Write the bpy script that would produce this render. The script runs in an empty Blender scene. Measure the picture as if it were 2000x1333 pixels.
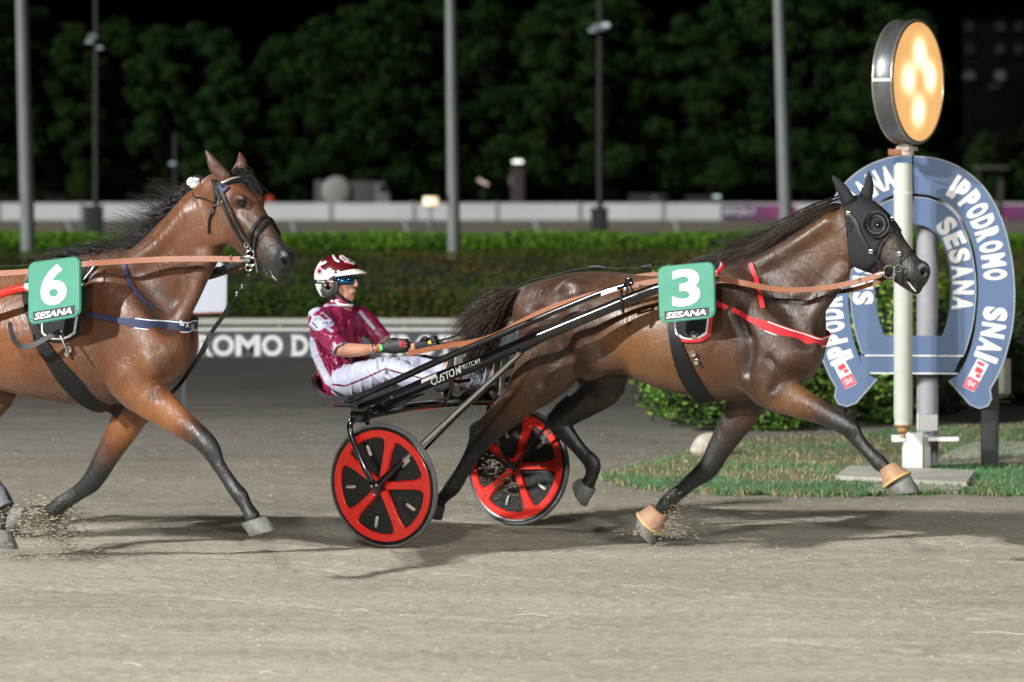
import bpy, bmesh, math, random
import numpy as np
from mathutils import Vector, Matrix
from mathutils.bvhtree import BVHTree
R = math.radians
scn = bpy.context.scene
C = scn.collection
random.seed(7); rng = np.random.default_rng(7)

# ---------------------------------------------------------------- camera
F, HOR, EYE = 6300.0, 400.0, 1.92
cd = bpy.data.cameras.new('Camera'); cam = bpy.data.objects.new('Camera', cd); C.objects.link(cam)
cam.location = (0, 0, EYE); cam.rotation_euler = (R(90), 0, 0)
cd.sensor_width = 36; cd.lens = 36*F/2000
cd.shift_y = -(666.5-HOR)/2000
cd.clip_start = .5; cd.clip_end = 2000
cd.dof.use_dof = True; cd.dof.focus_distance = 17.6; cd.dof.aperture_fstop = 2.5
scn.camera = cam
# ---------------------------------------------------------------- world, lamps, exposure
w = bpy.data.worlds.new('World'); scn.world = w; w.use_nodes = True
nt = w.node_tree; bg = nt.nodes['Background']
sky = nt.nodes.new('ShaderNodeTexSky'); sky.sky_type = 'NISHITA'; sky.sun_disc = False
sky.sun_elevation = R(-9); sky.sun_rotation = R(200); sky.altitude = 100
nt.links.new(sky.outputs[0], bg.inputs[0]); bg.inputs[1].default_value = .05
KEY_DIR = Vector((.80, .55, -.47)).normalized()      # floodlight bank high behind the photographer's left shoulder
def sunlamp(d, e, ang, col):
    l = bpy.data.lights.new('floodlight_bank', 'SUN'); l.energy = e; l.angle = R(ang); l.color = col
    o = bpy.data.objects.new('floodlight_bank', l); C.objects.link(o)
    o.rotation_euler = d.to_track_quat('-Z', 'Y').to_euler(); return o
sunlamp(KEY_DIR, 2.6, .8, (1, .98, .94))
def flood(loc, aim, e, size, col=(1, .97, .92), spot=50):
    l = bpy.data.lights.new('flood_and_fill_lamp', 'SPOT'); l.energy = e; l.shadow_soft_size = size; l.color = col
    l.spot_size = R(spot); l.spot_blend = .6
    o = bpy.data.objects.new('flood_and_fill_lamp', l); C.objects.link(o); o.location = loc
    o.rotation_euler = (Vector(aim)-Vector(loc)).to_track_quat('-Z', 'Y').to_euler(); return o
flood((-25.5, .4, 16), (0, 18.5, .6), 36000, .35, (1, .99, .95), 60)  # the mast carrying the main bank
flood((-5, -8, 12), (0, 19, .5), 14500, .6, spot=70)         # fill spots added behind and above the camera, this and the next
flood((14, -2, 12), (0, 19, .5), 8500, .5, spot=70)
flood((-20, 44, 14), (-1, 19, 1), 6000, .4, spot=50)         # mast across the track
scn.view_settings.view_transform = 'Standard'; scn.view_settings.look = 'None'
scn.view_settings.exposure = 0.26; scn.view_settings.gamma = 1
scn.render.engine = 'CYCLES'
scn.cycles.use_denoising = True
scn.cycles.max_bounces = 6; scn.cycles.diffuse_bounces = 3; scn.cycles.glossy_bounces = 3
scn.cycles.transparent_max_bounces = 8; scn.cycles.sample_clamp_indirect = 6

# ---------------------------------------------------------------- materials
def mat(name, col=(.5, .5, .5), rough=.5, metal=0., spec=.5, noise=0., nscale=8., bump=0., bscale=60., coat=0., emis=None, estr=0., sheen=0., stretch=None, col2=None):
    m = bpy.data.materials.new(name); m.use_nodes = True; t = m.node_tree; N = t.nodes; L = t.links
    b = N['Principled BSDF']
    b.inputs['Base Color'].default_value = (*col, 1); b.inputs['Roughness'].default_value = rough
    b.inputs['Metallic'].default_value = metal; b.inputs['Specular IOR Level'].default_value = spec
    b.inputs['Coat Weight'].default_value = coat; b.inputs['Coat Roughness'].default_value = .15
    b.inputs['Sheen Weight'].default_value = sheen
    if emis: b.inputs['Emission Color'].default_value = (*emis, 1); b.inputs['Emission Strength'].default_value = estr
    if noise or bump or col2:
        tc = N.new('ShaderNodeTexCoord'); mp = N.new('ShaderNodeMapping')
        L.new(tc.outputs['Object'], mp.inputs[0])
        if stretch: mp.inputs['Scale'].default_value = stretch
    if noise or col2:
        n = N.new('ShaderNodeTexNoise'); n.inputs['Scale'].default_value = nscale; n.inputs['Detail'].default_value = 6
        n.inputs['Roughness'].default_value = .65
        L.new(mp.outputs[0], n.inputs[0])
        r = N.new('ShaderNodeValToRGB'); r.color_ramp.elements[0].position = .34; r.color_ramp.elements[1].position = .66
        c2 = col2 or tuple(min(1, c*(1+noise)) for c in col); c1 = col if col2 else tuple(c*(1-noise) for c in col)
        r.color_ramp.elements[0].color = (*c1, 1); r.color_ramp.elements[1].color = (*c2, 1)
        L.new(n.outputs[0], r.inputs[0]); L.new(r.outputs[0], b.inputs['Base Color'])
        mr = N.new('ShaderNodeMapRange'); mr.inputs[3].default_value = max(.02, rough-.12); mr.inputs[4].default_value = min(1, rough+.12)
        L.new(n.outputs[0], mr.inputs[0]); L.new(mr.outputs[0], b.inputs['Roughness'])
    if bump:
        n2 = N.new('ShaderNodeTexNoise'); n2.inputs['Scale'].default_value = bscale; n2.inputs['Detail'].default_value = 4
        L.new(mp.outputs[0], n2.inputs[0]); bp = N.new('ShaderNodeBump'); bp.inputs['Strength'].default_value = bump
        bp.inputs['Distance'].default_value = .01
        L.new(n2.outputs[0], bp.inputs['Height']); L.new(bp.outputs[0], b.inputs['Normal'])
    return m
M = {}
M['black_leather'] = mat('black_leather', (.006, .006, .007), .48, spec=.35, noise=.3, nscale=30, bump=.2, bscale=200)
M['tan_leather'] = mat('tan_leather', (.21, .064, .022), .55, noise=.2, nscale=12, bump=.15, bscale=150)
M['boot_tan'] = mat('boot_tan', (.32, .185, .11), .65, noise=.12, nscale=20, bump=.2, bscale=80)
M['chrome'] = mat('chrome', (.75, .75, .76), .18, metal=1)
M['silver'] = mat('silver_paint', (.62, .62, .63), .28, metal=.9)
M['black_gloss'] = mat('black_gloss', (.008, .008, .01), .16, coat=.6, noise=.2, nscale=3)
M['black_cloth'] = mat('black_cloth', (.007, .008, .011), .8, bump=.3, bscale=300)
M['red_web'] = mat('red_webbing', (.55, .02, .03), .5, bump=.2, bscale=250)
M['navy_web'] = mat('navy_webbing', (.022, .03, .085), .6, bump=.2, bscale=250)
M['white'] = mat('white_paint', (.8, .8, .8), .45)
M['white_trim'] = mat('white_trim', (.75, .75, .74), .6)
M['plate_green'] = mat('plate_green', (.065, .255, .18), .4, noise=.06, nscale=5)
M['hoof'] = mat('hoof_horn', (.12, .117, .112), .6, noise=.35, nscale=14, bump=.5, bscale=40, stretch=(1, 1, .2))
M['rubber'] = mat('rubber', (.12, .125, .13), .6, noise=.15, nscale=20)
M['wheel_red'] = mat('wheel_red', (.72, .02, .012), .3, noise=.06, nscale=5, coat=.3)
M['wheel_black'] = mat('wheel_black', (.006, .006, .007), .3, noise=.5, nscale=30)
M['eye'] = mat('eye_dark', (.008, .006, .005), .05, spec=.8)
M['grey_paint'] = mat('grey_paint', (.045, .05, .055), .6)

def hair_mat(name, c1, c2, rough=.45):
    m = mat(name, c1, rough, noise=.0, col2=c2, nscale=4, spec=.35); return m
M['hair_black'] = hair_mat('hair_black', (.006, .005, .005), (.016, .012, .010), .42)
M['hair_brown'] = hair_mat('hair_brown', (.012, .008, .006), (.035, .018, .010), .42)

def coat_mat(name, ramp, gloss=.36):
    """wet bay coat: colour follows the 'coat' attribute, sweat makes patches smoother"""
    m = bpy.data.materials.new(name); m.use_nodes = True; t = m.node_tree; N = t.nodes; L = t.links; b = N['Principled BSDF']
    at = N.new('ShaderNodeAttribute'); at.attribute_name = 'coat'
    tc = N.new('ShaderNodeTexCoord')
    n1 = N.new('ShaderNodeTexNoise'); n1.inputs['Scale'].default_value = 4; n1.inputs['Detail'].default_value = 8; n1.inputs['Roughness'].default_value = .6
    L.new(tc.outputs['Object'], n1.inputs[0])
    ma = N.new('ShaderNodeMath'); ma.operation = 'MULTIPLY_ADD'; ma.inputs[1].default_value = .26; ma.inputs[2].default_value = -.13
    L.new(n1.outputs[0], ma.inputs[0])
    ad = N.new('ShaderNodeMath'); ad.operation = 'ADD'; L.new(ma.outputs[0], ad.inputs[0]); L.new(at.outputs['Fac'], ad.inputs[1])
    r = N.new('ShaderNodeValToRGB'); e = r.color_ramp.elements
    e[0].position = ramp[0][0]; e[0].color = (*ramp[0][1], 1); e[1].position = ramp[-1][0]; e[1].color = (*ramp[-1][1], 1)
    for p, c in ramp[1:-1]:
        x = e.new(p); x.color = (*c, 1)
    L.new(ad.outputs[0], r.inputs[0])
    # dried sweat: greyer matted patches on the bay parts, then short-hair grain
    n6 = N.new('ShaderNodeTexNoise'); n6.inputs['Scale'].default_value = 5.5; n6.inputs['Detail'].default_value = 9; n6.inputs['Roughness'].default_value = .62; n6.inputs['Distortion'].default_value = 1.4; L.new(tc.outputs['Object'], n6.inputs[0])
    m6 = N.new('ShaderNodeMapRange'); m6.inputs[1].default_value = .50; m6.inputs[2].default_value = .62; m6.inputs[3].default_value = 0; m6.inputs[4].default_value = .33; L.new(n6.outputs[0], m6.inputs[0])
    inv = N.new('ShaderNodeMapRange'); inv.inputs[1].default_value = .2; inv.inputs[2].default_value = .8; inv.inputs[3].default_value = 1; inv.inputs[4].default_value = 0; L.new(at.outputs['Fac'], inv.inputs[0])
    mu = N.new('ShaderNodeMath'); mu.operation = 'MULTIPLY'; L.new(m6.outputs[0], mu.inputs[0]); L.new(inv.outputs[0], mu.inputs[1])
    mx = N.new('ShaderNodeMix'); mx.data_type = 'RGBA'; L.new(mu.outputs[0], mx.inputs[0]); L.new(r.outputs[0], mx.inputs[6]); mx.inputs[7].default_value = (.105, .068, .046, 1)
    mp5 = N.new('ShaderNodeMapping'); mp5.inputs['Scale'].default_value = (1, 1, .3); mp5.inputs['Rotation'].default_value = (0, R(40), 0); L.new(tc.outputs['Object'], mp5.inputs[0])
    n5 = N.new('ShaderNodeTexNoise'); n5.inputs['Scale'].default_value = 130; n5.inputs['Detail'].default_value = 3; L.new(mp5.outputs[0], n5.inputs[0])
    m5 = N.new('ShaderNodeMapRange'); m5.inputs[1].default_value = .3; m5.inputs[2].default_value = .7; m5.inputs[3].default_value = .76; m5.inputs[4].default_value = 1.22; L.new(n5.outputs[0], m5.inputs[0])
    vs_ = N.new('ShaderNodeVectorMath'); vs_.operation = 'SCALE'; L.new(mx.outputs[2], vs_.inputs[0]); L.new(m5.outputs[0], vs_.inputs['Scale']); L.new(vs_.outputs[0], b.inputs['Base Color'])
    # sweat: rough/gloss patches
    n2 = N.new('ShaderNodeTexNoise'); n2.inputs['Scale'].default_value = 5; n2.inputs['Detail'].default_value = 8; n2.inputs['Distortion'].default_value = .6
    mp = N.new('ShaderNodeMapping'); mp.inputs['Scale'].default_value = (1, 1, .6); mp.inputs['Rotation'].default_value = (0, R(20), 0)
    L.new(tc.outputs['Object'], mp.inputs[0]); L.new(mp.outputs[0], n2.inputs[0])
    mr = N.new('ShaderNodeMapRange'); mr.inputs[1].default_value = .35; mr.inputs[2].default_value = .65
    mr.inputs[3].default_value = gloss; mr.inputs[4].default_value = gloss+.24
    L.new(n2.outputs[0], mr.inputs[0]); L.new(mr.outputs[0], b.inputs['Roughness'])
    b.inputs['Specular IOR Level'].default_value = .55
    b.inputs['Sheen Weight'].default_value = .05
    # bump: matted wet hair strokes + veins
    mp3 = N.new('ShaderNodeMapping'); mp3.inputs['Scale'].default_value = (1, 1, .35); mp3.inputs['Rotation'].default_value = (0, R(35), 0)
    L.new(tc.outputs['Object'], mp3.inputs[0])
    n3 = N.new('ShaderNodeTexNoise'); n3.inputs['Scale'].default_value = 55; n3.inputs['Detail'].default_value = 5; L.new(mp3.outputs[0], n3.inputs[0])
    n4 = N.new('ShaderNodeTexNoise'); n4.inputs['Scale'].default_value = 3.2; n4.inputs['Detail'].default_value = 2; n4.inputs['Distortion'].default_value = 1.2
    L.new(tc.outputs['Object'], n4.inputs[0])
    b1 = N.new('ShaderNodeBump'); b1.inputs['Strength'].default_value = .6; b1.inputs['Distance'].default_value = .007
    b2 = N.new('ShaderNodeBump'); b2.inputs['Strength'].default_value = .28; b2.inputs['Distance'].default_value = .035
    L.new(n4.outputs[0], b2.inputs['Height']); L.new(b2.outputs[0], b1.inputs['Normal']); L.new(n3.outputs[0], b1.inputs['Height'])
    # branching veins under the skin, only here and there
    nd = N.new('ShaderNodeTexNoise'); nd.inputs['Scale'].default_value = 6; nd.inputs['Detail'].default_value = 3; L.new(tc.outputs['Object'], nd.inputs[0])
    av = N.new('ShaderNodeVectorMath'); av.operation = 'MULTIPLY_ADD'; av.inputs[1].default_value = (.25, .25, .25); L.new(nd.outputs['Color'], av.inputs[0]); L.new(tc.outputs['Object'], av.inputs[2])
    vo = N.new('ShaderNodeTexVoronoi'); vo.feature = 'DISTANCE_TO_EDGE'; vo.inputs['Scale'].default_value = 5.5; L.new(av.outputs[0], vo.inputs[0])
    mv = N.new('ShaderNodeMapRange'); mv.inputs[1].default_value = 0; mv.inputs[2].default_value = .035; mv.inputs[3].default_value = 1; mv.inputs[4].default_value = 0; L.new(vo.outputs[0], mv.inputs[0])
    mm_ = N.new('ShaderNodeMapRange'); mm_.inputs[1].default_value = .48; mm_.inputs[2].default_value = .6; L.new(n2.outputs[0], mm_.inputs[0])
    mvv = N.new('ShaderNodeMath'); mvv.operation = 'MULTIPLY'; L.new(mv.outputs[0], mvv.inputs[0]); L.new(mm_.outputs[0], mvv.inputs[1])
    b3 = N.new('ShaderNodeBump'); b3.inputs['Strength'].default_value = .38; b3.inputs['Distance'].default_value = .006; L.new(mvv.outputs[0], b3.inputs['Height']); L.new(b1.outputs[0], b3.inputs['Normal'])
    L.new(b3.outputs[0], b.inputs['Normal'])
    return m
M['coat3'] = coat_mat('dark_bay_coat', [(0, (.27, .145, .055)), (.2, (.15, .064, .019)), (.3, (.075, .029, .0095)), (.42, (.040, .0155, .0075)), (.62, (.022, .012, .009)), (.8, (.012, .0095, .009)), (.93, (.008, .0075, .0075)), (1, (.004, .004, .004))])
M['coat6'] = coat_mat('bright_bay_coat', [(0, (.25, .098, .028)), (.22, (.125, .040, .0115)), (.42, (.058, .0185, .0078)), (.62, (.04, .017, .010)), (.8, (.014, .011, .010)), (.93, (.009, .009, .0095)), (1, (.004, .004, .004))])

# ---------------------------------------------------------------- tagging and mesh helpers
def props(o, label=None, cat=None, group=None, kind=None):
    if label: o['label'] = label
    if cat: o['category'] = cat
    if group: o['group'] = group
    if kind: o['kind'] = kind
    return o
def thing(name, label, cat, loc=(0, 0, 0), rz=0., group=None, parent=None):
    o = bpy.data.objects.new(name, None); C.objects.link(o); o.location = loc; o.rotation_euler = (0, 0, rz)
    o.empty_display_size = .2
    return props(o, label, cat, group)
def link(name, me, m=None, parent=None, smooth=True, label=None):
    o = bpy.data.objects.new(name, me); C.objects.link(o)
    if m is not None:
        for mm in (m if isinstance(m, (list, tuple)) else [m]): me.materials.append(mm)
    if smooth and len(me.polygons): me.polygons.foreach_set('use_smooth', [True]*len(me.polygons))
    if parent: o.parent = parent
    if label: o['label'] = label
    return o
def mesh(name, verts, faces):
    me = bpy.data.meshes.new(name)
    if isinstance(verts, np.ndarray): verts = verts.tolist()
    me.from_pydata(verts, [], faces if isinstance(faces, list) else faces.tolist()); me.update(); return me
class MB:
    def __init__(s): s.v = []; s.f = []; s.mi = []
    def add(s, v, f, mi=0):
        o = len(s.v); s.v += [tuple(x) for x in v]; s.f += [tuple(i+o for i in q) for q in f]; s.mi += [mi]*len(f); return s
    def box(s, c, d, mat3=None, mi=0, bev=0.):
        x, y, z = (k/2 for k in d)
        if bev > 0:
            bm = bmesh.new(); bmesh.ops.create_cube(bm, size=1)
            for v in bm.verts: v.co = Vector((v.co.x*d[0], v.co.y*d[1], v.co.z*d[2]))
            bmesh.ops.bevel(bm, geom=bm.edges[:], offset=bev, segments=2, affect='EDGES', profile=.6)
            bm.verts.index_update(); vs = [v.co.copy() for v in bm.verts]; fs = [tuple(v.index for v in f.verts) for f in bm.faces]; bm.free()
        else:
            vs = [Vector((a*x, b*y, c_*z)) for a in (-1, 1) for b in (-1, 1) for c_ in (-1, 1)]
            fs = [(0, 1, 3, 2), (4, 6, 7, 5), (0, 4, 5, 1), (2, 3, 7, 6), (0, 2, 6, 4), (1, 5, 7, 3)]
        vs = [(mat3 @ v if mat3 else v)+Vector(c) for v in vs]; return s.add(vs, fs, mi)
    def tube(s, pts, r, n=10, cap=True, mi=0, flat=None, up=None):
        """tube along points; r scalar or list; flat=(rx,ry) scaling in the frame given by up"""
        P = [Vector(p) for p in pts]; rr = r if isinstance(r, (list, tuple)) else [r]*len(P)
        vs = []; pu = None
        for i, p in enumerate(P):
            t = (P[min(i+1, len(P)-1)]-P[max(i-1, 0)]).normalized()
            ref = Vector(up) if up is not None else (pu if pu is not None else (Vector((0, 0, 1)) if abs(t.z) < .9 else Vector((1, 0, 0))))
            a = ref - t*ref.dot(t)
            a = a.normalized() if a.length > 1e-6 else t.orthogonal().normalized()
            pu = a; b = t.cross(a)
            fa, fb = flat if flat else (1, 1)
            for k in range(n):
                an = 2*math.pi*k/n; vs.append(p+a*(math.cos(an)*rr[i]*fa)+b*(math.sin(an)*rr[i]*fb))
        fs = [(i*n+k, i*n+(k+1) % n, (i+1)*n+(k+1) % n, (i+1)*n+k) for i in range(len(P)-1) for k in range(n)]
        if cap: fs += [tuple(range(n))[::-1], tuple((len(P)-1)*n+k for k in range(n))]
        return s.add(vs, fs, mi)
    def lathe(s, prof, c=(0, 0, 0), axis=(0, 0, 1), n=32, mi=0):
        ax = Vector(axis).normalized(); a = ax.orthogonal().normalized(); b = ax.cross(a); c = Vector(c); vs = []
        for (rad, h) in prof:
            for k in range(n):
                an = 2*math.pi*k/n; vs.append(c+ax*h+a*(math.cos(an)*rad)+b*(math.sin(an)*rad))
        m_ = len(prof)
        fs = [(i*n+k, i*n+(k+1) % n, (i+1)*n+(k+1) % n, (i+1)*n+k) for i in range(m_-1) for k in range(n)]
        return s.add(vs, fs, mi)
    def prism(s, poly, y0, y1, mi=0, xf=None):
        """polygon in xz extruded from y0 to y1"""
        n = len(poly); vs = [Vector((x, y, z)) for y in (y0, y1) for (x, z) in poly]
        if xf: vs = [xf(v) for v in vs]
        fs = [tuple(range(n)), tuple(range(2*n-1, n-1, -1))]+[(i, i+n, (i+1) % n+n, (i+1) % n) for i in range(n)]
        return s.add(vs, fs, mi)
    def build(s, name, m, parent=None, smooth=True, label=None, fix=True):
        me = bpy.data.meshes.new(name); me.from_pydata([tuple(v) for v in s.v], [], s.f); me.update()
        if fix:
            bm = bmesh.new(); bm.from_mesh(me); bmesh.ops.recalc_face_normals(bm, faces=bm.faces); bm.to_mesh(me); bm.free()
        o = link(name, me, m, parent, smooth, label)
        if any(s.mi): me.polygons.foreach_set('material_index', np.array(s.mi, dtype=np.int32))
        if smooth:
            try: me.set_sharp_from_angle(angle=R(38))
            except Exception: pass
        return o
def spline(P, n):
    """catmull-rom through rows of P (numpy), n steps per span"""
    P = np.array(P, float); Q = np.vstack([2*P[0]-P[1], P, 2*P[-1]-P[-2]]); out = []
    for i in range(1, len(Q)-2):
        for k in range(n):
            t = k/n; p0, p1, p2, p3 = Q[i-1], Q[i], Q[i+1], Q[i+2]
            out.append(.5*((2*p1)+(-p0+p2)*t+(2*p0-5*p1+4*p2-p3)*t*t+(-p0+3*p1-3*p2+p3)*t**3))
    out.append(P[-1]); return np.array(out)

# ---------------------------------------------------------------- frame: a vertical plane in the world, heading as the horses trot
class Frame:
    def __init__(s, mx, my, deg):
        s.m = (mx, my); a = R(deg); s.rz = -a
        s.h = (math.cos(a), -math.sin(a)); s.a = (math.sin(a), math.cos(a))   # forward, far side
    def p(s, px, py, y=0.):
        """local point (forward, far, up) of the spot seen at photo pixel px,py on the plane 'far = y'"""
        k = (px-1000)/F; ox = s.m[0]+y*s.a[0]; oy = s.m[1]+y*s.a[1]
        t = (k*oy-ox)/(s.h[0]-k*s.h[1]); Y = oy+t*s.h[1]
        return Vector((t, y, EYE-(py-HOR)*Y/F))
    def depth(s, v): return s.m[1]+v[0]*s.h[1]+v[1]*s.a[1]
    def w(s, v): return Vector((s.m[0]+v[0]*s.h[0]+v[1]*s.a[0], s.m[1]+v[0]*s.h[1]+v[1]*s.a[1], v[2]))
    def camloc(s):
        dx, dy = -s.m[0], -s.m[1]; return Vector((dx*s.h[0]+dy*s.h[1], dx*s.a[0]+dy*s.a[1], EYE))
    def ray(s, px, py):
        a = s.camloc(); b = s.p(px, py, 0.); return a, (b-a).normalized()

# ---------------------------------------------------------------- signed fields -> one smooth continuous surface
class Field:
    def __init__(s, lo, hi, h):
        s.lo = np.array(lo, float); s.h = h; s.n = np.ceil((np.array(hi)-s.lo)/h).astype(int)+1
        s.v = np.full(s.n, 1e3, np.float32); s.c = np.zeros(s.n, np.float32)
    def box(s, lo, hi):
        i0 = np.clip(np.floor((np.array(lo)-s.lo)/s.h).astype(int), 0, s.n); i1 = np.clip(np.ceil((np.array(hi)-s.lo)/s.h).astype(int)+1, 0, s.n)
        return i0, i1
    def pts(s, i0, i1):
        ax = [s.lo[k]+s.h*np.arange(i0[k], i1[k]) for k in range(3)]
        return np.meshgrid(*ax, indexing='ij', sparse=True)
    def chain(s, rows, k=.04, L=(0, 1, 0), sub=5, cut=False, mar=None):
        """rows: x,y,z, ra (in plane), rb (lateral), c (coat)"""
        Q = spline(rows, sub) if len(rows) > 1 else np.array(list(rows)+list(rows), float)
        Q[:, 3:5] = np.maximum(Q[:, 3:5], .002)
        mar = mar or (2.2*k+.03)
        rm = Q[:, 3:5].max(1)
        i0, i1 = s.box((Q[:, :3]-rm[:, None]).min(0)-mar, (Q[:, :3]+rm[:, None]).max(0)+mar)
        if (i1-i0).min() <= 0: return
        T = np.full(i1-i0, 1e3, np.float32); TC = np.zeros(i1-i0, np.float32); L = np.array(L, float)
        for j in range(len(Q)-1):
            a, b = Q[j], Q[j+1]; r = max(rm[j], rm[j+1])+mar
            j0, j1 = s.box(np.minimum(a[:3], b[:3])-r, np.maximum(a[:3], b[:3])+r); j0 = np.maximum(j0, i0); j1 = np.minimum(j1, i1)
            if (j1-j0).min() <= 0: continue
            X, Y, Z = s.pts(j0, j1); d = b[:3]-a[:3]; ln = max(np.linalg.norm(d), 1e-5); tt = d/ln if np.linalg.norm(d) > 1e-6 else np.array([1., 0, 0])
            U = L-tt*(L@tt); U = U/np.linalg.norm(U); V = np.cross(tt, U)
            x, y, z = X-a[0], Y-a[1], Z-a[2]
            sx = x*tt[0]+y*tt[1]+z*tt[2]; q = np.clip(sx/ln, 0, 1)
            u = x*U[0]+y*U[1]+z*U[2]; v = x*V[0]+y*V[1]+z*V[2]
            ra = a[3]+(b[3]-a[3])*q; rb = a[4]+(b[4]-a[4])*q; mn = np.minimum(ra, rb)
            e = (sx-q*ln)/mn
            val = ((np.sqrt((v/ra)**2+(u/rb)**2+e*e)-1)*mn).astype(np.float32)
            sl = tuple(slice(j0[m_]-i0[m_], j1[m_]-i0[m_]) for m_ in range(3))
            w_ = val < T[sl]; T[sl] = np.where(w_, val, T[sl])
            if len(a) > 5: TC[sl] = np.where(w_, a[5]+(b[5]-a[5])*q, TC[sl])
        G = tuple(slice(i0[m_], i1[m_]) for m_ in range(3)); g = s.v[G].copy()
        if cut:
            hh = np.maximum(k-np.abs(g+T), 0)/k; s.v[G] = np.maximum(g, -T)+hh*hh*k*.25
            if len(rows[0]) > 5: s.c[G] = np.where(T < k, TC, s.c[G])
        else:
            hh = np.maximum(k-np.abs(g-T), 0)/k; s.v[G] = np.minimum(g, T)-hh*hh*k*.25
            wt = np.clip(.5+.5*(g-T)/max(k, .02), 0, 1); s.c[G] = s.c[G]*(1-wt)+TC*wt
    def blob(s, c, r, k=.03, cc=None, rot=None, cut=False):
        """ellipsoid; rot = 3x3 with columns the axes"""
        r = np.array(r, float); m_ = r.max()+2.2*k+.03; i0, i1 = s.box(np.array(c)-m_, np.array(c)+m_)
        if (i1-i0).min() <= 0: return
        X, Y, Z = s.pts(i0, i1); x, y, z = X-c[0], Y-c[1], Z-c[2]
        if rot is not None:
            A = np.array(rot); x, y, z = (x*A[0, i]+y*A[1, i]+z*A[2, i] for i in range(3))
        qn = np.sqrt((x/r[0])**2+(y/r[1])**2+(z/r[2])**2)
        T = ((qn-1)*r.min()).astype(np.float32); G = tuple(slice(i0[q], i1[q]) for q in range(3)); g = s.v[G].copy()
        if cut:
            hh = np.maximum(k-np.abs(g+T), 0)/k; s.v[G] = np.maximum(g, -T)+hh*hh*k*.25
            if cc is not None: s.c[G] = np.where(T < k*.5, cc, s.c[G])
        else:
            hh = np.maximum(k-np.abs(g-T), 0)/k; s.v[G] = np.minimum(g, T)-hh*hh*k*.25
            if cc is not None:
                wt = np.clip(.5+.5*(g-T)/max(k, .02), 0, 1); s.c[G] = s.c[G]*(1-wt)+cc*wt
    def mesh(s, name, smooth=2, attr=True):
        v = s.v; ins = v < 0
        A = ins[:-1, :-1, :-1]; cnt = np.zeros(A.shape, np.int8)
        for dx in (0, 1):
            for dy in (0, 1):
                for dz in (0, 1):
                    cnt += ins[dx:dx+A.shape[0], dy:dy+A.shape[1], dz:dz+A.shape[2]]
        act = (cnt > 0) & (cnt < 8); idx = np.argwhere(act); vid = np.full(A.shape, -1, np.int64); vid[act] = np.arange(len(idx))
        cor = np.array([(a, b, c) for a in (0, 1) for b in (0, 1) for c in (0, 1)])
        val = np.stack([v[idx[:, 0]+c[0], idx[:, 1]+c[1], idx[:, 2]+c[2]] for c in cor], 1)
        P = np.zeros((len(idx), 3)); W = np.zeros(len(idx))
        for i in range(8):
            for j in range(i+1, 8):
                if abs(cor[i]-cor[j]).sum() != 1: continue
                a, b = val[:, i], val[:, j]; m_ = (a < 0) != (b < 0); t = np.where(m_, a/np.where(a == b, 1, a-b), 0)
                P += np.where(m_[:, None], cor[i]+(cor[j]-cor[i])*t[:, None], 0); W += m_
        V = (idx+P/W[:, None])*s.h+s.lo
        Fc = []
        for ax in range(3):
            o1, o2 = [(1, 2), (2, 0), (0, 1)][ax]
            sl0 = [slice(1, -1)]*3; sl0[ax] = slice(0, -1); sl1 = list(sl0); sl1[ax] = slice(1, None)
            a, b = ins[tuple(sl0)], ins[tuple(sl1)]
            for flip, mk in ((0, a & ~b), (1, ~a & b)):
                e = np.argwhere(mk)
                if not len(e): continue
                off = np.ones(3, int); off[ax] = 0; e = e+off
                def g(d1, d2):
                    q = e.copy(); q[:, o1] -= d1; q[:, o2] -= d2; return vid[q[:, 0], q[:, 1], q[:, 2]]
                q = np.stack([g(1, 1), g(0, 1), g(0, 0), g(1, 0)], 1)
                Fc.append(q[:, ::-1] if flip else q)
        Fc = np.vstack(Fc); Fc = Fc[(Fc >= 0).all(1)]
        E = np.vstack([Fc[:, [0, 1]], Fc[:, [1, 2]], Fc[:, [2, 3]], Fc[:, [3, 0]]])
        col = s.c[idx[:, 0], idx[:, 1], idx[:, 2]].astype(float)
        deg = np.bincount(E[:, 0], minlength=len(V))+np.bincount(E[:, 1], minlength=len(V)); deg = np.maximum(deg, 1)
        for it in range(smooth*2):
            lam = .5 if it % 2 == 0 else -.42
            S = np.stack([np.bincount(E[:, 0], V[E[:, 1], k], len(V))+np.bincount(E[:, 1], V[E[:, 0], k], len(V)) for k in range(3)], 1)/deg[:, None]
            V = V+lam*(S-V)
        for it in range(3):
            col = (np.bincount(E[:, 0], col[E[:, 1]], len(V))+np.bincount(E[:, 1], col[E[:, 0]], len(V)))/deg
        me = bpy.data.meshes.new(name)
        me.vertices.add(len(V)); me.vertices.foreach_set('co', V.ravel().astype(np.float32))
        me.loops.add(len(Fc)*4); me.loops.foreach_set('vertex_index', Fc.ravel().astype(np.int32))
        me.polygons.add(len(Fc)); me.polygons.foreach_set('loop_start', np.arange(0, len(Fc)*4, 4, dtype=np.int32))
        me.update(calc_edges=True); me.validate()
        if attr:
            at = me.attributes.new('coat', 'FLOAT', 'POINT'); at.data.foreach_set('value', col.astype(np.float32))
        s.V, s.Fc = V, Fc
        return me
# ================================================================ horses
FR3 = Frame(-.34, 18.65, 30); FR6 = Frame(-2.02, 17.0, 30)
def horse_rows(fr, rows, y=None):
    out = []
    for r in rows:
        px, py, yy, ra, rb, c = r; v = fr.p(px, py, yy); out.append((v[0], v[1], v[2], ra*fr.depth(v)/F, rb, c))
    return out
def fp(fr, px, py, y=0.): return np.array(fr.p(px, py, y))

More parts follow.
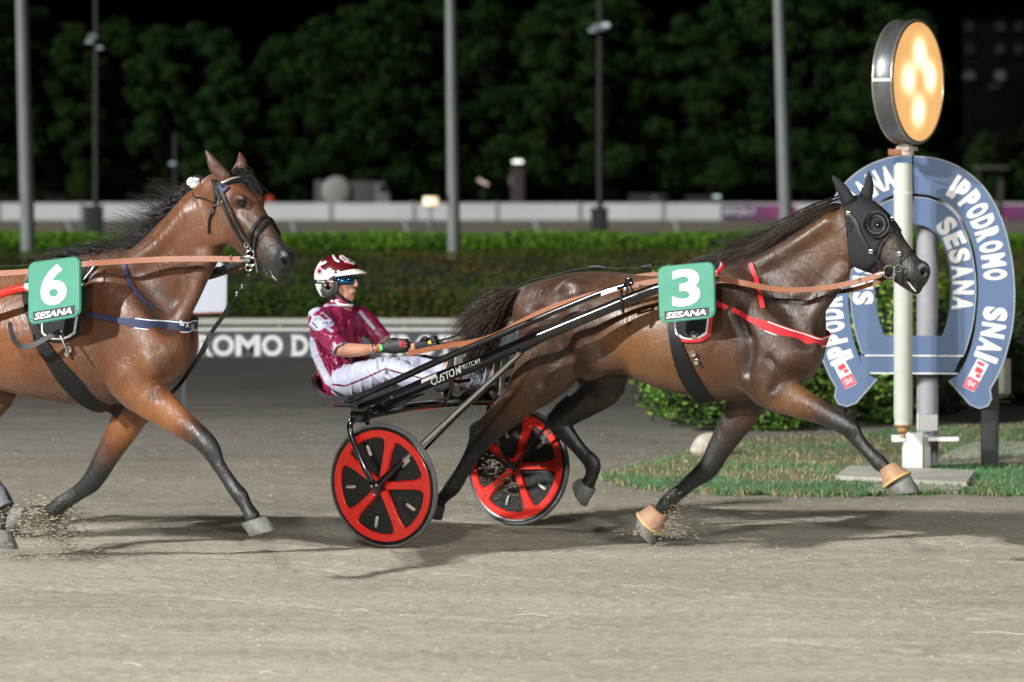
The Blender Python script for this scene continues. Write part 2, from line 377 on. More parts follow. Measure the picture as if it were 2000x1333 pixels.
def build_horse3(h):
    fr = FR3; f = Field((-.25, -.42, -.04), (3.05, .42, 2.18), h)
    H = lambda rows: horse_rows(fr, rows)
    # trunk
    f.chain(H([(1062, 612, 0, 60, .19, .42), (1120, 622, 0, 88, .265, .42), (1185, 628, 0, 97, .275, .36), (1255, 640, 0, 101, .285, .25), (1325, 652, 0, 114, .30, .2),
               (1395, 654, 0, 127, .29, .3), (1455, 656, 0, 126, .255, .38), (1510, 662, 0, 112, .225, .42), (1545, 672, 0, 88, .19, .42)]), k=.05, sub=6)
    # neck
    f.chain(H([(1440, 606, 0, 92, .15, .5), (1500, 590, 0, 96, .135, .5), (1556, 548, 0, 84, .11, .45), (1604, 496, 0, 68, .09, .35), (1646, 448, 0, 52, .078, .3)]), k=.07, sub=6)
    f.chain(H([(1372, 543, 0, 14, .05, .5), (1410, 534, 0, 14, .05, .6), (1470, 510, 0, 13, .045, .7)]), k=.08)     # withers
    # head
    ps = lambda t: -.04*t
    f.chain(H([(1668, 414, 0, 34, .075, .3), (1695, 447, -.005, 50, .088, .35), (1717, 480, -.01, 54, .078, .45), (1744, 504, -.02, 43, .062, .6), (1770, 526, -.025, 34, .054, .75), (1792, 544, -.03, 29, .054, .9)]), k=.03, sub=6)
    for sd in (-1, 1):
        f.blob(fp(fr, 1681, 488, sd*.05), (.075, .035, .085), k=.04, cc=.3)                       # cheek
        f.blob(fp(fr, 1716, 432, sd*.072), (.04, .022, .03), k=.03, cc=.6)                        # brow
        f.chain(H([(1712, 455, sd*.075, 8, .012, .6), (1750, 488, sd*.055, 5, .010, .6)]), k=.02)  # face ridge
        f.blob(fp(fr, 1802, 529, sd*.045-.03), (.042, .024, .05), k=.025, cc=.9)                     # nostril wing
        f.blob(fp(fr, 1803, 533, sd*.080-.03), (.019, .034, .025), k=.010, cc=1.15, cut=True)
        f.blob(fp(fr, 1716, 440, sd*.097), (.023, .02, .018), k=.012, cc=1, cut=True)             # eye socket
    f.chain(H([(1768, 548, -.02, 11, .035, 1), (1790, 566, -.02, 9, .032, 1)]), k=.02)             # lower lip
    f.chain(H([(1782, 540, -.02, 2.5, .2, 1), (1762, 535, -.02, 1.5, .2, 1)]), k=.006, cut=True) if 0 else None
    f.chain(H([(1772, 548, -.08, 2.2, .03, 1), (1795, 564, -.08, 2.6, .03, 1)]), k=.008, cut=True)
    # ears (under a black hood)
    f.chain(H([(1655, 392, -.065, 15, .022, 1), (1642, 366, -.075, 9, .020, 1), (1628, 347, -.08, 3, .008, 1)]), k=.02)
    f.chain(H([(1690, 388, .07, 12, .024, 1), (1696, 362, .08, 9, .022, 1), (1695, 337, .08, 3, .008, 1)]), k=.02)
    # shoulder and haunch muscle
    f.chain(H([(1425, 560, -.16, 40, .09, .4), (1480, 640, -.19, 46, .08, .4), (1530, 705, -.19, 44, .085, .35)]), k=.07)
    f.chain(H([(1425, 560, .14, 40, .09, .4), (1480, 640, .17, 46, .08, .4), (1500, 705, .17, 44, .085, .4)]), k=.07)
    f.blob(fp(fr, 1562, 690, -.12), (.12, .09, .13), k=.06, cc=.38)
    f.blob(fp(fr, 1558, 690, .10), (.11, .09, .13), k=.06, cc=.38)
    f.chain(H([(1462, 640, -.155, 30, .08, .4), (1476, 700, -.165, 34, .085, .35), (1502, 762, -.165, 34, .085, .4)]), k=.10)            # triceps
    # near fore, reaching forward
    f.chain(H([(1490, 720, -.17, 62, .10, .4), (1520, 764, -.17, 43, .085, .3), (1552, 783, -.17, 33, .062, .25), (1588, 799, -.165, 26.5, .05, .35), (1622, 816, -.16, 21, .042, .7),
               (1645, 827, -.16, 20.5, .041, .9), (1660, 838, -.16, 19.5, .04, .95), (1674, 858, -.16, 15, .03, .95), (1692, 879, -.16, 13.5, .027, .95), (1708, 895, -.16, 14.5, .03, .95), (1718, 905, -.16, 16, .033, 1),
               (1731, 917, -.16, 12.5, .029, 1), (1744, 932, -.16, 14, .036, 1)]), k=.03, sub=4)
    # far fore, pushing off
    f.chain(H([(1470, 745, .15, 52, .09, .5), (1448, 805, .16, 37, .068, .45), (1427, 840, .16, 30, .055, .6), (1404, 878, .16, 24.5, .046, .8),
               (1390, 905, .16, 22, .044, .9), (1376, 922, .16, 20.5, .042, .95), (1354, 938, .16, 16.5, .032, .95), (1334, 955, .16, 15, .028, .95), (1313, 972, .16, 16, .031, .95), (1300, 986, .16, 16.5, .034, 1),
               (1288, 1002, .16, 12.5, .029, 1), (1277, 1019, .16, 14, .036, 1)]), k=.03, sub=4)
    # near hind, pushing off behind
    f.chain(H([(1085, 630, -.14, 78, .11, .42), (1078, 690, -.16, 76, .105, .4), (1055, 735, -.165, 58, .09, .4), (1017, 778, -.165, 38, .066, .35), (985, 810, -.165, 31, .05, .5),
               (958, 836, -.165, 27.5, .046, .7), (940, 856, -.165, 25, .042, .9), (925, 882, -.165, 17.5, .032, .95), (908, 913, -.165, 15, .028, .95), (893, 938, -.165, 16, .032, 1), (882, 954, -.165, 16.5, .034, 1),
               (869, 968, -.165, 12.5, .028, 1), (856, 981, -.165, 14, .034, 1)]), k=.035, sub=4)
    f.blob(fp(fr, 928, 838, -.165), (.03, .025, .035), k=.03, cc=.9)                               # point of hock
    # far hind, swinging forward
    f.chain(H([(1120, 640, .14, 72, .11, .5), (1165, 700, .15, 64, .10, .55), (1180, 745, .15, 48, .085, .6), (1148, 780, .15, 34, .06, .7), (1118, 800, .15, 29, .05, .8),
               (1092, 822, .15, 25, .044, .9), (1103, 842, .15, 20, .036, .95), (1124, 868, .15, 15.5, .028, .95), (1141, 888, .15, 15, .028, .95), (1157, 907, .15, 17.5, .033, 1), (1156, 928, .15, 13.5, .029, 1), (1148, 946, .15, 14, .035, 1)]), k=.035, sub=4)
    f.blob(fp(fr, 1078, 820, .15), (.03, .025, .03), k=.03, cc=.9)
    f.chain(H([(1440, 610, -.25, 6, .03, .5), (1462, 668, -.29, 6, .03, .5), (1455, 728, -.295, 6, .03, .5)]), k=.06, cut=True)      # groove behind the shoulder
    f.chain(H([(1505, 575, -.175, 6, .025, .55), (1548, 628, -.195, 6, .025, .55), (1575, 668, -.18, 5, .02, .5)]), k=.055, cut=True)    # in front of the shoulder
    f.chain(H([(1500, 700, -.285, 4, .02, .45), (1520, 735, -.285, 4, .02, .45), (1505, 765, -.275, 4, .02, .45)]), k=.03, cut=True)
    f.blob(fp(fr, 1120, 560, -.20), (.07, .05, .05), k=.06, cc=.45)                                # point of hip
    f.chain(H([(1130, 600, -.235, 20, .05, .45), (1140, 660, -.24, 20, .05, .45), (1158, 705, -.215, 18, .05, .5)]), k=.08)          # tensor of the thigh
    f.chain(H([(1055, 620, -.24, 26, .05, .45), (1040, 690, -.24, 24, .045, .4), (1015, 745, -.21, 16, .04, .3)]), k=.05)           # hamstrings
    f.chain(H([(1085, 640, -.30, 5, .02, .5), (1080, 700, -.295, 5, .02, .5), (1055, 750, -.265, 4, .02, .4)]), k=.05, cut=True)
    # neck muscles and windpipe
    f.chain(H([(1480, 520, -.085, 14, .04, .5), (1550, 480, -.075, 13, .04, .4), (1615, 435, -.06, 10, .03, .3)]), k=.06)
    f.chain(H([(1570, 640, -.09, 14, .035, .45), (1610, 585, -.07, 13, .03, .4), (1645, 535, -.05, 10, .025, .3)]), k=.06)
    # flank fold, belly
    f.chain(H([(1200, 700, -.19, 22, .05, .35), (1150, 722, -.18, 22, .05, .35)]), k=.06)
    # tail dock
    f.chain(H([(1062, 560, 0, 12, .04, .6), (1030, 566, 0, 11, .036, .8), (1005, 582, 0, 9, .03, 1), (990, 604, 0, 7, .025, 1)]), k=.03)
    me = f.mesh('horse_body'); return f, me

def build_horse6(h):
    fr = FR6; f = Field((-2.92, -.5, -.04), (1.3, .48, 2.25), h)
    H = lambda rows: horse_rows(fr, rows)
    f.chain(H([(-330, 610, 0, 66, .2, .4), (-250, 622, 0, 100, .275, .4), (-170, 630, 0, 108, .285, .35), (-85, 640, 0, 110, .295, .25), (5, 645, 0, 116, .30, .15), (90, 652, 0, 129, .305, .2),
               (165, 654, 0, 137, .29, .3), (225, 656, 0, 134, .26, .38), (280, 662, 0, 118, .235, .42), (312, 672, 0, 90, .20, .4)]), k=.05, sub=6)
    f.chain(H([(205, 610, 0, 98, .15, .45), (262, 592, 0, 102, .14, .4), (318, 540, 0, 86, .115, .35), (364, 482, -.01, 77, .098, .3), (402, 422, -.02, 63, .088, .25), (424, 384, -.02, 44, .075, .25)]), k=.07, sub=6)
    f.chain(H([(130, 524, 0, 14, .05, .5), (175, 512, 0, 15, .05, .6), (240, 502, 0, 14, .045, .7)]), k=.06)
    # head turned a little to the camera
    hd = Vector((1, -.30, 0)).normalized(); L6 = np.array([-hd.y*-1*-1, hd.x, 0]); L6 = np.array([.287, .958, 0])
    yy = lambda px: -.02-.0009*(px-435)
    f.chain(H([(425, 372, yy(425), 36, .085, .25), (452, 396, yy(452), 50, .10, .3), (474, 430, yy(474), 56, .092, .35), (501, 464, yy(501), 49, .075, .5), (529, 495, yy(529), 38, .058, .72), (552, 517, yy(552), 31, .053, .9)]), k=.03, sub=6, L=L6)
    def hp(px, py, s_):
        v = fp(fr, px, py, yy(px)); return v+L6*s_
    rot = np.array([[L6[1], L6[0], 0], [-L6[0], L6[1], 0], [0, 0, 1]])
    for sd in (-1, 1):
        f.blob(hp(444, 446, sd*.062), (.085, .036, .085), k=.04, cc=.18, rot=rot)
        f.blob(hp(492, 390, -.085) if sd < 0 else hp(486, 392, .058), (.045, .024, .03), k=.03, cc=.5, rot=rot)
        a, b = hp(490, 424, sd*.078), hp(522, 462, sd*.058); f.chain([(*a, .016, .012, .5), (*b, .012, .010, .5)], k=.035)
        f.blob(hp(570, 504, -.050) if sd < 0 else hp(554, 507, .030), (.040, .026, .050), k=.03, cc=.9, rot=rot)
        f.blob(hp(582, 511, -.088) if sd < 0 else hp(561, 512, .078), (.019, .036, .026), k=.010, cc=1.15, cut=True, rot=rot)
        f.blob(hp(498, 399, sd*.112), (.024, .021, .019), k=.012, cc=.9, cut=True, rot=rot)
    f.chain(H([(525, 529, yy(525), 12, .04, 1), (549, 543, yy(549), 10, .036, 1)]), k=.02, L=L6)
    a, b = hp(530, 529, -.065), hp(548, 547, -.05)
    f.chain([(*a, .006, .03, 1), (*b, .008, .03, 1)], k=.008, cut=True)
    # ears, pricked
    f.chain(H([(438, 346, -.085, 14, .03, .35), (420, 326, -.10, 13, .026, .4), (410, 308, -.105, 8, .018, .4), (402, 294, -.11, 2.5, .006, .8)]), k=.02)
    f.chain(H([(432, 334, -.125, 7, .018, .55), (416, 315, -.135, 5.5, .014, .65)]), k=.01, cut=True)
    f.chain(H([(455, 356, .05, 16, .03, .4), (468, 334, .07, 14, .03, .35), (472, 316, .085, 10, .024, .35), (468, 299, .09, 2.5, .006, .4)]), k=.02)
    # shoulders, breast
    f.chain(H([(205, 560, -.17, 44, .09, .35), (262, 640, -.20, 50, .085, .3), (305, 705, -.20, 46, .09, .15)]), k=.07)
    f.chain(H([(205, 560, .15, 44, .09, .4), (262, 640, .18, 50, .085, .4), (285, 705, .18, 46, .09, .4)]), k=.07)
    f.blob(fp(fr, 328, 690, -.12), (.13, .095, .14), k=.06, cc=.3)
    f.blob(fp(fr, 322, 690, .10), (.12, .095, .14), k=.06, cc=.38)
    f.chain(H([(226, 640, -.155, 32, .08, .3), (245, 700, -.165, 36, .085, .25), (272, 768, -.165, 36, .085, .22)]), k=.10)
    # near fore forward
    f.chain(H([(262, 735, -.18, 60, .105, .25), (290, 776, -.18, 42, .088, .1), (320, 800, -.18, 35, .064, .1), (352, 826, -.175, 29, .052, .15), (384, 850, -.17, 24, .044, .65), (402, 866, -.17, 22.5, .043, .9), (414, 882, -.17, 20, .041, .95),
               (425, 905, -.17, 15, .03, .95), (441, 930, -.17, 14, .028, .95), (458, 955, -.17, 15.5, .031, .95), (470, 970, -.17, 16.5, .034, 1), (480, 988, -.17, 13.5, .03, 1), (494, 1010, -.17, 15, .037, 1)]), k=.03, sub=4)
    # far fore behind
    f.chain(H([(275, 750, .15, 52, .09, .35), (252, 815, .16, 37, .068, .15), (233, 850, .16, 31, .055, .2), (208, 892, .16, 26, .047, .6), (194, 918, .16, 23.5, .045, .9), (178, 942, .16, 21, .042, .95),
               (158, 958, .16, 17, .032, .9), (138, 972, .16, 16, .029, .9), (118, 984, .16, 17, .033, .95), (106, 996, .16, 17.5, .035, 1), (84, 1000, .16, 14, .03, 1), (62, 1003, .16, 14.5, .036, 1)]), k=.03, sub=4)
    # near hind, thrown back out of the frame
    f.chain(H([(-310, 630, -.14, 82, .115, .4), (-315, 690, -.16, 80, .11, .4), (-335, 745, -.165, 60, .09, .3), (-375, 795, -.165, 40, .068, .3), (-410, 832, -.165, 31, .05, .5), (-448, 868, -.165, 27, .045, .9),
               (-465, 900, -.165, 18, .032, .95), (-485, 940, -.165, 16, .03, 1), (-500, 972, -.165, 17, .034, 1), (-520, 1000, -.165, 14, .035, 1)]), k=.035, sub=4)
    # far hind, coming forward under the belly
    f.chain(H([(-215, 640, .14, 76, .11, .4), (-80, 700, .15, 70, .10, .3), (-10, 745, .15, 52, .085, .25), (-25, 790, .15, 40, .062, .3), (-52, 835, .15, 32, .05, .5), (-70, 865, .15, 27, .045, .9), (-56, 900, .15, 20, .037, .95),
               (-28, 930, .15, 17, .031, .8), (-8, 958, .15, 17, .03, .8), (8, 985, .15, 18, .034, .9), (8, 1012, .15, 14.5, .03, 1), (4, 1030, .15, 15, .036, 1)]), k=.035, sub=4)
    f.chain(H([(290, 575, -.185, 6, .025, .5), (328, 632, -.195, 6, .025, .5)]), k=.055, cut=True)
    f.chain(H([(300, 690, -.31, 4, .02, .3), (318, 735, -.29, 4, .02, .3), (296, 770, -.285, 4, .02, .25)]), k=.05, cut=True)
    f.chain(H([(245, 525, -.09, 15, .04, .45), (310, 480, -.08, 14, .04, .4), (366, 415, -.065, 11, .03, .3)]), k=.06)
    f.chain(H([(345, 640, -.09, 15, .035, .35), (378, 575, -.075, 14, .03, .35), (402, 505, -.055, 11, .025, .3)]), k=.06)
    f.chain(H([(-190, 705, -.19, 26, .05, .3), (-240, 728, -.18, 24, .05, .3)]), k=.06)
    f.chain(H([(-330, 556, 0, 12, .04, .6), (-365, 566, 0, 11, .036, .8), (-392, 590, 0, 9, .03, 1)]), k=.03)
    me = f.mesh('horse_body'); return f, me

HR = .008
h3 = thing('horse', 'dark bay trotting horse in a black hood, wearing green number 3 plate', 'horse', (*FR3.m, 0), FR3.rz, 'trotting horses')
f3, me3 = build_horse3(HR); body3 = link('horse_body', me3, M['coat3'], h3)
h6 = thing('horse', 'brighter bay trotting horse with bare face, wearing green number 6 plate', 'horse', (*FR6.m, 0), FR6.rz, 'trotting horses')
f6, me6 = build_horse6(HR); body6 = link('horse_body', me6, M['coat6'], h6)
def bvh_of(f): return BVHTree.FromPolygons(f.V.tolist(), f.Fc.tolist())
bv3, bv6 = bvh_of(f3), bvh_of(f6); del f3.v, f6.v, f3.c, f6.c
# ================================================================ fitting things on the horses
def hit(fr, bv, px, py):
    a, d = fr.ray(px, py); r = bv.ray_cast(a, d)
    return (r[0], r[1]) if r[0] is not None else (None, None)
def ribbon(mb, pts, nrm, width, thick, mi=0, lat=0.):
    """flat band through pts with face normals nrm; width scalar or list"""
    n = len(pts); vs = []; fs = []
    for i in range(n):
        t = (Vector(pts[min(i+1, n-1)])-Vector(pts[max(i-1, 0)])).normalized(); nn = Vector(nrm[i]).normalized()
        s_ = t.cross(nn).normalized(); w_ = (width[i] if isinstance(width, (list, tuple, np.ndarray)) else width)/2
        for a, b in ((-1, -.5), (1, -.5), (1, .5), (-1, .5)): vs.append(Vector(pts[i])+s_*(a*w_+lat)+nn*(b*thick))
    for i in range(n-1):
        for k in range(4): fs.append((4*i+k, 4*i+(k+1) % 4, 4*i+4+(k+1) % 4, 4*i+4+k))
    fs += [(3, 2, 1, 0), tuple(4*(n-1)+k for k in range(4))]
    return mb.add(vs, fs, mi)
def band_on(fr, bv, pix, width, off=.006, thick=.004, n=6, mb=None, mi=0):
    """strap lying on the near side of the animal, its run traced by pixels"""
    Q = spline(np.array(pix, float), n); P = []; Nn = []
    for q in Q:
        h_, nn = hit(fr, bv, q[0], q[1])
        if h_ is None: continue
        if nn.y > 0: nn = -nn if abs(nn.y) > .3 else nn
        P.append(h_+nn*off); Nn.append(nn)
    if len(P) < 3: return mb or MB()
    P2 = [P[0]]+[(P[i-1]+P[i]*2+P[i+1])/4 for i in range(1, len(P)-1)]+[P[-1]]
    mb = mb or MB(); ribbon(mb, P2, Nn, width, thick, mi); return mb
def loop_on(bv, c, nrm, u, a0, a1, width, off=.007, thick=.004, n=60, rmax=1.2, mb=None, mi=0, shift=0., lat=0.):
    """strap round the body in the plane (c, nrm); u = direction of angle 0"""
    c = Vector(c)+Vector(nrm).normalized()*shift; nrm = Vector(nrm).normalized(); u = (Vector(u)-nrm*Vector(u).dot(nrm)).normalized(); v = nrm.cross(u); P = []; Nn = []
    for i in range(n+1):
        an = R(a0+(a1-a0)*i/n); d = u*math.cos(an)+v*math.sin(an)
        r = bv.ray_cast(c, d)
        # from the inside out: the last surface crossed
        loc, last = c, None
        for _ in range(4):
            r = bv.ray_cast(loc+d*.002, d, rmax)
            if r[0] is None or (r[0]-c).length > rmax: break
            last = r; loc = r[0]
            if _ == 0: break
        if last is None: continue
        nn = last[1]; nn = nn if nn.dot(d) > 0 else -nn
        nn = (nn-nrm*nn.dot(nrm)).normalized(); P.append(last[0]+nn*off); Nn.append(nn)
    for _ in range(2): P = [P[0]]+[(P[i-1]+P[i]*2+P[i+1])/4 for i in range(1, len(P)-1)]+[P[-1]]
    mb = mb or MB()
    if a1-a0 >= 359: P.append(P[0]); Nn.append(Nn[0])
    W_ = width(np.linspace(0, 1, len(P))) if callable(width) else width
    ribbon(mb, P, Nn, list(W_) if not np.isscalar(W_) else W_, thick, mi, lat); return mb
def inpoly(pts, poly):
    x, z = pts[:, 0], pts[:, 1]; r = np.zeros(len(pts), bool); n = len(poly); j = n-1
    for i in range(n):
        a, b = poly[i], poly[j]; m_ = ((a[1] > z) != (b[1] > z)) & (x < (b[0]-a[0])*(z-a[1])/((b[1]-a[1]) or 1e-9)+a[0]); r ^= m_; j = i
    return r
def patch(name, fr, f, pix, off, m, parent, ylim=None, yref=-.1, near=True, test=None):
    """cloth lying on the animal: the surface inside a traced outline, lifted by off, with a rim"""
    poly = np.array([fr.p(x, y, yref)[:] for x, y in pix])[:, [0, 2]]
    P = spline(np.vstack([poly, poly[:1]]), 4)[:-1] if len(poly) > 3 else poly
    V, Fc = f.V, f.Fc; ins = inpoly(V[:, [0, 2]], P)
    if ylim: ins &= (V[:, 1] > ylim[0]) & (V[:, 1] < ylim[1])
    if test is not None: ins &= test(V)
    fc = Fc[ins[Fc].all(1)]; used = np.unique(fc); mp = -np.ones(len(V), int); mp[used] = np.arange(len(used)); fc = mp[fc]
    W = V[used].copy()
    e1, e2 = W[fc[:, 2]]-W[fc[:, 0]], W[fc[:, 3]]-W[fc[:, 1]]; fn = np.cross(e1, e2); vn = np.zeros_like(W)
    for k in range(4): np.add.at(vn, fc[:, k], fn)
    vn /= np.linalg.norm(vn, axis=1)[:, None]+1e-9
    E = {}
    for q in fc:
        for k in range(4):
            a, b = int(q[k]), int(q[(k+1) % 4]); E[(a, b)] = 1
    bd = [(a, b) for (a, b) in E if (b, a) not in E]; bv_ = sorted({a for a, b in bd} | {b for a, b in bd})
    A, B = P, np.roll(P, -1, 0)
    for i in bv_:
        p = W[i, [0, 2]]; d = B-A; t = np.clip(((p-A)*d).sum(1)/((d*d).sum(1)+1e-12), 0, 1); q = A+d*t[:, None]; dd = ((q-p)**2).sum(1); j = dd.argmin()
        if dd[j] < (f.h*1.8)**2: W[i, [0, 2]] = q[j]
    inner = W-vn*.004; W = W+vn*off; nb = len(W); idx = {i: nb+k for k, i in enumerate(bv_)}
    allv = np.vstack([W, inner[bv_]]) if len(bv_) else W
    faces = [tuple(int(i) for i in q) for q in fc]+[(a, idx[a], idx[b], b) for a, b in bd]
    me = mesh(name, allv, faces); return link(name, me, m, parent)
def torus(mb, c, axis, r, tr, n=24, k=8, mi=0, arc=(0, 360), flat=1.):
    ax = Vector(axis).normalized(); a = ax.orthogonal().normalized(); b = ax.cross(a); P = []
    full = arc[1]-arc[0] >= 359
    m_ = n if full else n+1
    vs = []
    for i in range(m_):
        an = R(arc[0]+(arc[1]-arc[0])*i/n); d = a*math.cos(an)+b*math.sin(an)
        for j in range(k):
            bn = 2*math.pi*j/k; vs.append(Vector(c)+d*(r+tr*math.cos(bn))+ax*(tr*flat*math.sin(bn)))
    fs = []
    for i in range(n if full else n):
        i2 = (i+1) % m_ if full else i+1
        for j in range(k): fs.append((i*k+j, i*k+(j+1) % k, i2*k+(j+1) % k, i2*k+j))
    return mb.add(vs, fs, mi)
_tc = {}
def text_geo(s, bold=.02, res=4):
    """flat letters as verts/faces in a 0..1 box (u right, v up) plus their aspect"""
    key = (s, bold)
    if key not in _tc:
        cu = bpy.data.curves.new('t', 'FONT'); cu.body = s; cu.offset = bold; cu.resolution_u = res
        o = bpy.data.objects.new('t', cu); C.objects.link(o); bpy.context.view_layer.update()
        dg = bpy.context.evaluated_depsgraph_get(); me = bpy.data.meshes.new_from_object(o.evaluated_get(dg))
        v = np.array([x.co[:2] for x in me.vertices]); f = [tuple(p.vertices) for p in me.polygons]
        bpy.data.objects.remove(o); bpy.data.curves.remove(cu); bpy.data.meshes.remove(me)
        lo, hi = v.min(0), v.max(0); _tc[key] = ((v-lo)/(hi-lo), f, (hi-lo)[0]/(hi-lo)[1])
    return _tc[key]
def text_mb(mb, s, fn, bold=.02, mi=0):
    uv, f, asp = text_geo(s, bold); return mb.add([fn(u, v) for u, v in uv], f, mi)

def cone4(q, ys, prof, rl, name, m, parent, mi=None):
    """foot piece lofted between two rings: q = heel-top, toe-top, toe-bottom, heel-bottom in local points; rl = side radii top, bottom"""
    a, b, c, d = (Vector(v) for v in q); n = 28; vs = []; side = Vector((0, 1, 0))
    for h_, k in prof:
        heel = a+(d-a)*h_; toe = b+(c-b)*h_; cen = (heel+toe)/2; u = (toe-heel)/2; r_ = rl[0]+(rl[1]-rl[0])*h_
        for i in range(n):
            an = 2*math.pi*i/n; ct, st = math.cos(an), math.sin(an); vs.append(cen+u*(ct*k)+side*(st*r_*k*(1 if ct > -.2 else .92)))
    m_ = len(prof); fs = [(i*n+k, i*n+(k+1) % n, (i+1)*n+(k+1) % n, (i+1)*n+k) for i in range(m_-1) for k in range(n)]+[tuple(range(n)), tuple((m_-1)*n+k for k in range(n))[::-1]]
    mb = MB().add(vs, fs)
    if mi: mb.mi = [1 if mi[0]*n <= j < mi[1]*n else 0 for j in range(len(fs))]
    return mb.build(name, m, parent)
def hoof4(Pf, y, pp, parent, mt='hoof', rl=(.042, .058)):
    return cone4([Pf(x, z, y) for x, z in pp], y, [(0, .93), (.05, 1), (.5, 1.0), (.96, 1.03), (1, 1.0), (1, .85), (.93, .6)], rl, 'hoof', M[mt], parent)
def boot4(Pf, y, pp, parent):
    return cone4([Pf(x, z, y) for x, z in pp], y, [(0, .94), (.02, 1.03), (.07, 1.0), (.5, 1.0), (.84, 1.03), (.86, 1.08), (.97, 1.10), (1, 1.06)], (.041, .066), 'bell_boot', [M['boot_tan'], M['boot_rim']], parent, (4, 7))
M['boot_rim'] = mat('boot_rim', (.42, .29, .11), .6)

def strands(name, roots, m, parent, dirs, length, r=.0022, seg=6, wind=(-1, 0, 0), grav=.25, jit=.25, curl=.03, clump=6, seed=1):
    """thin tapered hairs; each root has its own start direction"""
    rg = np.random.default_rng(seed); vs = []; fs = []; W = np.array(wind, float)
    ct = None
    for i, (p, d) in enumerate(zip(roots, dirs)):
        if i % clump == 0 or ct is None: ct = rg.normal(0, 1, 3); cl = rg.uniform(.6, 1.15); ph = rg.uniform(0, 6.28)
        L_ = length(i) if callable(length) else length; L_ *= cl*rg.uniform(.75, 1.1)
        d = np.array(d, float)+ct*jit*.6+rg.normal(0, 1, 3)*jit*.35; d /= np.linalg.norm(d); x = np.array(p, float); pts = [x.copy()]
        for s_ in range(seg):
            q = (s_+1)/seg; d2 = d*(1-q*.75)+W*q*.9+np.array([0, 0, -grav*q]); d2 = d2/np.linalg.norm(d2)
            x = x+d2*L_/seg+ct*curl*.12*math.sin(ph+q*5)+rg.normal(0, 1, 3)*curl*.05; pts.append(x.copy())
        b = len(vs); rr = r*rg.uniform(.7, 1.3)
        for j, q in enumerate(pts):
            t = pts[min(j+1, seg)]-pts[max(j-1, 0)]; t = t/(np.linalg.norm(t)+1e-9); u = np.cross(t, [0.3, 1, .2]); u /= np.linalg.norm(u)+1e-9; v = np.cross(t, u)
            k = rr*(1-(j/seg)**1.5*.9)
            vs += [q+u*k, q-u*k*.5+v*k*.87, q-u*k*.5-v*k*.87]
        for j in range(seg):
            for k in range(3): fs.append((b+3*j+k, b+3*j+(k+1) % 3, b+3*j+3+(k+1) % 3, b+3*j+3+k))
    me = mesh(name, np.array(vs), fs); return link(name, me, m, parent)
def crest(fr, bv, pix, n, spread=.012, rg=rng, down=0.):
    Q = spline(np.array(pix, float), 12); out = []
    for _ in range(n):
        t = rg.uniform(0, len(Q)-1.001); i = int(t); q = Q[i]+(Q[i+1]-Q[i])*(t-i); v = fr.p(q[0], q[1], 0)
        y_ = rg.normal(0, spread); r_ = bv.ray_cast(Vector((v.x, y_, v.z+.3)), Vector((0, 0, -1)), .6)
        out.append(np.array((v.x, y_, (r_[0].z if r_[0] is not None and abs(r_[0].z-v.z) < .12 else v.z)-.006)))
    return out
def plate(parent_name, fr, corners, y, number, label, group):
    """green number plate hung from the saddle; corners TL TR BR BL in pixels"""
    K = [fr.p(x, yv, y) for x, yv in corners]
    th = thing(parent_name, label, 'number plate', (*fr.m, 0), fr.rz, group)
    def uv(u, v, o=0.):
        p = (K[3]*(1-u)+K[2]*u)*(1-v)+(K[0]*(1-u)+K[1]*u)*v; return Vector((p.x, p.y-o, p.z))
    out = []; rr = .13
    for cx, cy, a0 in ((1-rr, 1-rr, 0), (rr, 1-rr, 90), (rr, rr, 180), (1-rr, rr, 270)):
        for k in range(7):
            an = R(a0+15*k); out.append((cx+rr*math.cos(an), cy+rr*math.sin(an)))
    def slab(o0, o1, sc, m, nm):
        mb = MB(); n = len(out); g = [((u-.5)*sc+.5, (v-.5)*sc+.5) for u, v in out]
        vs = [uv(u, v, o0) for u, v in g]+[uv(u, v, o1) for u, v in g]
        return mb.add(vs, [tuple(range(n)), tuple(range(n, 2*n))]+[(i, (i+1) % n, n+(i+1) % n, n+i) for i in range(n)]).build(nm, M[m], th)
    slab(-.006, .006, 1.0, 'plate_edge', 'rim'); slab(.0062, .009, .965, 'plate_green', 'panel')
    mb = MB(); text_mb(mb, number, lambda u, v: uv(.25+.50*u, .255+.66*v, .0112), bold=.03)
    mb.build('numeral', M['white'], th, smooth=False)
    mb = MB(); mb.add([uv(u, v, .0102) for u, v in ((.10, .045), (.90, .045), (.90, .20), (.10, .20))], [(0, 1, 2, 3)]); mb.build('name_strip', M['plate_strip'], th, smooth=False)
    mb = MB(); text_mb(mb, 'SESANA', lambda u, v: uv(.125+.72*u+.03*v, .07+.105*v, .0115), bold=.028); mb.build('lettering', M['white'], th, smooth=False)
    mb = MB()
    for u in (.06, .94): mb.lathe([(0, .002), (.004, .002), (.004, 0)], uv(u, .1, .010), (0, -1, 0), 10)
    mb.build('screw', M['chrome'], th)
    return th
M['plate_edge'] = mat('plate_edge', (.02, .15, .09), .5); M['plate_strip'] = mat('plate_strip', (.03, .035, .045), .5)

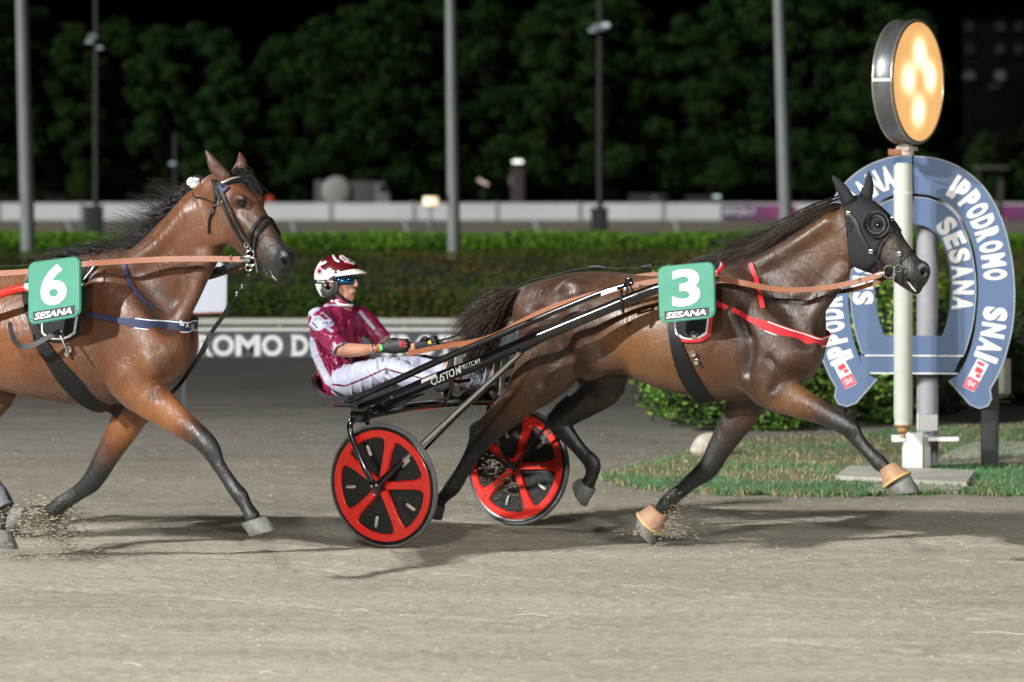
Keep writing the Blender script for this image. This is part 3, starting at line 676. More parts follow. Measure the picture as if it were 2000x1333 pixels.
# ================================================================ horse number 3: hooves, hood, tack, hair
M['nostril'] = mat('nostril', (.003, .002, .002), .9, spec=.1); M['hoof_dark'] = mat('hoof_dark', (.03, .028, .026), .7)
P3 = lambda x, y, s_=0.: FR3.p(x, y, s_)
P6 = lambda x, y, s_=0.: FR6.p(x, y, s_)
hoof4(P3, -.16, [(1727, 950), (1774, 923), (1795, 960), (1748, 966)], h3); boot4(P3, -.16, [(1719, 920), (1747, 902), (1777, 925), (1729, 955)], h3)
hoof4(P3, .16, [(1249, 1000), (1286, 1036), (1277, 1065), (1244, 1024)], h3); boot4(P3, .16, [(1272, 984), (1303, 1009), (1287, 1044), (1246, 1003)], h3)
hoof4(P3, -.165, [(846, 975), (868, 992), (860, 1016), (834, 1004)], h3, 'hoof_dark'); hoof4(P3, .15, [(1131, 934), (1163, 958), (1143, 990), (1120, 943)], h3)
hoof4(P6, -.17, [(472, 1024), (519, 1008), (538, 1036), (492, 1049)], h6); hoof4(P6, .16, [(48, 990), (54, 1022), (22, 1048), (27, 990)], h6)
hoof4(P6, .15, [(-10, 1030), (20, 1036), (32, 1073), (-14, 1064)], h6); hoof4(P6, -.165, [(-532, 1000), (-508, 1014), (-520, 1044), (-552, 1026)], h6)
# grey bandage on the far hind cannon of number 6
mb = MB(); mb.tube([P6(-42, 915, .15), P6(-22, 942, .15), P6(-4, 966, .15), P6(8, 992, .15)], [.058, .054, .056, .060], 20); mb.build('leg_bandage', mat('bandage', (.13, .14, .16), .8, noise=.3, nscale=20, bump=.5, bscale=60), h6)

def eyeball(fr, bv, px, py, y, parent, r=.019):
    p = fr.p(px, py, y); h_, nn = hit(fr, bv, px, py); c = h_ + nn*.001 if h_ is not None else p
    mb = MB(); mb.lathe([(r*math.sin(R(a)), r*math.cos(R(a))) for a in range(0, 181, 15)], c, (0, 0, 1), 18); mb.build('eye', M['eye'], parent)
    return c, nn
c3e, n3e = eyeball(FR3, bv3, 1715, 440, -.09, h3); c6e, n6e = eyeball(FR6, bv6, 472, 397, -.12, h6, .021)
for (fr_, hh, c_) in ((FR3, h3, c3e),):
    c2 = Vector((c_.x+(.03 if fr_ is FR6 else 0), -c_.y-(.10 if fr_ is FR6 else .01), c_.z)); mb = MB(); mb.lathe([(.02*math.sin(R(a)), .02*math.cos(R(a))) for a in range(0, 181, 15)], c2, (0, 0, 1), 18); mb.build('eye', M['eye'], hh)

for fr_, bv_, (x_, y_), hh in ((FR3, bv3, (1802, 533), h3), (FR6, bv6, (554, 510), h6)):
    h_, nn = hit(fr_, bv_, x_, y_); a_ = Vector((.45, 0, -.9)); b_ = nn.cross(a_).normalized(); a_ = b_.cross(nn).normalized(); vs = []; fs = []
    for i in range(9):
        for j in range(16):
            p_, t_ = R(180*i/8), R(22.5*j); vs.append(h_-nn*.002+nn*(.006*math.cos(p_))+a_*(.021*math.sin(p_)*math.cos(t_))+b_*(.014*math.sin(p_)*math.sin(t_)))
    fs = [(i*16+j, i*16+(j+1) % 16, (i+1)*16+(j+1) % 16, (i+1)*16+j) for i in range(8) for j in range(16)]
    MB().add(vs, fs).build('nostril', M['nostril'], hh)  # black plug that paints the dark inside of the nostril hole
# hood: black stretch cloth over ears, brow and jaw
hood = patch('hood', FR3, f3, [(1652, 408), (1650, 385), (1640, 372), (1618, 350), (1622, 332), (1650, 345), (1672, 368), (1680, 325), (1700, 325), (1710, 350), (1712, 384), (1735, 410), (1752, 440), (1746, 456), (1722, 480), (1716, 512), (1712, 545), (1685, 545), (1660, 528), (1662, 505), (1660, 470)], .005, M['black_cloth'], h3, yref=-.05)
mb = MB(); cup = hit(FR3, bv3, 1714, 440); cc, cn = cup[0], Vector((.12, -1, .1)).normalized()
torus(mb, cc+cn*.020, cn, .064, .010, 32, 8); torus(mb, cc+cn*.030, cn, .058, .009, 28, 8, arc=(100, 330)); ec = mb.build('eye_cup', M['black_gloss'], h3)
mb = MB(); torus(mb, cc+cn*.026, cn, .047, .0026, 32, 6); torus(mb, cc+cn*.028, cn, .070, .002, 32, 6, arc=(60, 250)); mb.build('metal_ring', M['chrome'], ec)
br = MB()
band_on(FR3, bv3, [(1655, 414), (1672, 432), (1684, 462), (1703, 494), (1722, 515), (1731, 524)], .020, off=.014, mb=br)
band_on(FR3, bv3, [(1702, 396), (1722, 412), (1740, 436), (1752, 462), (1757, 490), (1757, 516)], .015, off=.012, mb=br)
band_on(FR3, bv3, [(1745, 452), (1722, 478), (1716, 500), (1700, 520), (1692, 530)], .012, off=.011, mb=br)
loop_on(bv3, P3(1764, 512, -.02), P3(1790, 545)-P3(1760, 510), (0, -1, 0), 0, 360, .016, off=.006, mb=br)
bridle3 = br.build('bridle', M['black_leather'], h3)
for x, y in ((1660, 418), (1703, 492), (1757, 498), (1738, 432)):
    h_, nn = hit(FR3, bv3, x, y)
    if h_ is not None: MB().box(h_+nn*.018, (.026, .004, .020), bev=.0015).build('buckle', M['chrome'], bridle3)
mb = MB(); q = P3(1737, 531, -.13); torus(mb, q, (.1, -1, .1), .034, .0042, 28, 8); q2 = P3(1755, 524, -.12); torus(mb, q2, (.1, -1, .1), .018, .0034, 22, 8); mb.tube([P3(1747, 520, -.13), P3(1744, 560, -.12)], .004, 6)
mb.build('bit', M['chrome'], h3)
mb = MB(); q = P3(1737, 531, .08); torus(mb, q, (.1, -1, .1), .034, .0042, 28, 8); mb.build('bit', M['chrome'], h3)
# teeth/lip corner
mb = MB(); mb.tube([P3(1774, 551, -.095), P3(1782, 562, -.085), P3(1789, 570, -.08)], [.002, .006, .003], 6); mb.build('teeth', mat('teeth', (.55, .5, .4), .4), h3)
mb = MB(); mb.tube([P6(528, 528, -.155), P6(535, 540, -.15), P6(542, 549, -.14)], [.003, .008, .003], 6); mb.build('teeth', mat('teeth_cream', (.6, .52, .35), .4), h6)

# girth, pad, collar
gdir = (P3(1392, 790)-P3(1352, 600)).normalized(); gn = gdir.cross(Vector((0, 1, 0))).normalized()
g_ = loop_on(bv3, P3(1372, 680), gn, gdir, -180, 180, lambda t: .036+.075*np.exp(-((t-.5)/.30)**4), off=.010, thick=.008, n=90)
girth3 = g_.build('girth', M['black_leather'], h3)
for x, y, w_ in ((1358, 655, .02), (1356, 690, .016), (1362, 705, .01)):
    h_, nn = hit(FR3, bv3, x, y)
    if h_ is not None: mb = MB(); torus(mb, h_+nn*.02, nn, w_, .003, 16, 6); mb.box(h_+nn*.02, (.022, .003, .03), bev=.001); mb.build('buckle', M['chrome'], girth3)
def ushape(x0, x1, y0, y1): return [(x0, y0), (x0-1, y1-24), (x0+6, y1-6), (x0+18, y1), ((x0+x1)/2, y1+1), (x1-18, y1), (x1-5, y1-7), (x1+1, y1-24), (x1, y0)]
pad3 = patch('saddle_pad', FR3, f3, ushape(1323, 1392, 520, 668), .012, M['red_web'], h3, yref=-.25, ylim=(-1, 0))
patch('pad_piping', FR3, f3, ushape(1328, 1387, 520, 662), .015, M['white_trim'], pad3, yref=-.25, ylim=(-1, 0))
patch('pad_panel', FR3, f3, ushape(1331, 1384, 520, 659), .018, M['black_cloth'], pad3, yref=-.25, ylim=(-1, 0))
def collar(bv, fr, A, B, cpt, wide, thin, mm, parent, text=None, tfn=None):
    """breast collar: plane through near point A, front B, and the cross axis"""
    d = (fr.p(*B, 0)-fr.p(*A, -.25)); d.y = 0; d.normalize(); nn = d.cross(Vector((0, 1, 0))).normalized(); c = fr.p(*A, -.25); c = Vector((c.x, 0, c.z))+d*cpt
    wf = lambda t: thin+(wide-thin)*(1/(1+np.exp(-(t-.18)*60)))*(1/(1+np.exp((t-.82)*60)))
    s_ = 1 if nn.cross(d).y < 0 else -1
    out = loop_on(bv, c, nn, d, -140, 140, wf, off=.009, thick=.006, n=70).build('breast_collar', mm, parent)
    for sh in (-1, 1):
        loop_on(bv, c, nn, d, -84, 84, .005, off=.0125, thick=.003, n=60, lat=sh*wide*.40).build('collar_piping', M['white_trim'], out)
    return out, c, nn, d
col3, *_ = collar(bv3, FR3, (1400, 592), (1600, 662), .30, .066, .028, M['red_web'], h3)
band_on(FR3, bv3, [(1468, 516), (1474, 540), (1482, 575), (1490, 604)], .024, off=.012).build('neck_strap', M['red_web'], h3)
band_on(FR3, bv3, [(1412, 512), (1404, 528), (1400, 548)], .024, off=.012).build('wither_strap', M['red_web'], h3)
# back strap, crupper, check rein
def backstrap(fr, bv, pix, width, parent, nm, lift=.012):
    P = []; Nn = []
    for q in spline(np.array(pix, float), 8):
        v = fr.p(q[0], q[1], 0.); r = bv.ray_cast(Vector((v.x, 0, 2.6)), Vector((0, 0, -1)))
        z = v.z if r[0] is None else max(v.z, r[0].z+lift); P.append(Vector((v.x, 0, z))); Nn.append(Vector((0, 0, 1)))
    mb = MB(); ribbon(mb, P, Nn, width, .005); return mb.build(nm, M['black_leather'], parent)
backstrap(FR3, bv3, [(1010, 560), (1062, 545), (1110, 530), (1150, 524), (1220, 524), (1290, 521), (1345, 515), (1375, 506)], .02, h3, 'crupper_strap')
mb = MB(); mb.tube([P3(1148, 523), P3(1170, 522), P3(1185, 524)], [.012, .016, .01], 8); mb.build('strap_keeper', M['black_leather'], h3); mb = MB(); mb.tube([P3(1255, 522), P3(1275, 519)], .012, 8); mb.build('strap_keeper', M['black_leather'], h3)
mb = MB(); torus(mb, P3(1070, 548), (0, 1, 0), .014, .003, 14, 6); mb.build('harness_ring', M['chrome'], h3); mb = MB(); torus(mb, P3(1372, 505), (0, 1, 0), .016, .003, 14, 6); mb.tube([P3(1365, 508), P3(1388, 498)], .004, 6); mb.build('harness_ring', M['chrome'], h3)
mb = MB(); cr = [P3(1385, 503), P3(1440, 478), P3(1520, 440), P3(1590, 405), P3(1650, 385)]; ribbon(mb, cr, [Vector((0, -.5, 1))]*5, .016, .006); mb.build('check_rein', M['black_leather'], h3); mb = MB(); ribbon(mb, [v+Vector((0, -.03, .012)) for v in cr[2:]], [Vector((0, -.5, 1))]*3, .014, .006); mb.build('check_rein', M['black_leather'], h3)
mb = MB(); mb.tube([P3(1660, 435, -.11), P3(1650, 442, -.13), P3(1632, 458, -.12)], [.004, .003, .001], 5); mb.build('hood_tie', M['black_cloth'], h3)

# mane and tail
rt = crest(FR3, bv3, [(1400, 512), (1450, 492), (1510, 462), (1560, 440), (1605, 412), (1650, 388)], 2800, .016)
strands('mane', rt, M['hair_brown'], h3, [(-.75, rng.normal(-.42, .35), rng.normal(.12, .2)) for _ in rt], 0.22, r=.0020, wind=(-.8, -.16, -.5), grav=.3, jit=.16, curl=.04, clump=9, seed=3)
rt = crest(FR3, bv3, [(1440, 498), (1500, 466), (1560, 438)], 260, .016)
strands('mane', rt, M['hair_brown'], h3, [(-.8, rng.normal(-.1, .3), rng.uniform(.1, .8)) for _ in rt], .22, r=.0013, wind=(-1, -.05, .1), grav=.0, jit=.3, curl=.1, clump=4, seed=13)
tl = []; td = []
for i in range(2000):
    q = rng.uniform(0, 1); v = P3(1022-34*q, 566+34*q, 0); tl.append((v.x, rng.normal(0, .022), v.z)); td.append((-1, rng.normal(0, .28), rng.uniform(-.5, .35)))
strands('tail', tl, M['hair_brown'], h3, td, lambda i: .44, r=.0018, seg=9, wind=(-.62, 0, -.62), grav=.7, jit=.16, curl=.08, clump=10, seed=5)
tl = []; td = []
for i in range(300):
    q = rng.uniform(0, 1); v = P3(1005-30*q, 590+40*q, 0); tl.append((v.x, rng.normal(0, .025), v.z)); td.append((-.8, rng.normal(.1, .25), rng.uniform(-.9, -.1)))
strands('tail', tl, M['hair_brown'], h3, td, lambda i: .68, r=.0022, seg=10, wind=(-.28, .05, -.95), grav=.8, jit=.14, curl=.09, clump=9, seed=15)

# ================================================================ horse number 6: tack and hair
br = MB()
band_on(FR6, bv6, [(417, 352), (424, 372), (438, 402), (452, 432), (468, 460), (482, 480), (488, 492)], .018, off=.010, mb=br)
band_on(FR6, bv6, [(424, 350), (433, 372), (450, 405), (468, 440), (484, 466), (492, 478)], .016, off=.011, mb=br)
band_on(FR6, bv6, [(418, 370), (432, 364), (452, 358), (478, 356), (498, 361)], .022, off=.010, mb=br)
band_on(FR6, bv6, [(421, 372), (423, 392), (418, 412), (411, 432), (410, 456)], .013, off=.010, mb=br)
L6v = Vector((.287, .958, 0))
def nose_loop(px, py, a, b, width, mb): 
    ax = (P6(*b, -.02-.0009*(b[0]-435))-P6(*a, -.02-.0009*(a[0]-435))).normalized()
    return loop_on(bv6, P6(px, py, -.02-.0009*(px-435)), ax, -L6v, 0, 360, width, off=.008, thick=.007, mb=mb)
nose_loop(513, 462, (478, 470), (545, 505), .022, br); nose_loop(520, 470, (490, 470), (545, 500), .020, br)
bridle6 = br.build('bridle', M['black_leather'], h6)
band_on(FR6, bv6, [(436, 360), (452, 354), (478, 352), (499, 358)], .010, off=.017).build('browband_trim', mat('crystal_trim', (.7, .7, .72), .2, metal=.6, noise=.4, nscale=120), bridle6)
band_on(FR6, bv6, [(430, 366), (438, 374), (446, 366)], .020, off=.013).build('head_pad', M['navy_web'], bridle6)
for x, y in ((434, 395), (486, 478), (490, 484)):
    h_, nn = hit(FR6, bv6, x, y)
    if h_ is not None: mb = MB(); torus(mb, h_+nn*.018, nn, .014, .003, 16, 6); mb.build('buckle', M['chrome'], bridle6)
mb = MB(); h_, nn = hit(FR6, bv6, 416, 412); torus(mb, (h_ or P6(416, 412, -.1))+Vector((0, -.018, 0)), (0, 1, 0), .013, .0035, 16, 6); mb.tube([P6(420, 401, -.14), P6(436, 396, -.15)], .006, 8)
mb.build('buckle', M['chrome'], bridle6)
mb = MB(); torus(mb, P6(489, 497, -.17), (.3, -1, 0), .020, .0042, 24, 8); torus(mb, P6(490, 511, -.17), (.3, -1, 0), .024, .0042, 24, 8); mb.tube([P6(498, 505, -.17), P6(503, 532, -.17)], .006, 8); torus(mb, P6(486, 523, -.15), (.3, -1, 0), .017, .0035, 20, 8); mb.build('bit', M['chrome'], h6)
# check cord, ear plug pompom
mb = MB(); mb.tube([P6(376, 384, -.10), P6(398, 388, -.12), P6(424, 400, -.14)], .0035, 6); mb.tube([P6(372, 360, 0), P6(376, 372, -.06), P6(379, 386, -.10)], .0028, 6); mb.build('check_cord', M['black_leather'], h6)
mb = MB(); torus(mb, P6(376, 387, -.11), (0, 1, 0), .009, .002, 12, 6); mb.build('cord_ring', M['chrome'], h6)
vs = MB(); pc = P6(379, 358, -.03)
for i in range(9):
    a = i*.7; vs.lathe([(0.001, -.022), (.016, -.014), (.022, 0), (.016, .014), (.001, .022)], pc+Vector((math.cos(a)*.018, math.sin(a*2)*.012, math.sin(a)*.012)), (math.cos(a), .3, math.sin(a)), 8)
vs.build('ear_plug_tuft', mat('white_fluff', (.8, .8, .78), .9, bump=.6, bscale=90), h6)
mb = MB(); mb.tube([P6(366, 372, -.02), P6(376, 368, -.03), P6(393, 366, -.03)], [.012, .018, .01], 8); mb.build('tuft_clip', M['black_leather'], h6)
gdir = (P6(205, 800)-P6(128, 640)).normalized(); gn = gdir.cross(Vector((0, 1, 0))).normalized()
g_ = loop_on(bv6, P6(168, 700), gn, gdir, -180, 180, lambda t: .036+.085*np.exp(-((t-.5)/.30)**4), off=.010, thick=.008, n=90); girth6 = g_.build('girth', M['black_leather'], h6)
for x, y, w_ in ((122, 652, .018), (138, 682, .016), (134, 690, .01)):
    h_, nn = hit(FR6, bv6, x, y)
    if h_ is not None: mb = MB(); torus(mb, h_+nn*.022, nn, w_, .003, 16, 6); mb.box(h_+nn*.02, (.02, .003, .028), bev=.001); mb.build('buckle', M['chrome'], girth6)
mb = MB(); mb.tube([P6(116, 650, -.36), P6(124, 668, -.37), P6(134, 690, -.37)], .006, 8)
mb.build('buckle', M['chrome'], girth6)
pad6 = patch('saddle_pad', FR6, f6, ushape(90, 158, 520, 666), .012, M['black_cloth'], h6, yref=-.25, ylim=(-1, 0))
patch('pad_piping', FR6, f6, ushape(94, 154, 520, 662), .015, M['white_trim'], pad6, yref=-.25, ylim=(-1, 0))
patch('pad_panel', FR6, f6, ushape(97, 151, 520, 659), .018, M['black_cloth'], pad6, yref=-.25, ylim=(-1, 0))
col6, cc6, cn6, cd6 = collar(bv6, FR6, (160, 611), (372, 636), .34, .062, .026, M['navy_web'], h6)
band_on(FR6, bv6, [(243, 512), (246, 535), (258, 565), (280, 590), (302, 606)], .018, off=.010).build('neck_strap', M['navy_web'], h6)
# collar lettering
mb = MB()
for i, ch in enumerate('BAB'):
    px = 351+i*8.6; py = 631+i*3.6
    def fn(u, v, px=px, py=py):
        h_, nn = hit(FR6, bv6, px+u*6.2, py+5.4-v*10.5+u*1.6); return (h_+nn*.016) if h_ is not None else P6(px, py, -.1)
    text_mb(mb, ch, fn, bold=.01)
mb.build('collar_lettering', M['white_trim'], col6, smooth=False, fix=False)
# loose strap end, martingale
mb = MB(); P = [P6(118, 648, -.36), P6(96, 658, -.38), P6(70, 672, -.40), P6(44, 678, -.42), P6(28, 665, -.43), P6(21, 642, -.43), P6(19, 630, -.43)]; Q = [Vector(v) for v in spline(np.array([p[:] for p in P]), 5)]
ribbon(mb, Q, [Vector((0, -1, .15))]*len(Q), .028, .004); mb.build('strap_end', M['black_leather'], h6)
mb = MB(); P = [P6(486, 530, -.14), P6(475, 556, -.13), P6(458, 585, -.12), P6(438, 615, -.10), P6(412, 652, -.08), P6(392, 690, -.06), P6(368, 728, -.05), P6(350, 752, -.04), P6(330, 772, 0)]
Q = [Vector(v) for v in spline(np.array([p[:] for p in P]), 5)]; ribbon(mb, Q, [Vector((.3, -1, 0))]*len(Q), [.010 if i < 14 else .022 for i in range(len(Q))], .005)
P = [P6(412, 650, -.10), P6(402, 680, -.11), P6(386, 706, -.09)]; Q = [Vector(v) for v in spline(np.array([p[:] for p in P]), 5)]; ribbon(mb, Q, [Vector((.3, -1, 0))]*len(Q), .016, .004); mb.build('martingale', M['black_leather'], h6)
for x, y in ((473, 560), (462, 575), (485, 535)): MB().box(P6(x, y, -.135), (.01, .008, .02), bev=.002).build('snap_hook', M['chrome'], h6)
mb = MB(); mb.tube([P6(175, 513, -.30), P6(169, 526, -.34), P6(161, 545, -.37)], .005, 8); mb.build('rein_rod', M['chrome'], h6)
backstrap(FR6, bv6, [(-300, 545), (-200, 524), (-100, 519), (0, 520), (60, 517), (130, 506)], .022, h6, 'crupper_strap')
# hair
rt = crest(FR6, bv6, [(235, 500), (275, 472), (305, 446), (330, 425), (355, 402), (380, 376), (408, 348)], 3200, .018)
strands('mane', rt, M['hair_black'], h6, [(-.7, rng.normal(.12, .25), rng.normal(.05, .22)) for _ in rt], 0.17, r=.0020, wind=(-.8, .08, -.5), grav=.2, jit=.16, curl=.04, clump=8, seed=4)
rt = crest(FR6, bv6, [(245, 494), (290, 458), (330, 425), (372, 384)], 420, .018)
strands('mane', rt, M['hair_black'], h6, [(-.9, rng.normal(.1, .25), rng.uniform(-.1, .7)) for _ in rt], .30, r=.0012, wind=(-1, .05, .12), grav=-.05, jit=.26, curl=.12, clump=5, seed=14)
rt = crest(FR6, bv6, [(120, 512), (180, 504), (240, 498)], 500, .02)
strands('mane', rt, M['hair_black'], h6, [(-.95, rng.normal(0, .3), rng.uniform(-.1, .4)) for _ in rt], .2, r=.0024, wind=(-1, 0, -.1), grav=.0, jit=.2, curl=.06, clump=8, seed=24)
rt = []; dd = []
for i in range(1300):
    px = rng.uniform(425, 478); p = P6(px, 336+.05*(px-425), rng.uniform(-.05, .05)); r_ = bv6.ray_cast(Vector((p.x, p.y, 2.6)), Vector((0, 0, -1)))
    if r_[0] is not None and r_[0].z > 1.75: rt.append(r_[0]); dd.append((.9, rng.normal(-.1, .3), rng.uniform(-.2, .3)))
strands('forelock', rt, M['hair_black'], h6, dd, .15, r=.0027, wind=(.45, .05, -.7), grav=.5, jit=.16, curl=.03, clump=7, seed=6)
tl = []; td = []
for i in range(700):
    q = rng.uniform(0, 1); v = P6(-368-26*q, 566+34*q, 0); tl.append((v.x, rng.normal(0, .022), v.z)); td.append((-.8, rng.normal(0, .25), rng.uniform(-.7, .2)))
strands('tail', tl, M['hair_black'], h6, td, lambda i: .65, r=.003, seg=8, wind=(-.6, 0, -.7), grav=.6, jit=.14, curl=.08, clump=9, seed=7)

# number plates: they hang on the harness saddles, things of their own
plate('number_plate', FR3, [(1285, 521), (1396, 511), (1398, 621), (1289, 632)], -.47, '3', 'green plate with white numeral 3 and SESANA on a dark bay horse', 'green number plates')
plate('number_plate', FR6, [(56, 513), (158, 500), (159, 618), (57, 636)], -.48, '6', 'green plate with white numeral 6 and SESANA on a brighter bay horse', 'green number plates')
# reins
def rein(name, fr, pts, width, label, extra=None):
    th = thing(name, label, 'rein', (*fr.m, 0), fr.rz, 'tan leather driving reins')
    Q = [Vector(v) for v in spline(np.array([fr.p(*p)[:] for p in pts]), 6)]; mb = MB()
    ribbon(mb, Q, [Vector((.15, -1, .25))]*len(Q), width, .005); mb.build('rein_strap', M['tan_leather'], th); return th
r3 = rein('driving_rein', FR3, [(796, 692, -.13), (850, 680, -.20), (925, 668, -.30), (975, 652, -.36), (1020, 628, -.385), (1080, 600, -.40), (1150, 578, -.41), (1215, 563, -.38), (1285, 549, -.35), (1340, 545, -.34), (1400, 544, -.33), (1450, 553, -.32), (1500, 563, -.27), (1550, 567, -.22), (1600, 564, -.18), (1650, 556, -.15), (1700, 543, -.14), (1722, 535, -.135)], .030,
          'near tan rein running from the seated driver past plate 3 to the bit')
mb = MB(); mb.tube([P3(1712, 538, -.137), P3(1728, 533, -.132)], .009, 8); mb.build('rein_buckle', M['chrome'], r3); MB().box(P3(1678, 548, -.148), (.012, .008, .036), bev=.002).build('rein_keeper', M['chrome'], r3)
rein('driving_rein', FR3, [(850, 676, .12), (940, 655, .28), (1050, 596, .36), (1200, 548, .38), (1330, 535, .36), (1450, 555, .30), (1560, 570, .24), (1640, 570, .16), (1700, 556, .10), (1735, 540, .09)], .024,
     'far tan rein passing behind the dark bay horse')
r6 = rein('driving_rein', FR6, [(-500, 600, -.38), (-250, 552, -.42), (-60, 538, -.42), (56, 531, -.37), (110, 524, -.35), (168, 516, -.34), (240, 511, -.26), (320, 507, -.2), (400, 506, -.18), (472, 507, -.175)], .030,
     'near tan rein stretched along the neck of horse 6')
mb = MB(); mb.box(P6(479, 506, -.175), (.06, .008, .028), bev=.002); mb.build('rein_buckle', M['chrome'], r6); MB().box(P6(452, 507, -.178), (.006, .014, .040), bev=.001).build('rein_keeper', M['chrome'], r6)
tr = rein('driving_rein', FR6, [(330, 560, .25), (400, 545, .2), (440, 533, .1), (470, 522, .0), (484, 517, -.03)], .022, 'far tan rein with a fluffy black cover beneath the horse 6 jaw')
mb = MB(); Q = [Vector(v) for v in spline(np.array([P6(385, 545, .2)[:], P6(415, 532, .12)[:], P6(445, 523, .03)[:], P6(478, 513, -.03)[:]]), 8)]
mb.tube(Q, [.012+.005*((i*7) % 3) for i in range(len(Q))], 7); mb.build('rein_cover', M['black_cloth'], tr)
# ================================================================ sulky of horse 3
sk = thing('sulky', 'black racing sulky with red five-spoke wheels drawn by horse 3', 'sulky', (*FR3.m, 0), FR3.rz, 'racing sulkies')
def wheel(y, cam_, nm):
    """five-spoke disc wheel, leaning out at the ground"""
    root = bpy.data.objects.new('wheel', None); C.objects.link(root); root.parent = sk; root.location = (0, y, .352); root.rotation_euler = (R(cam_), 0, 0); root.empty_display_size = .1
    Rw = .352
    mb = MB(); torus(mb, (0, 0, 0), (0, 1, 0), Rw-.017, .0165, 72, 12); mb.build('tyre', M['rubber'], root)
    mb = MB(); mb.lathe([(Rw-.019, -.017), (Rw-.026, -.022), (Rw-.036, -.020), (Rw-.036, .020), (Rw-.026, .022), (Rw-.019, .017)], (0, 0, 0), (0, 1, 0), 72); mb.build('rim_band', M['wheel_black'], root)
    for sd in (-1, 1):
        mb = MB(); n = 16
        ro, ri = Rw-.034, Rw-.082; ys = sd*.024; yi = sd*.014
        # spider: outline of ring windows with filleted spoke roots
        vs = []; fs = []; N = 150
        def win(an):          # inner edge radius of the rim ring at this angle: rises into fillets at the spokes
            d = (an-4) % 72; d = min(d, 72-d); return ri-(.018*max(0, 1-(d-6.5)/6)**2 if d > 6.5 else .018)
        for i in range(N):
            an = 360*i/N; a_ = R(an); r_in = win(an)
            for rr, yy in ((ro, ys*.7), (ro-.006, ys), (r_in+.006, ys), (r_in, yi)): vs.append(Vector((rr*math.cos(a_), yy, rr*math.sin(a_))))
        for i in range(N):
            for k in range(3): fs.append((4*i+k, 4*i+k+1, 4*((i+1) % N)+k+1, 4*((i+1) % N)+k))
        mb.add(vs, fs)
        for q in range(5):
            a_ = R(4+72*q); d = Vector((math.cos(a_), 0, math.sin(a_))); t = Vector((-math.sin(a_), 0, math.cos(a_)))
            vs = []; fs = []
            for j in range(9):
                u = j/8; r_ = .030+(ri-.012-.030)*u; w_ = .024+.007*u**2+.012*max(0, u-.85)/.15; bul = .010*(1-u)
                for wk, yk in ((-1, yi), (-.75, ys+sd*bul), (.75, ys+sd*bul), (1, yi)): vs.append(d*r_+t*(w_*wk)+Vector((0, yk, 0)))
            for j in range(8):
                for k in range(3): fs.append((4*j+k, 4*j+k+1, 4*j+5+k, 4*j+4+k))
            mb.add(vs, fs)
        mb.build('spider', M['wheel_red'], root)
    mb = MB(); mb.lathe([(.001, -.010), (ri+.01, -.010), (ri+.01, .010), (.001, .010)], (0, 0, 0), (0, 1, 0), 64); mb.build('disc', M['wheel_black'], root)
    for q in range(5):
        a_ = R(36+4+72*q); mb = MB(); d = Vector((math.cos(a_), 0, math.sin(a_))); t = Vector((-math.sin(a_), 0, math.cos(a_)))
        for sd in (-1, 1):
            mb.tube([d*.180+Vector((0, sd*.012, 0)), d*.188+Vector((0, sd*.014, 0)), d*.232+Vector((0, sd*.014, 0)), d*.240+Vector((0, sd*.012, 0))], [.007, .0095, .0095, .007], 10)
        mb.build('reflector', M['reflector'], root)
    mb = MB(); mb.lathe([(.001, -.055), (.020, -.052), (.030, -.030), (.034, -.024), (.034, .024), (.030, .030), (.020, .052), (.001, .055)], (0, 0, 0), (0, 1, 0), 24); mb.build('hub', M['black_gloss'], root)
    return root
M['reflector'] = mat('reflector', (.45, .44, .40), .35, noise=.3, nscale=60)
wheel(-.75, 5, 'near'); wheel(.75, -5, 'far')
def bar(name, pts, r, m, n=12, sm=8, parent=sk, **kw):
    Q = [Vector(v) for v in spline(np.array([tuple(p) for p in pts]), sm)] if sm else [Vector(p) for p in pts]
    if isinstance(r, (list, tuple)): r = list(np.interp(np.linspace(0, 1, len(Q)), np.linspace(0, 1, len(r)), r))
    mb = MB(); mb.tube(Q, r, n, **kw); return mb.build(name, m, parent)
G = M['black_gloss']
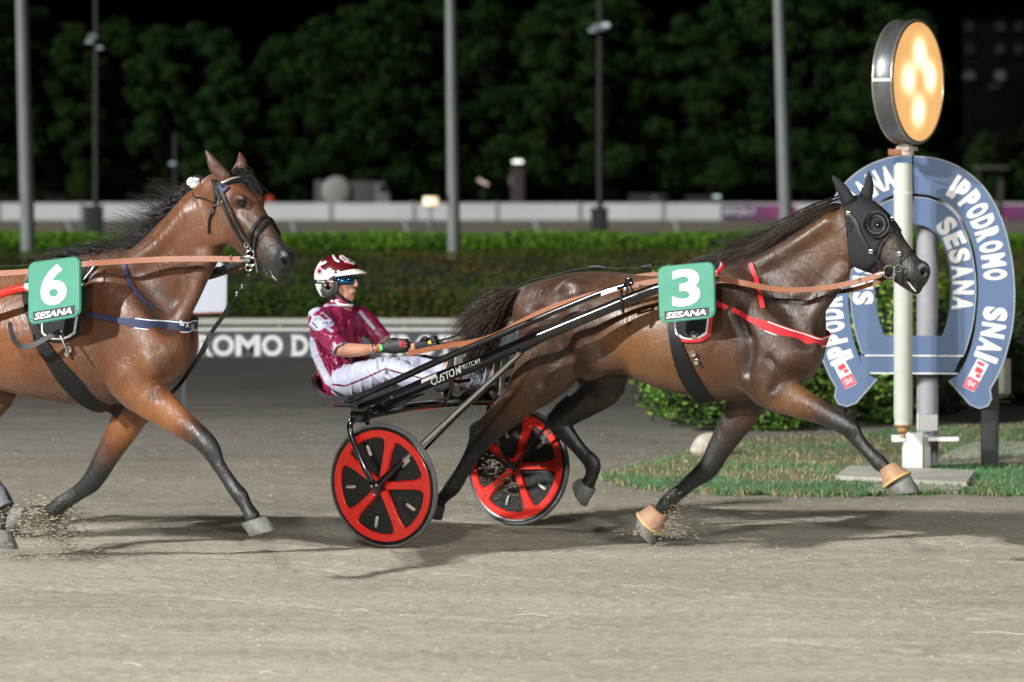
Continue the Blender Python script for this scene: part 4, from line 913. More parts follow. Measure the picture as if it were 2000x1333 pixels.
for sd in (-1, 1):
    hub = Vector((0, sd*.75, .352)); ho = hub+Vector((0, sd*.075, .0)); hi_ = hub-Vector((0, sd*.065, 0))
    top = Vector((-.155, sd*.74, .735))
    # fork: outer and inner arms
    bar('fork_arm', [top+Vector((.02, sd*.02, .0)), top+Vector((-.02, sd*.07, -.03)), top+Vector((-.015, sd*.085, -.10)), Vector((-.075, sd*.835, .46)), ho+Vector((-.025, 0, .02)), ho], .018, G, sm=6)
    bar('fork_arm', [top+Vector((.02, -sd*.03, .0)), top+Vector((.0, -sd*.07, -.06)), Vector((-.06, sd*.66, .46)), hi_], .014, G, sm=6)
    # stay from the hub to the shaft
    s0 = ho+Vector((.02, 0, .02))
    s1 = P3(1016, 689, -.545) if sd < 0 else Vector((P3(1016, 689, -.545).x, .545, P3(1016, 689, -.545).z))
    bar('stay_rod', [s0, s0+(s1-s0)*.16, s0+(s1-s0)*.2, s0+(s1-s0)*.6, s1], [.016, .016, .0155, .0135, .010], M['silver'], sm=0)
    bar('stay_socket', [s0-(s1-s0)*.02, s0+(s1-s0)*.17], [.020, .018], G, sm=0)
    bar('stay_rod', [hi_, hi_+(s1-hi_)*.5+Vector((0, 0, .0)), s1+Vector((0, -sd*.03, 0))], .009, G, sm=0)
    mb = MB(); mb.box(hub+Vector((0, sd*.092, .008)), (.075, .008, .038), bev=.003); mb.box(hub+Vector((.005, sd*.09, -.02)), (.022, .008, .07), bev=.003); axp = mb.build('axle_plate', G, sk)
    for dx, dz in ((-.014, .004), (.018, .012), (.004, -.042)):
        mb = MB(); mb.lathe([(.001, .012), (.006, .012), (.0085, .008), (.0085, 0)], hub+Vector((dx, sd*.096, dz)), (0, sd, 0), 10); mb.build('bolt', M['chrome'], axp)
    mb = MB(); mb.lathe([(.001, .016), (.008, .015), (.012, .008), (.012, -.02)], s1+Vector((0, sd*.02, 0)), (0, sd, 0), 12); mb.build('bolt', M['chrome'], sk)
    jx = P3(1030, 672, -.53); mb = MB(); mb.prism([(jx.x-.06, s1.z-.02), (jx.x+.16, jx.z+.045), (jx.x+.02, jx.z+.06), (jx.x-.09, s1.z+.05)], sd*.528, sd*.536); mb.build('joint_plate', G, sk)
    # lower thick shaft and upper slim shaft
    yv = lambda y: y*sd
    def SP(px, py, y): v = P3(px, py, -y); return Vector((v.x, sd*y, v.z))
    bar('lower_shaft', [SP(706, 800, .60), SP(770, 776, .59), SP(850, 742, .58), (SP(930, 712, .56)), SP(1010, 676, .54), SP(1100, 638, .50), SP(1180, 605, .47), SP(1240, 580, .45), SP(1290, 562, .44), SP(1330, 556, .42), SP(1360, 560, .40)], [.036, .037, .037, .036, .035, .034, .033, .031, .029, .027, .025], G, 20, sm=6)
    bar('upper_shaft', [SP(684, 783, .58), SP(770, 745, .57), SP(850, 708, .57), SP(930, 674, .55), SP(1010, 640, .53), SP(1100, 602, .50), SP(1180, 570, .47), SP(1236, 553, .455)], [.020, .020, .020, .019, .018, .017, .015, .012], G, 16, sm=5)
    for px, py in ((1228, 566),):
        q = SP(px, py, .455); mb = MB(); torus(mb, q, (SP(1240, 560, .45)-SP(1180, 585, .45)).normalized(), .040, .005, 20, 6); mb.box(q+Vector((0, 0, .045)), (.035, .03, .035), bev=.005); cl = mb.build('shaft_clamp', G, sk)
        mb = MB(); mb.lathe([(.001, .02), (.010, .018), (.012, 0), (.012, -.012)], q+Vector((.01, sd*.045, .002)), (0, sd, 0), 10); mb.build('bolt', M['chrome'], cl)
    bar('shaft_strap', [SP(1213, 566, .455), SP(1214, 590, .49), SP(1217, 610, .46)], .009, M['black_leather'], sm=3)
    for px, py in ((765, 775), (728, 793)):
        mb = MB(); mb.lathe([(.001, .008), (.006, .007), (.009, 0), (.009, -.006)], SP(px, py, .645), (0, sd, 0), 10); mb.build('bolt', M['chrome'], sk)
    # gusset joining both shafts at the back
    mb = MB(); g = [SP(683, 800, .6), SP(700, 822, .6), SP(740, 808, .6), SP(905, 752, .58), SP(870, 725, .58), SP(720, 770, .6)]
    mb.prism([(v.x, v.z) for v in g[:3]+[SP(800, 785, .6), SP(800, 752, .6)]+[g[5]]], sd*.575, sd*.585); mb.build('gusset', G, sk)
    # foot rest
    f0 = SP(868, 740, .56); bar('foot_rest', [f0, f0+Vector((.02, -sd*.10, -.02)), f0+Vector((.03, -sd*.22, -.02))], .011, G, sm=3)
    mb = MB(); mb.tube([SP(868, 792, .36), SP(880, 760, .36), SP(885, 735, .36)], .011, 8); mb.tube([SP(868, 792, .36), SP(868, 792, .54)], .009, 8); mb.build('stirrup', G, sk)
# crossbeam, seat
beam = []
for y in np.linspace(-.76, .76, 15):
    beam.append(Vector((-.10-.05*(y/.76)**2, y, .735+.03*(1-(y/.76)**2))))
mb = MB(); mb.tube(beam, .036, 14, flat=(.8, 1.5), up=(0, 0, 1)); mb.build('cross_beam', G, sk)
for sd in (-1, 1):
    mb = MB(); mb.box(Vector((-.15, sd*.76, .735)), (.075, .10, .07), bev=.012); mb.build('fork_bracket', G, sk)
prof = [(636, 736), (641, 752), (653, 768), (676, 778), (712, 779), (745, 773), (768, 770)]
mb = MB(); S = spline(np.array([P3(x, y_, -.05)[:] for x, y_ in prof]), 4); ys = np.linspace(-.2, .2, 9); vs = []; fs = []
for q in S:
    for y in ys: vs.append(Vector((q[0], y, q[2]-.02*(1-(y/.2)**2)+.02)))
for q in S:
    for y in ys: vs.append(Vector((q[0], y*1.02, q[2]-.02*(1-(y/.2)**2)-.004)))
nn_, my = len(S), len(ys)
for b in (0, nn_*my):
    for i in range(nn_-1):
        for j in range(my-1): fs.append((b+i*my+j, b+i*my+j+1, b+(i+1)*my+j+1, b+(i+1)*my+j))
for i in range(nn_-1):
    for j in (0, my-1): fs.append((i*my+j, (i+1)*my+j, nn_*my+(i+1)*my+j, nn_*my+i*my+j))
for j in range(my-1):
    for i in (0, nn_-1): fs.append((i*my+j, i*my+j+1, nn_*my+i*my+j+1, nn_*my+i*my+j))
mb.add(vs, fs); mb.build('seat', G, sk)
for sd in (-1, 1):
    a = [P3(643, 758, -.19), P3(700, 815, -.19), P3(712, 800, -.19), P3(770, 775, -.19), P3(690, 782, -.19)]
    mb = MB(); mb.prism([(v.x, v.z) for v in a], sd*.17, sd*.185); mb.build('seat_support', G, sk)
bar('seat_rail', [P3(655, 792, -.3), P3(700, 790, -.3), P3(760, 772, -.30)], .012, G)
# lettering along the lower shaft, white flash on both shafts
mb = MB(); A0 = P3(846, 745, -.58); A1 = P3(905, 718, -.58); A2 = P3(937, 703, -.57)
def shaft_text(s, px0, px1, y0, y1, hh, bold, mm, nm, off):
    a, b = P3(px0, y0, -.62), P3(px1, y1, -.60)
    d = b-a; up = Vector((0, 0, 1))-d.normalized()*d.normalized().z
    m_ = MB(); text_mb(m_, s, lambda u, v: a+d*u+up*((v-.5)*hh)+d.normalized()*(v*hh*.25)+Vector((0, off-.018*(1-(2*v-1)**2*.55), 0)), bold=bold); m_.build(nm, mm, sk, smooth=False, fix=False)
shaft_text('CUSTOM', 846, 902, 747, 722, .046, .015, M['white'], 'lettering', -.014)
shaft_text('MULTICAM', 905, 940, 718.5, 704.5, .027, .0, M['white'], 'lettering', -.014)
def flash(a, b, w_, y):
    mb = MB(); a, b = P3(*a, y), P3(*b, y); up = Vector((0, 0, 1)); mb.add([a-up*w_, b-up*w_, b+up*w_, a+up*w_], [(0, 1, 2, 3)]); mb.build('white_flash', M['white'], sk, smooth=False)
flash((823, 746), (852, 733), .010, -.622); flash((1174, 575), (1205, 564), .009, -.492)

# ================================================================ horse 6 is harnessed to a sulky mostly outside the frame
sk6 = thing('sulky', 'red shaft of a second sulky passing along the flank of horse 6', 'sulky', (*FR6.m, 0), FR6.rz, 'racing sulkies')
for sd in (-1, 1):
    def SQ(px, py, y): v = P6(px, py, -y); return Vector((v.x, sd*y, v.z))
    bar('shaft', [SQ(-620, 760, .56), SQ(-400, 690, .50), (SQ(-200, 640, .46)), SQ(-60, 598, .43), SQ(0, 576, .42), SQ(30, 566, .415), SQ(62, 562, .41), SQ(95, 566, .40)], .021, M['wheel_red'], 14, parent=sk6)
    mb = MB(); mb.tube([SQ(52, 562, .41), SQ(60, 561, .41)], .023, 12); mb.build('shaft_ring', M['white_trim'], sk6)
    root = bpy.data.objects.new('wheel', None)
mb = MB(); mb.tube([Vector((P6(-620, 760, -.56).x, y, P6(-620, 760, -.56).z)) for y in (-.7, 0, .7)], .03, 12); mb.build('cross_beam', G, sk6)

# ================================================================ driver
dr = thing('person', 'helmeted driver in maroon silks and white trousers seated on the sulky, holding reins', 'person', (*FR3.m, 0), FR3.rz)
HD = .0048
def rows(rs): return [(*P3(x, y_, yy), ra, rb) for x, y_, yy, ra, rb in rs]
lo = P3(588, 800, 0); lo = (lo.x-.05, -.55, .55)
def DF(): return Field(lo, (1.22, .55, 1.72), HD)
hx = P3(664, 548, 0)                      # head centre
def HP(dx, dy, dz): return (hx.x+dx, dy, hx.z+dz)
def hand(f, w, k, g, side, grow=0.):
    """w wrist, k knuckles, fingers closed round the rein; side -1 near, +1 far"""
    w, k = Vector(w), Vector(k); t = (k-w).normalized(); inn = Vector((0, -side, 0)); inn = (inn-t*inn.dot(t)).normalized(); dn = t.cross(inn)
    if dn.z > 0: dn = -dn
    f.chain([(*w, .024+grow, .020+grow), (*(w+(k-w)*.5), .036+grow, .017+grow), (*k, .040+grow, .016+grow)], k=.012, L=tuple(inn))
    for i in range(4):
        o = (i-1.5)*.0185; b = k+dn*o+t*(-.004 if i in (0, 3) else .003); ln = (.036, .041, .039, .031)[i]; r_ = (.0095, .0095, .009, .008)[i]+grow
        p1 = b+t*ln*.75-inn*-.004; p2 = p1+inn*ln*.62+t*.006; p3 = p2-t*ln*.52+inn*.004
        f.chain([(*b, r_*1.05, r_*1.05), (*p1, r_, r_), (*p2, r_*.93, r_*.93), (*p3, r_*.8, r_*.8)], k=.004, sub=3)
    b = w+(k-w)*.35-dn*.030; p1 = b+t*.030-dn*.010+inn*.012; p2 = p1+t*.028+inn*.014+dn*.006
    f.chain([(*b, .012+grow, .012+grow), (*p1, .0105+grow, .0105+grow), (*p2, .009+grow, .009+grow)], k=.008, sub=3)
AN = rows([(622, 622, -.20, .050, .052), (640, 650, -.235, .050, .048), (662, 679, -.255, .043, .042), (676, 684, -.245, .043, .040), (705, 684, -.21, .036, .034), (728, 682, -.17, .027, .025), (744, 680, -.15, .022, .020)])
AF = rows([(704, 618, .20, .050, .052), (724, 640, .235, .047, .045), (746, 664, .25, .042, .040), (764, 676, .23, .038, .036), (795, 680, .19, .028, .026), (815, 678, .15, .022, .020)])
WN, KN, WF, KF = P3(744, 680, -.15), P3(784, 676, -.115), P3(815, 678, .15), P3(848, 671, .12)
def body_field():
    f = DF()
    f.chain([(*P3(676, 742, 0), .105, .16), (*P3(664, 705, 0), .10, .145), (*P3(658, 660, 0), .11, .165), (*P3(659, 628, 0), .095, .175), (*P3(664, 606, 0), .055, .085)], k=.04)
    f.chain([(*P3(665, 612, 0), .058, .058), (*P3(668, 590, 0), .052, .052)], k=.03)                       # neck
    f.blob(HP(-.015, 0, .035), (.098, .078, .095), k=.02)                                                  # skull
    f.chain([(*HP(.035, 0, -.03), .062, .062), (*HP(.062, 0, -.085), .036, .034), (*HP(.072, 0, -.106), .022, .022)], k=.03)  # face to chin
    f.chain([(*HP(.0, -.055, -.06), .02, .012), (*HP(.055, -.032, -.100), .016, .012)], k=.025); f.chain([(*HP(.0, .055, -.06), .02, .012), (*HP(.055, .032, -.100), .016, .012)], k=.025)
    f.chain([(*HP(.098, 0, .012), .010, .010), (*HP(.114, 0, -.022), .013, .013), (*HP(.112, 0, -.030), .011, .016)], k=.012, sub=3)  # nose
    f.chain([(*HP(.094, -.018, -.060), .007, .006), (*HP(.102, 0, -.058), .008, .008), (*HP(.094, .018, -.060), .007, .006)], k=.008, L=(0, 0, 1), sub=3)   # lips
    f.chain([(*HP(.092, -.017, -.070), .007, .006), (*HP(.099, 0, -.071), .008, .008), (*HP(.092, .017, -.070), .007, .006)], k=.008, L=(0, 0, 1), sub=3)
    for sd in (-1, 1):
        f.blob(HP(.082, sd*.030, .012), (.012, .017, .010), k=.010, cut=True); f.blob(HP(.078, sd*.030, .012), (.012, .013, .010), k=.004)
        f.blob(HP(.060, sd*.045, -.020), (.025, .018, .018), k=.02)
        f.chain([(*HP(-.018, sd*.078, .012), .012, .006), (*HP(-.012, sd*.082, -.012), .014, .006), (*HP(-.006, sd*.078, -.032), .008, .006)], k=.008, sub=3)
    f.chain(AN, k=.02); f.chain(AF, k=.02); hand(f, WN, KN, 0, -1); hand(f, WF, KF, 0, 1)
    LN = rows([(678, 742, -.10, .08, .08), (715, 735, -.17, .066, .068), (760, 724, -.26, .048, .046), (800, 736, -.28, .044, .042), (850, 748, -.29, .035, .034), (872, 752, -.30, .03, .03)])
    LF = rows([(700, 738, .10, .08, .08), (760, 728, .17, .066, .068), (832, 720, .27, .048, .046), (880, 730, .30, .042, .042), (940, 742, .31, .034, .034), (966, 748, .31, .03, .03)])
    f.chain(LN, k=.03); f.chain(LF, k=.03)
    for wv, y in (((874, 752), -.30), ((968, 748), .31)):
        f.chain([(*P3(wv[0]-3, wv[1]+16, y), .025, .03), (*P3(wv[0], wv[1]-6, y), .028, .032), (*P3(wv[0]+4, wv[1]-40, y), .018, .035)], k=.015)
    return f
f = body_field(); meb = f.mesh('person_body', smooth=1, attr=False); skin = mat('skin', (.44, .22, .14), .5, noise=.08, nscale=30, bump=.1, bscale=120)
pb = link('person_body', meb, skin, dr); bvp = BVHTree.FromPolygons(f.V.tolist(), f.Fc.tolist())
def wrinkle(me, waves, amp):
    """cloth creases: ridges pushed out along the normals"""
    n = len(me.vertices); c = np.zeros(n*3); me.vertices.foreach_get('co', c); c = c.reshape(-1, 3); nn = np.zeros(n*3); me.vertices.foreach_get('normal', nn); nn = nn.reshape(-1, 3); d = np.zeros(n)
    for (k, wv, ph, a) in waves:
        k = np.array(k, float); t = c @ k+ph+1.1*np.sin(c @ np.array(wv, float)+ph*2); m_ = np.clip(.5+.8*np.sin(c @ np.array([7.3, 5.1, 9.7])*1.3+ph*3), 0, 1); d += a*m_*(1-np.abs(np.sin(t)))**2.2
    c = c+nn*((d-d.mean())*amp)[:, None]; me.vertices.foreach_set('co', c.ravel()); me.update()
maroon = mat('maroon_silk', (.22, .013, .062), .34, noise=.12, nscale=14, bump=.5, bscale=16); wsilk = mat('white_silk', (.37, .39, .50), .55, bump=1, bscale=12)
def colour(me, mats, fn):
    n = len(me.polygons); c = np.zeros(n*3); me.polygons.foreach_get('center', c); me.polygons.foreach_set('material_index', fn(c.reshape(-1, 3)).astype(np.int32))
def pix(c):
    """pixels of local points, for tracing the printed pattern onto the cloth"""
    X = FR3.m[0]+c[:, 0]*FR3.h[0]+c[:, 1]*FR3.a[0]; Y = FR3.m[1]+c[:, 0]*FR3.h[1]+c[:, 1]*FR3.a[1]; return 1000+F*X/Y, HOR+F*(EYE-c[:, 2])/Y
def seg_d(px, py, pts):
    d = np.full(len(px), 1e9)
    for (x0, y0), (x1, y1) in zip(pts[:-1], pts[1:]):
        t = np.clip(((px-x0)*(x1-x0)+(py-y0)*(y1-y0))/((x1-x0)**2+(y1-y0)**2), 0, 1); d = np.minimum(d, np.hypot(px-x0-t*(x1-x0), py-y0-t*(y1-y0)))
    return d
# jersey
f = DF()
f.chain([(*P3(674, 748, 0), .128, .165), (*P3(664, 712, 0), .135, .165), (*P3(656, 668, 0), .138, .185), (*P3(658, 632, 0), .115, .195), (*P3(662, 611, 0), .075, .12), (*P3(664, 601, 0), .066, .075), (*P3(666, 594, 0), .066, .068)], k=.045)
for an in (AN, AF):
    f.chain([(*a[:3], a[3]+g_, a[4]+g_) for a, g_ in zip(an[:3], (.012, .020, .016))], k=.045)
for q in range(7):       # creases running from the shoulder to the waist
    x = 612+q*15; f.chain(rows([(x, 640+q*3, -.20+.012*q, .004, .012), (x+10, 675+q*2, -.19+.012*q, .008, .012), (x+22, 712, -.17+.012*q, .004, .012)]), k=.022, cut=q % 2 == 1)
for q in range(10):      # folds
    x = 640+q*9; f.chain(rows([(x-6, 690+3*(q % 3), -.17+.01*q, .004, .02), (x+4, 712, -.16+.01*q, .007, .02), (x+10, 735, -.14+.01*q, .003, .02)]), k=.02)
f.chain(rows([(640, 640, -.16, .006, .02), (655, 660, -.20, .008, .02), (650, 690, -.17, .004, .02)]), k=.02, cut=True)
f.chain(rows([(700, 640, -.05, .006, .03), (706, 665, -.04, .007, .03), (690, 700, -.06, .004, .03)]), k=.02, cut=True)
f.chain(rows([(686, 625, -.08, .006, .03), (684, 660, -.09, .007, .03), (676, 690, -.10, .004, .03)]), k=.02)
f.blob(P3(670, 588, 0), (.050, .050, .055), k=.006, cut=True)
dn = (Vector(AN[2][:3])-Vector(AN[1][:3])).normalized(); cutp = Vector(AN[2][:3])-dn*.0; f.blob(cutp+dn*.075, (.075, .075, .075), k=.006, cut=True)
dn2 = (Vector(AF[2][:3])-Vector(AF[1][:3])).normalized(); f.blob(Vector(AF[2][:3])+dn2*.075, (.075, .075, .075), k=.006, cut=True)
mj = f.mesh('jersey', smooth=1, attr=False); jersey = link('jersey', mj, [maroon, wsilk, M['jersey_ink'] if 'jersey_ink' in M else mat('jersey_ink', (.05, .02, .06), .5)], dr)
def jcol(c):
    px, py = pix(c); near = c[:, 1] < .02; m_ = np.zeros(len(c), int)
    m_[near & (seg_d(px, py, [(606, 666), (613, 690), (625, 715), (640, 745)]) < 7.5)] = 1      # side panel
    m_[near & (seg_d(px, py, [(622, 605), (604, 612), (594, 632), (593, 655), (603, 668)]) < 2.2)] = 1
    m_[near & (seg_d(px, py, [(606, 611), (613, 622), (618, 632)]) < 2.8)] = 1
    m_[near & (seg_d(px, py, [(608, 609), (630, 594)]) < 4)] = 1
    m_[near & (seg_d(px, py, [(628, 612), (640, 618), (646, 630)]) < 1.6)] = 1
    m_[near & (np.hypot(px-620, (py-632)) < 15)] = 1; m_[near & (seg_d(px, py, [(630, 634), (648, 646)]) < 3.2)] = 1; m_[near & (seg_d(px, py, [(620, 628), (646, 632)]) < 6)] = 1
    m_[near & (seg_d(px, py, [(611, 630), (619, 641)]) < 1.2)] = 2; m_[near & (seg_d(px, py, [(615, 626), (620, 623)]) < 1.2)] = 2; m_[near & (seg_d(px, py, [(631, 632), (640, 630), (638, 637)]) < 1.0)] = 2
    m_[(c[:, 1] > .12) & (seg_d(px, py, [(704, 610), (716, 625), (730, 642)]) < 3.2)] = 1
    for an, dd in ((AN, dn), (AF, dn2)):
        q = (c-np.array(an[2][:3])) @ np.array(dd); r_ = np.linalg.norm(c-np.array(an[2][:3]), axis=1); m_[(np.linalg.norm(c-np.array(Vector(an[2][:3])+dd*.075), axis=1) < .0835) & (r_ < .09)] = 1
    dchest = np.hypot(px-692, (py-636)*1.0); m_[(c[:, 0] > 0.05) & (c[:, 1] > -.12) & (np.abs(dchest-7.5) < 1.0) & ((py < 633) | (py > 641))] = 1
    m_[(np.abs(c[:, 2]-P3(664, 596, 0).z) < .006)] = 1
    return m_
colour(mj, None, jcol)
wrinkle(mj, [((22, 6, -30), (14, 9, 4), .3, 1), ((30, -8, 20), (9, 15, 6), 1.7, .9), ((8, 14, 40), (20, 4, 9), 2.9, .8), ((48, 10, -40), (12, 12, 20), 4.1, .4)], .0085)
# deep creases across the belly and at the elbow
# white collar of the undershirt
mb = MB(); torus(mb, P3(668, 592, 0), (.25, 0, 1), .060, .009, 28, 8); mb.build('collar', M['white'], dr)
# trousers
f = DF()
LN2 = rows([(682, 746, -.09, .105, .11), (716, 736, -.17, .092, .088), (762, 723, -.265, .072, .068), (802, 735, -.285, .066, .06), (846, 746, -.29, .046, .044), (862, 750, -.295, .040, .04)])
LF2 = rows([(705, 740, .09, .105, .11), (765, 728, .18, .09, .085), (834, 718, .27, .070, .066), (884, 730, .30, .070, .062), (936, 738, .31, .070, .055), (955, 742, .31, .066, .05)])
f.chain(LN2, k=.05); f.chain(LF2, k=.05); f.blob(P3(690, 745, 0), (.13, .15, .085), k=.05)
for q in range(9):
    a = P3(735+q*9, 700+q*1.0, -.265+.004*q); b = P3(742+q*9, 728+q*1.5, -.325+.004*q); f.chain([(*a, .005, .016), (*b, .008, .016)], k=.022, cut=q % 2 == 0, sub=3)
mt_ = f.mesh('trousers', smooth=1, attr=False); trousers = link('trousers', mt_, [wsilk, mat('maroon_piping', (.09, .006, .02), .5)], dr)
def tcol(c):
    px, py = pix(c); m_ = np.zeros(len(c), int); m_[(c[:, 1] < -.1) & (seg_d(px, py, [(650, 752), (676, 754), (715, 738), (752, 721), (775, 727), (832, 741), (860, 752)]) < 1.7)] = 1; return m_
colour(mt_, None, tcol)
wrinkle(mt_, [((34, 10, -16), (10, 12, 14), .9, 1), ((18, -14, 34), (16, 8, 10), 2.2, .8), ((60, 14, 22), (14, 10, 18), 3.6, .4)], .009)
# gloves
for w_, k_, sd in ((WN, KN, -1), (WF, KF, 1)):
    t = (k_-w_).normalized(); f = Field((min(w_.x, k_.x)-.06, min(w_.y, k_.y)-.09, min(w_.z, k_.z)-.09), (max(w_.x, k_.x)+.11, max(w_.y, k_.y)+.09, max(w_.z, k_.z)+.09), .0032); hand(f, w_, k_, 0, sd, .0028)
    f.blob(w_-t*.055, (.05, .05, .05), k=.004, cut=True)
    g = f.mesh('glove', smooth=1, attr=False); gl = link('glove', g, [mat('glove_black', (.010, .010, .012), .55, bump=.3, bscale=80), mat('glove_red', (.28, .012, .022), .5)], dr)
    kk = np.array(k_); colour(g, None, lambda c, kk=kk, sd=sd: ((np.linalg.norm(c-kk-np.array([.016, sd*.012, .012]), axis=1) < .022) & (c[:, 1]*sd > kk[1]*sd-.012)).astype(int))
# wrist bands
d = (WN-P3(728, 682, -.17)).normalized()
for o, m_, nm, rr, ww in ((-.028, M['chrome'], 'bracelet', .0255, .007), (-.045, M['chrome'], 'bracelet', .027, .005), (-.013, M['wheel_red'], 'bracelet', .0245, .006)):
    mb = MB(); torus(mb, WN+d*o, d, rr, .0042, 22, 7, flat=ww/.0042*.6); mb.build(nm, m_, dr)
mb = MB(); mb.lathe([(.0235, -.008), (.0255, -.008), (.0255, .010), (.0235, .010)], WN+d*.002, d, 24); mb.build('paper_wristband', mat('green_band', (.06, .62, .14), .5), dr)
# shoes: soles pressed forward on the stirrups
for x, y, yy in ((884, 752, -.31), (974, 752, .32)):
    f = Field((P3(x, y, yy).x-.14, yy-.09, P3(x, y, yy).z-.14), (P3(x, y, yy).x+.12, yy+.09, P3(x, y, yy).z+.28), .005)
    f.chain([(*P3(x-4, y+18, yy), .036, .036), (*P3(x-3, y-12, yy), .036, .042), (*P3(x+3, y-48, yy), .026, .046), (*P3(x+6, y-62, yy), .018, .036)], k=.015); f.chain([(*P3(x-10, y+2, yy), .045, .04), (*P3(x-26, y, yy), .04, .04)], k=.02)
    me_ = f.mesh('shoe', smooth=1, attr=False); link('shoe', me_, M['black_cloth'], dr)
    f = Field((P3(x, y, yy).x-.14, yy-.09, P3(x, y, yy).z-.14), (P3(x, y, yy).x+.16, yy+.09, P3(x, y, yy).z+.28), .005)
    f.chain([(*(P3(x-4, y+18, yy)+Vector((.034, 0, 0))), .012, .036), (*(P3(x-3, y-12, yy)+Vector((.036, 0, 0))), .010, .030), (*(P3(x+3, y-48, yy)+Vector((.030, 0, 0))), .011, .046), (*(P3(x+6, y-62, yy)+Vector((.016, 0, 0))), .009, .036)], k=.01)
    me_ = f.mesh('shoe_sole', smooth=1, attr=False); link('shoe_sole', me_, mat('sole_grey', (.32, .31, .27), .7, noise=.2, nscale=40, bump=.4, bscale=90), dr)
# helmet
hw, hm_, hk = mat('helmet_white', (.66, .64, .63), .3, noise=.06, nscale=60), mat('helmet_maroon', (.09, .005, .010), .22, coat=.5), mat('helmet_black', (.012, .012, .014), .4)
hp_ = mat('helmet_pink', (.62, .22, .30), .4)
f = Field((hx.x-.2, -.17, hx.z-.17), (hx.x+.22, .17, hx.z+.19), .0036)
f.blob(HP(-.020, 0, .030), (.138, .116, .122), k=.01)
f.chain([(*HP(-.09, 0, .02), .05, .085), (*HP(-.105, 0, -.04), .035, .07), (*HP(-.10, 0, -.085), .018, .055)], k=.03)
f.chain([(*HP(.045, 0, -.055), .095, .20), (*HP(.14, 0, -.055), .095, .20)], k=.010, cut=True)     # face opening
f.blob(HP(-.02, 0, -.02), (.105, .088, .12), k=.006, cut=True)
mh = f.mesh('helmet', smooth=1, attr=False); helmet = link('helmet', mh, [hw, hm_, hk, hp_], dr)
def hcol(c):
    x, y, z = c[:, 0]-hx.x, c[:, 1], c[:, 2]-hx.z; px, py = pix(c); m_ = np.zeros(len(c), int)
    m_[(z > .062+.12*np.maximum(-x-.02, 0)-.02*(x > .03)) & (x > -.095)] = 1
    m_[(seg_d(px, py, [(650, 499), (655, 508), (661, 511)]) < 2.0)] = 0; m_[(np.hypot(px-668, py-502) < 5) | (seg_d(px, py, [(670, 505), (690, 514)]) < 3.6)] = 0
    m_[(seg_d(px, py, [(668, 503), (676, 508)]) < 1.2) | (seg_d(px, py, [(680, 508), (688, 512)]) < 1.2)] = 2; m_[(seg_d(px, py, [(673, 512), (684, 514)]) < 1.4)] = 3
    m_[(seg_d(px, py, [(618, 532), (624, 518), (636, 512)]) < 2.2)] = 0
    m_[(y < 0) & (np.hypot((px-624), (py-530)*.75) < 6.5)] = 3; m_[(y < 0) & (np.hypot((px-624), (py-530)*.8) < 3)] = 2
    m_[(z < .006) & (z > -.020)] = 2
    m_[(z < .03) & (x > .02)] = 2
    return m_
colour(mh, None, hcol)
vs = MB(); pts_ = []; n = 21
for j, (ro, dz, th_) in enumerate(((.0, .0, 0), (.28, -.004, 0), (.6, -.012, 0), (1, -.024, 0))):
    for i in range(n):
        a = R(-68+136*i/(n-1)); rx = .112+.082*ro*math.cos(a)**.6*1.0; ry = .108+.012*ro
        pts_.append(Vector(HP(-.02+rx*math.cos(a)+.0, ry*math.sin(a), .072+dz-.030*(1-math.cos(a))*(1))))
V2 = [p-Vector((0, 0, .005)) for p in pts_]; fs = []; m4 = 4*n
for b in (0, m4):
    for j in range(3):
        for i in range(n-1): fs.append((b+j*n+i, b+j*n+i+1, b+(j+1)*n+i+1, b+(j+1)*n+i))
for i in range(n-1): fs += [(3*n+i, 3*n+i+1, m4+3*n+i+1, m4+3*n+i), (i, i+1, m4+i+1, m4+i)]
vs.add(pts_+V2, fs); vs.build('peak', hw, helmet)
for sd in (-1, 1):
    mb = MB(); torus(mb, HP(-.018, sd*.098, -.030), (0, 1, 0), .036, .013, 24, 8, flat=.8); mb.tube([HP(-.07, sd*.090, -.05), HP(-.02, sd*.096, -.078), HP(.03, sd*.088, -.055), HP(.035, sd*.09, -.005)], [.018, .020, .017, .012], 10, flat=(1, .5)); mb.build('ear_guard', mat('ear_guard', (.028, .03, .033), .6), helmet)
mb = MB(); Q = [Vector(v) for v in spline(np.array([HP(.02, -.090, -.055), HP(.05, -.060, -.095), HP(.075, -.022, -.122), HP(.082, 0, -.127), HP(.075, .022, -.122), HP(.05, .060, -.095), HP(.02, .090, -.055)]), 5)]
mb.tube(Q, .008, 8, flat=(1.3, .5)); mb.build('chin_strap', M['black_cloth'], helmet)
# wrap band with a little script
mb = MB(); text_mb(mb, 'Racing - Tech', lambda u, v: Vector(HP(-.085+.11*u, -.1175+.012*abs(u-.4), -.012+.013*v)), bold=.01); mb.build('band_lettering', M['white'], helmet, smooth=False, fix=False)
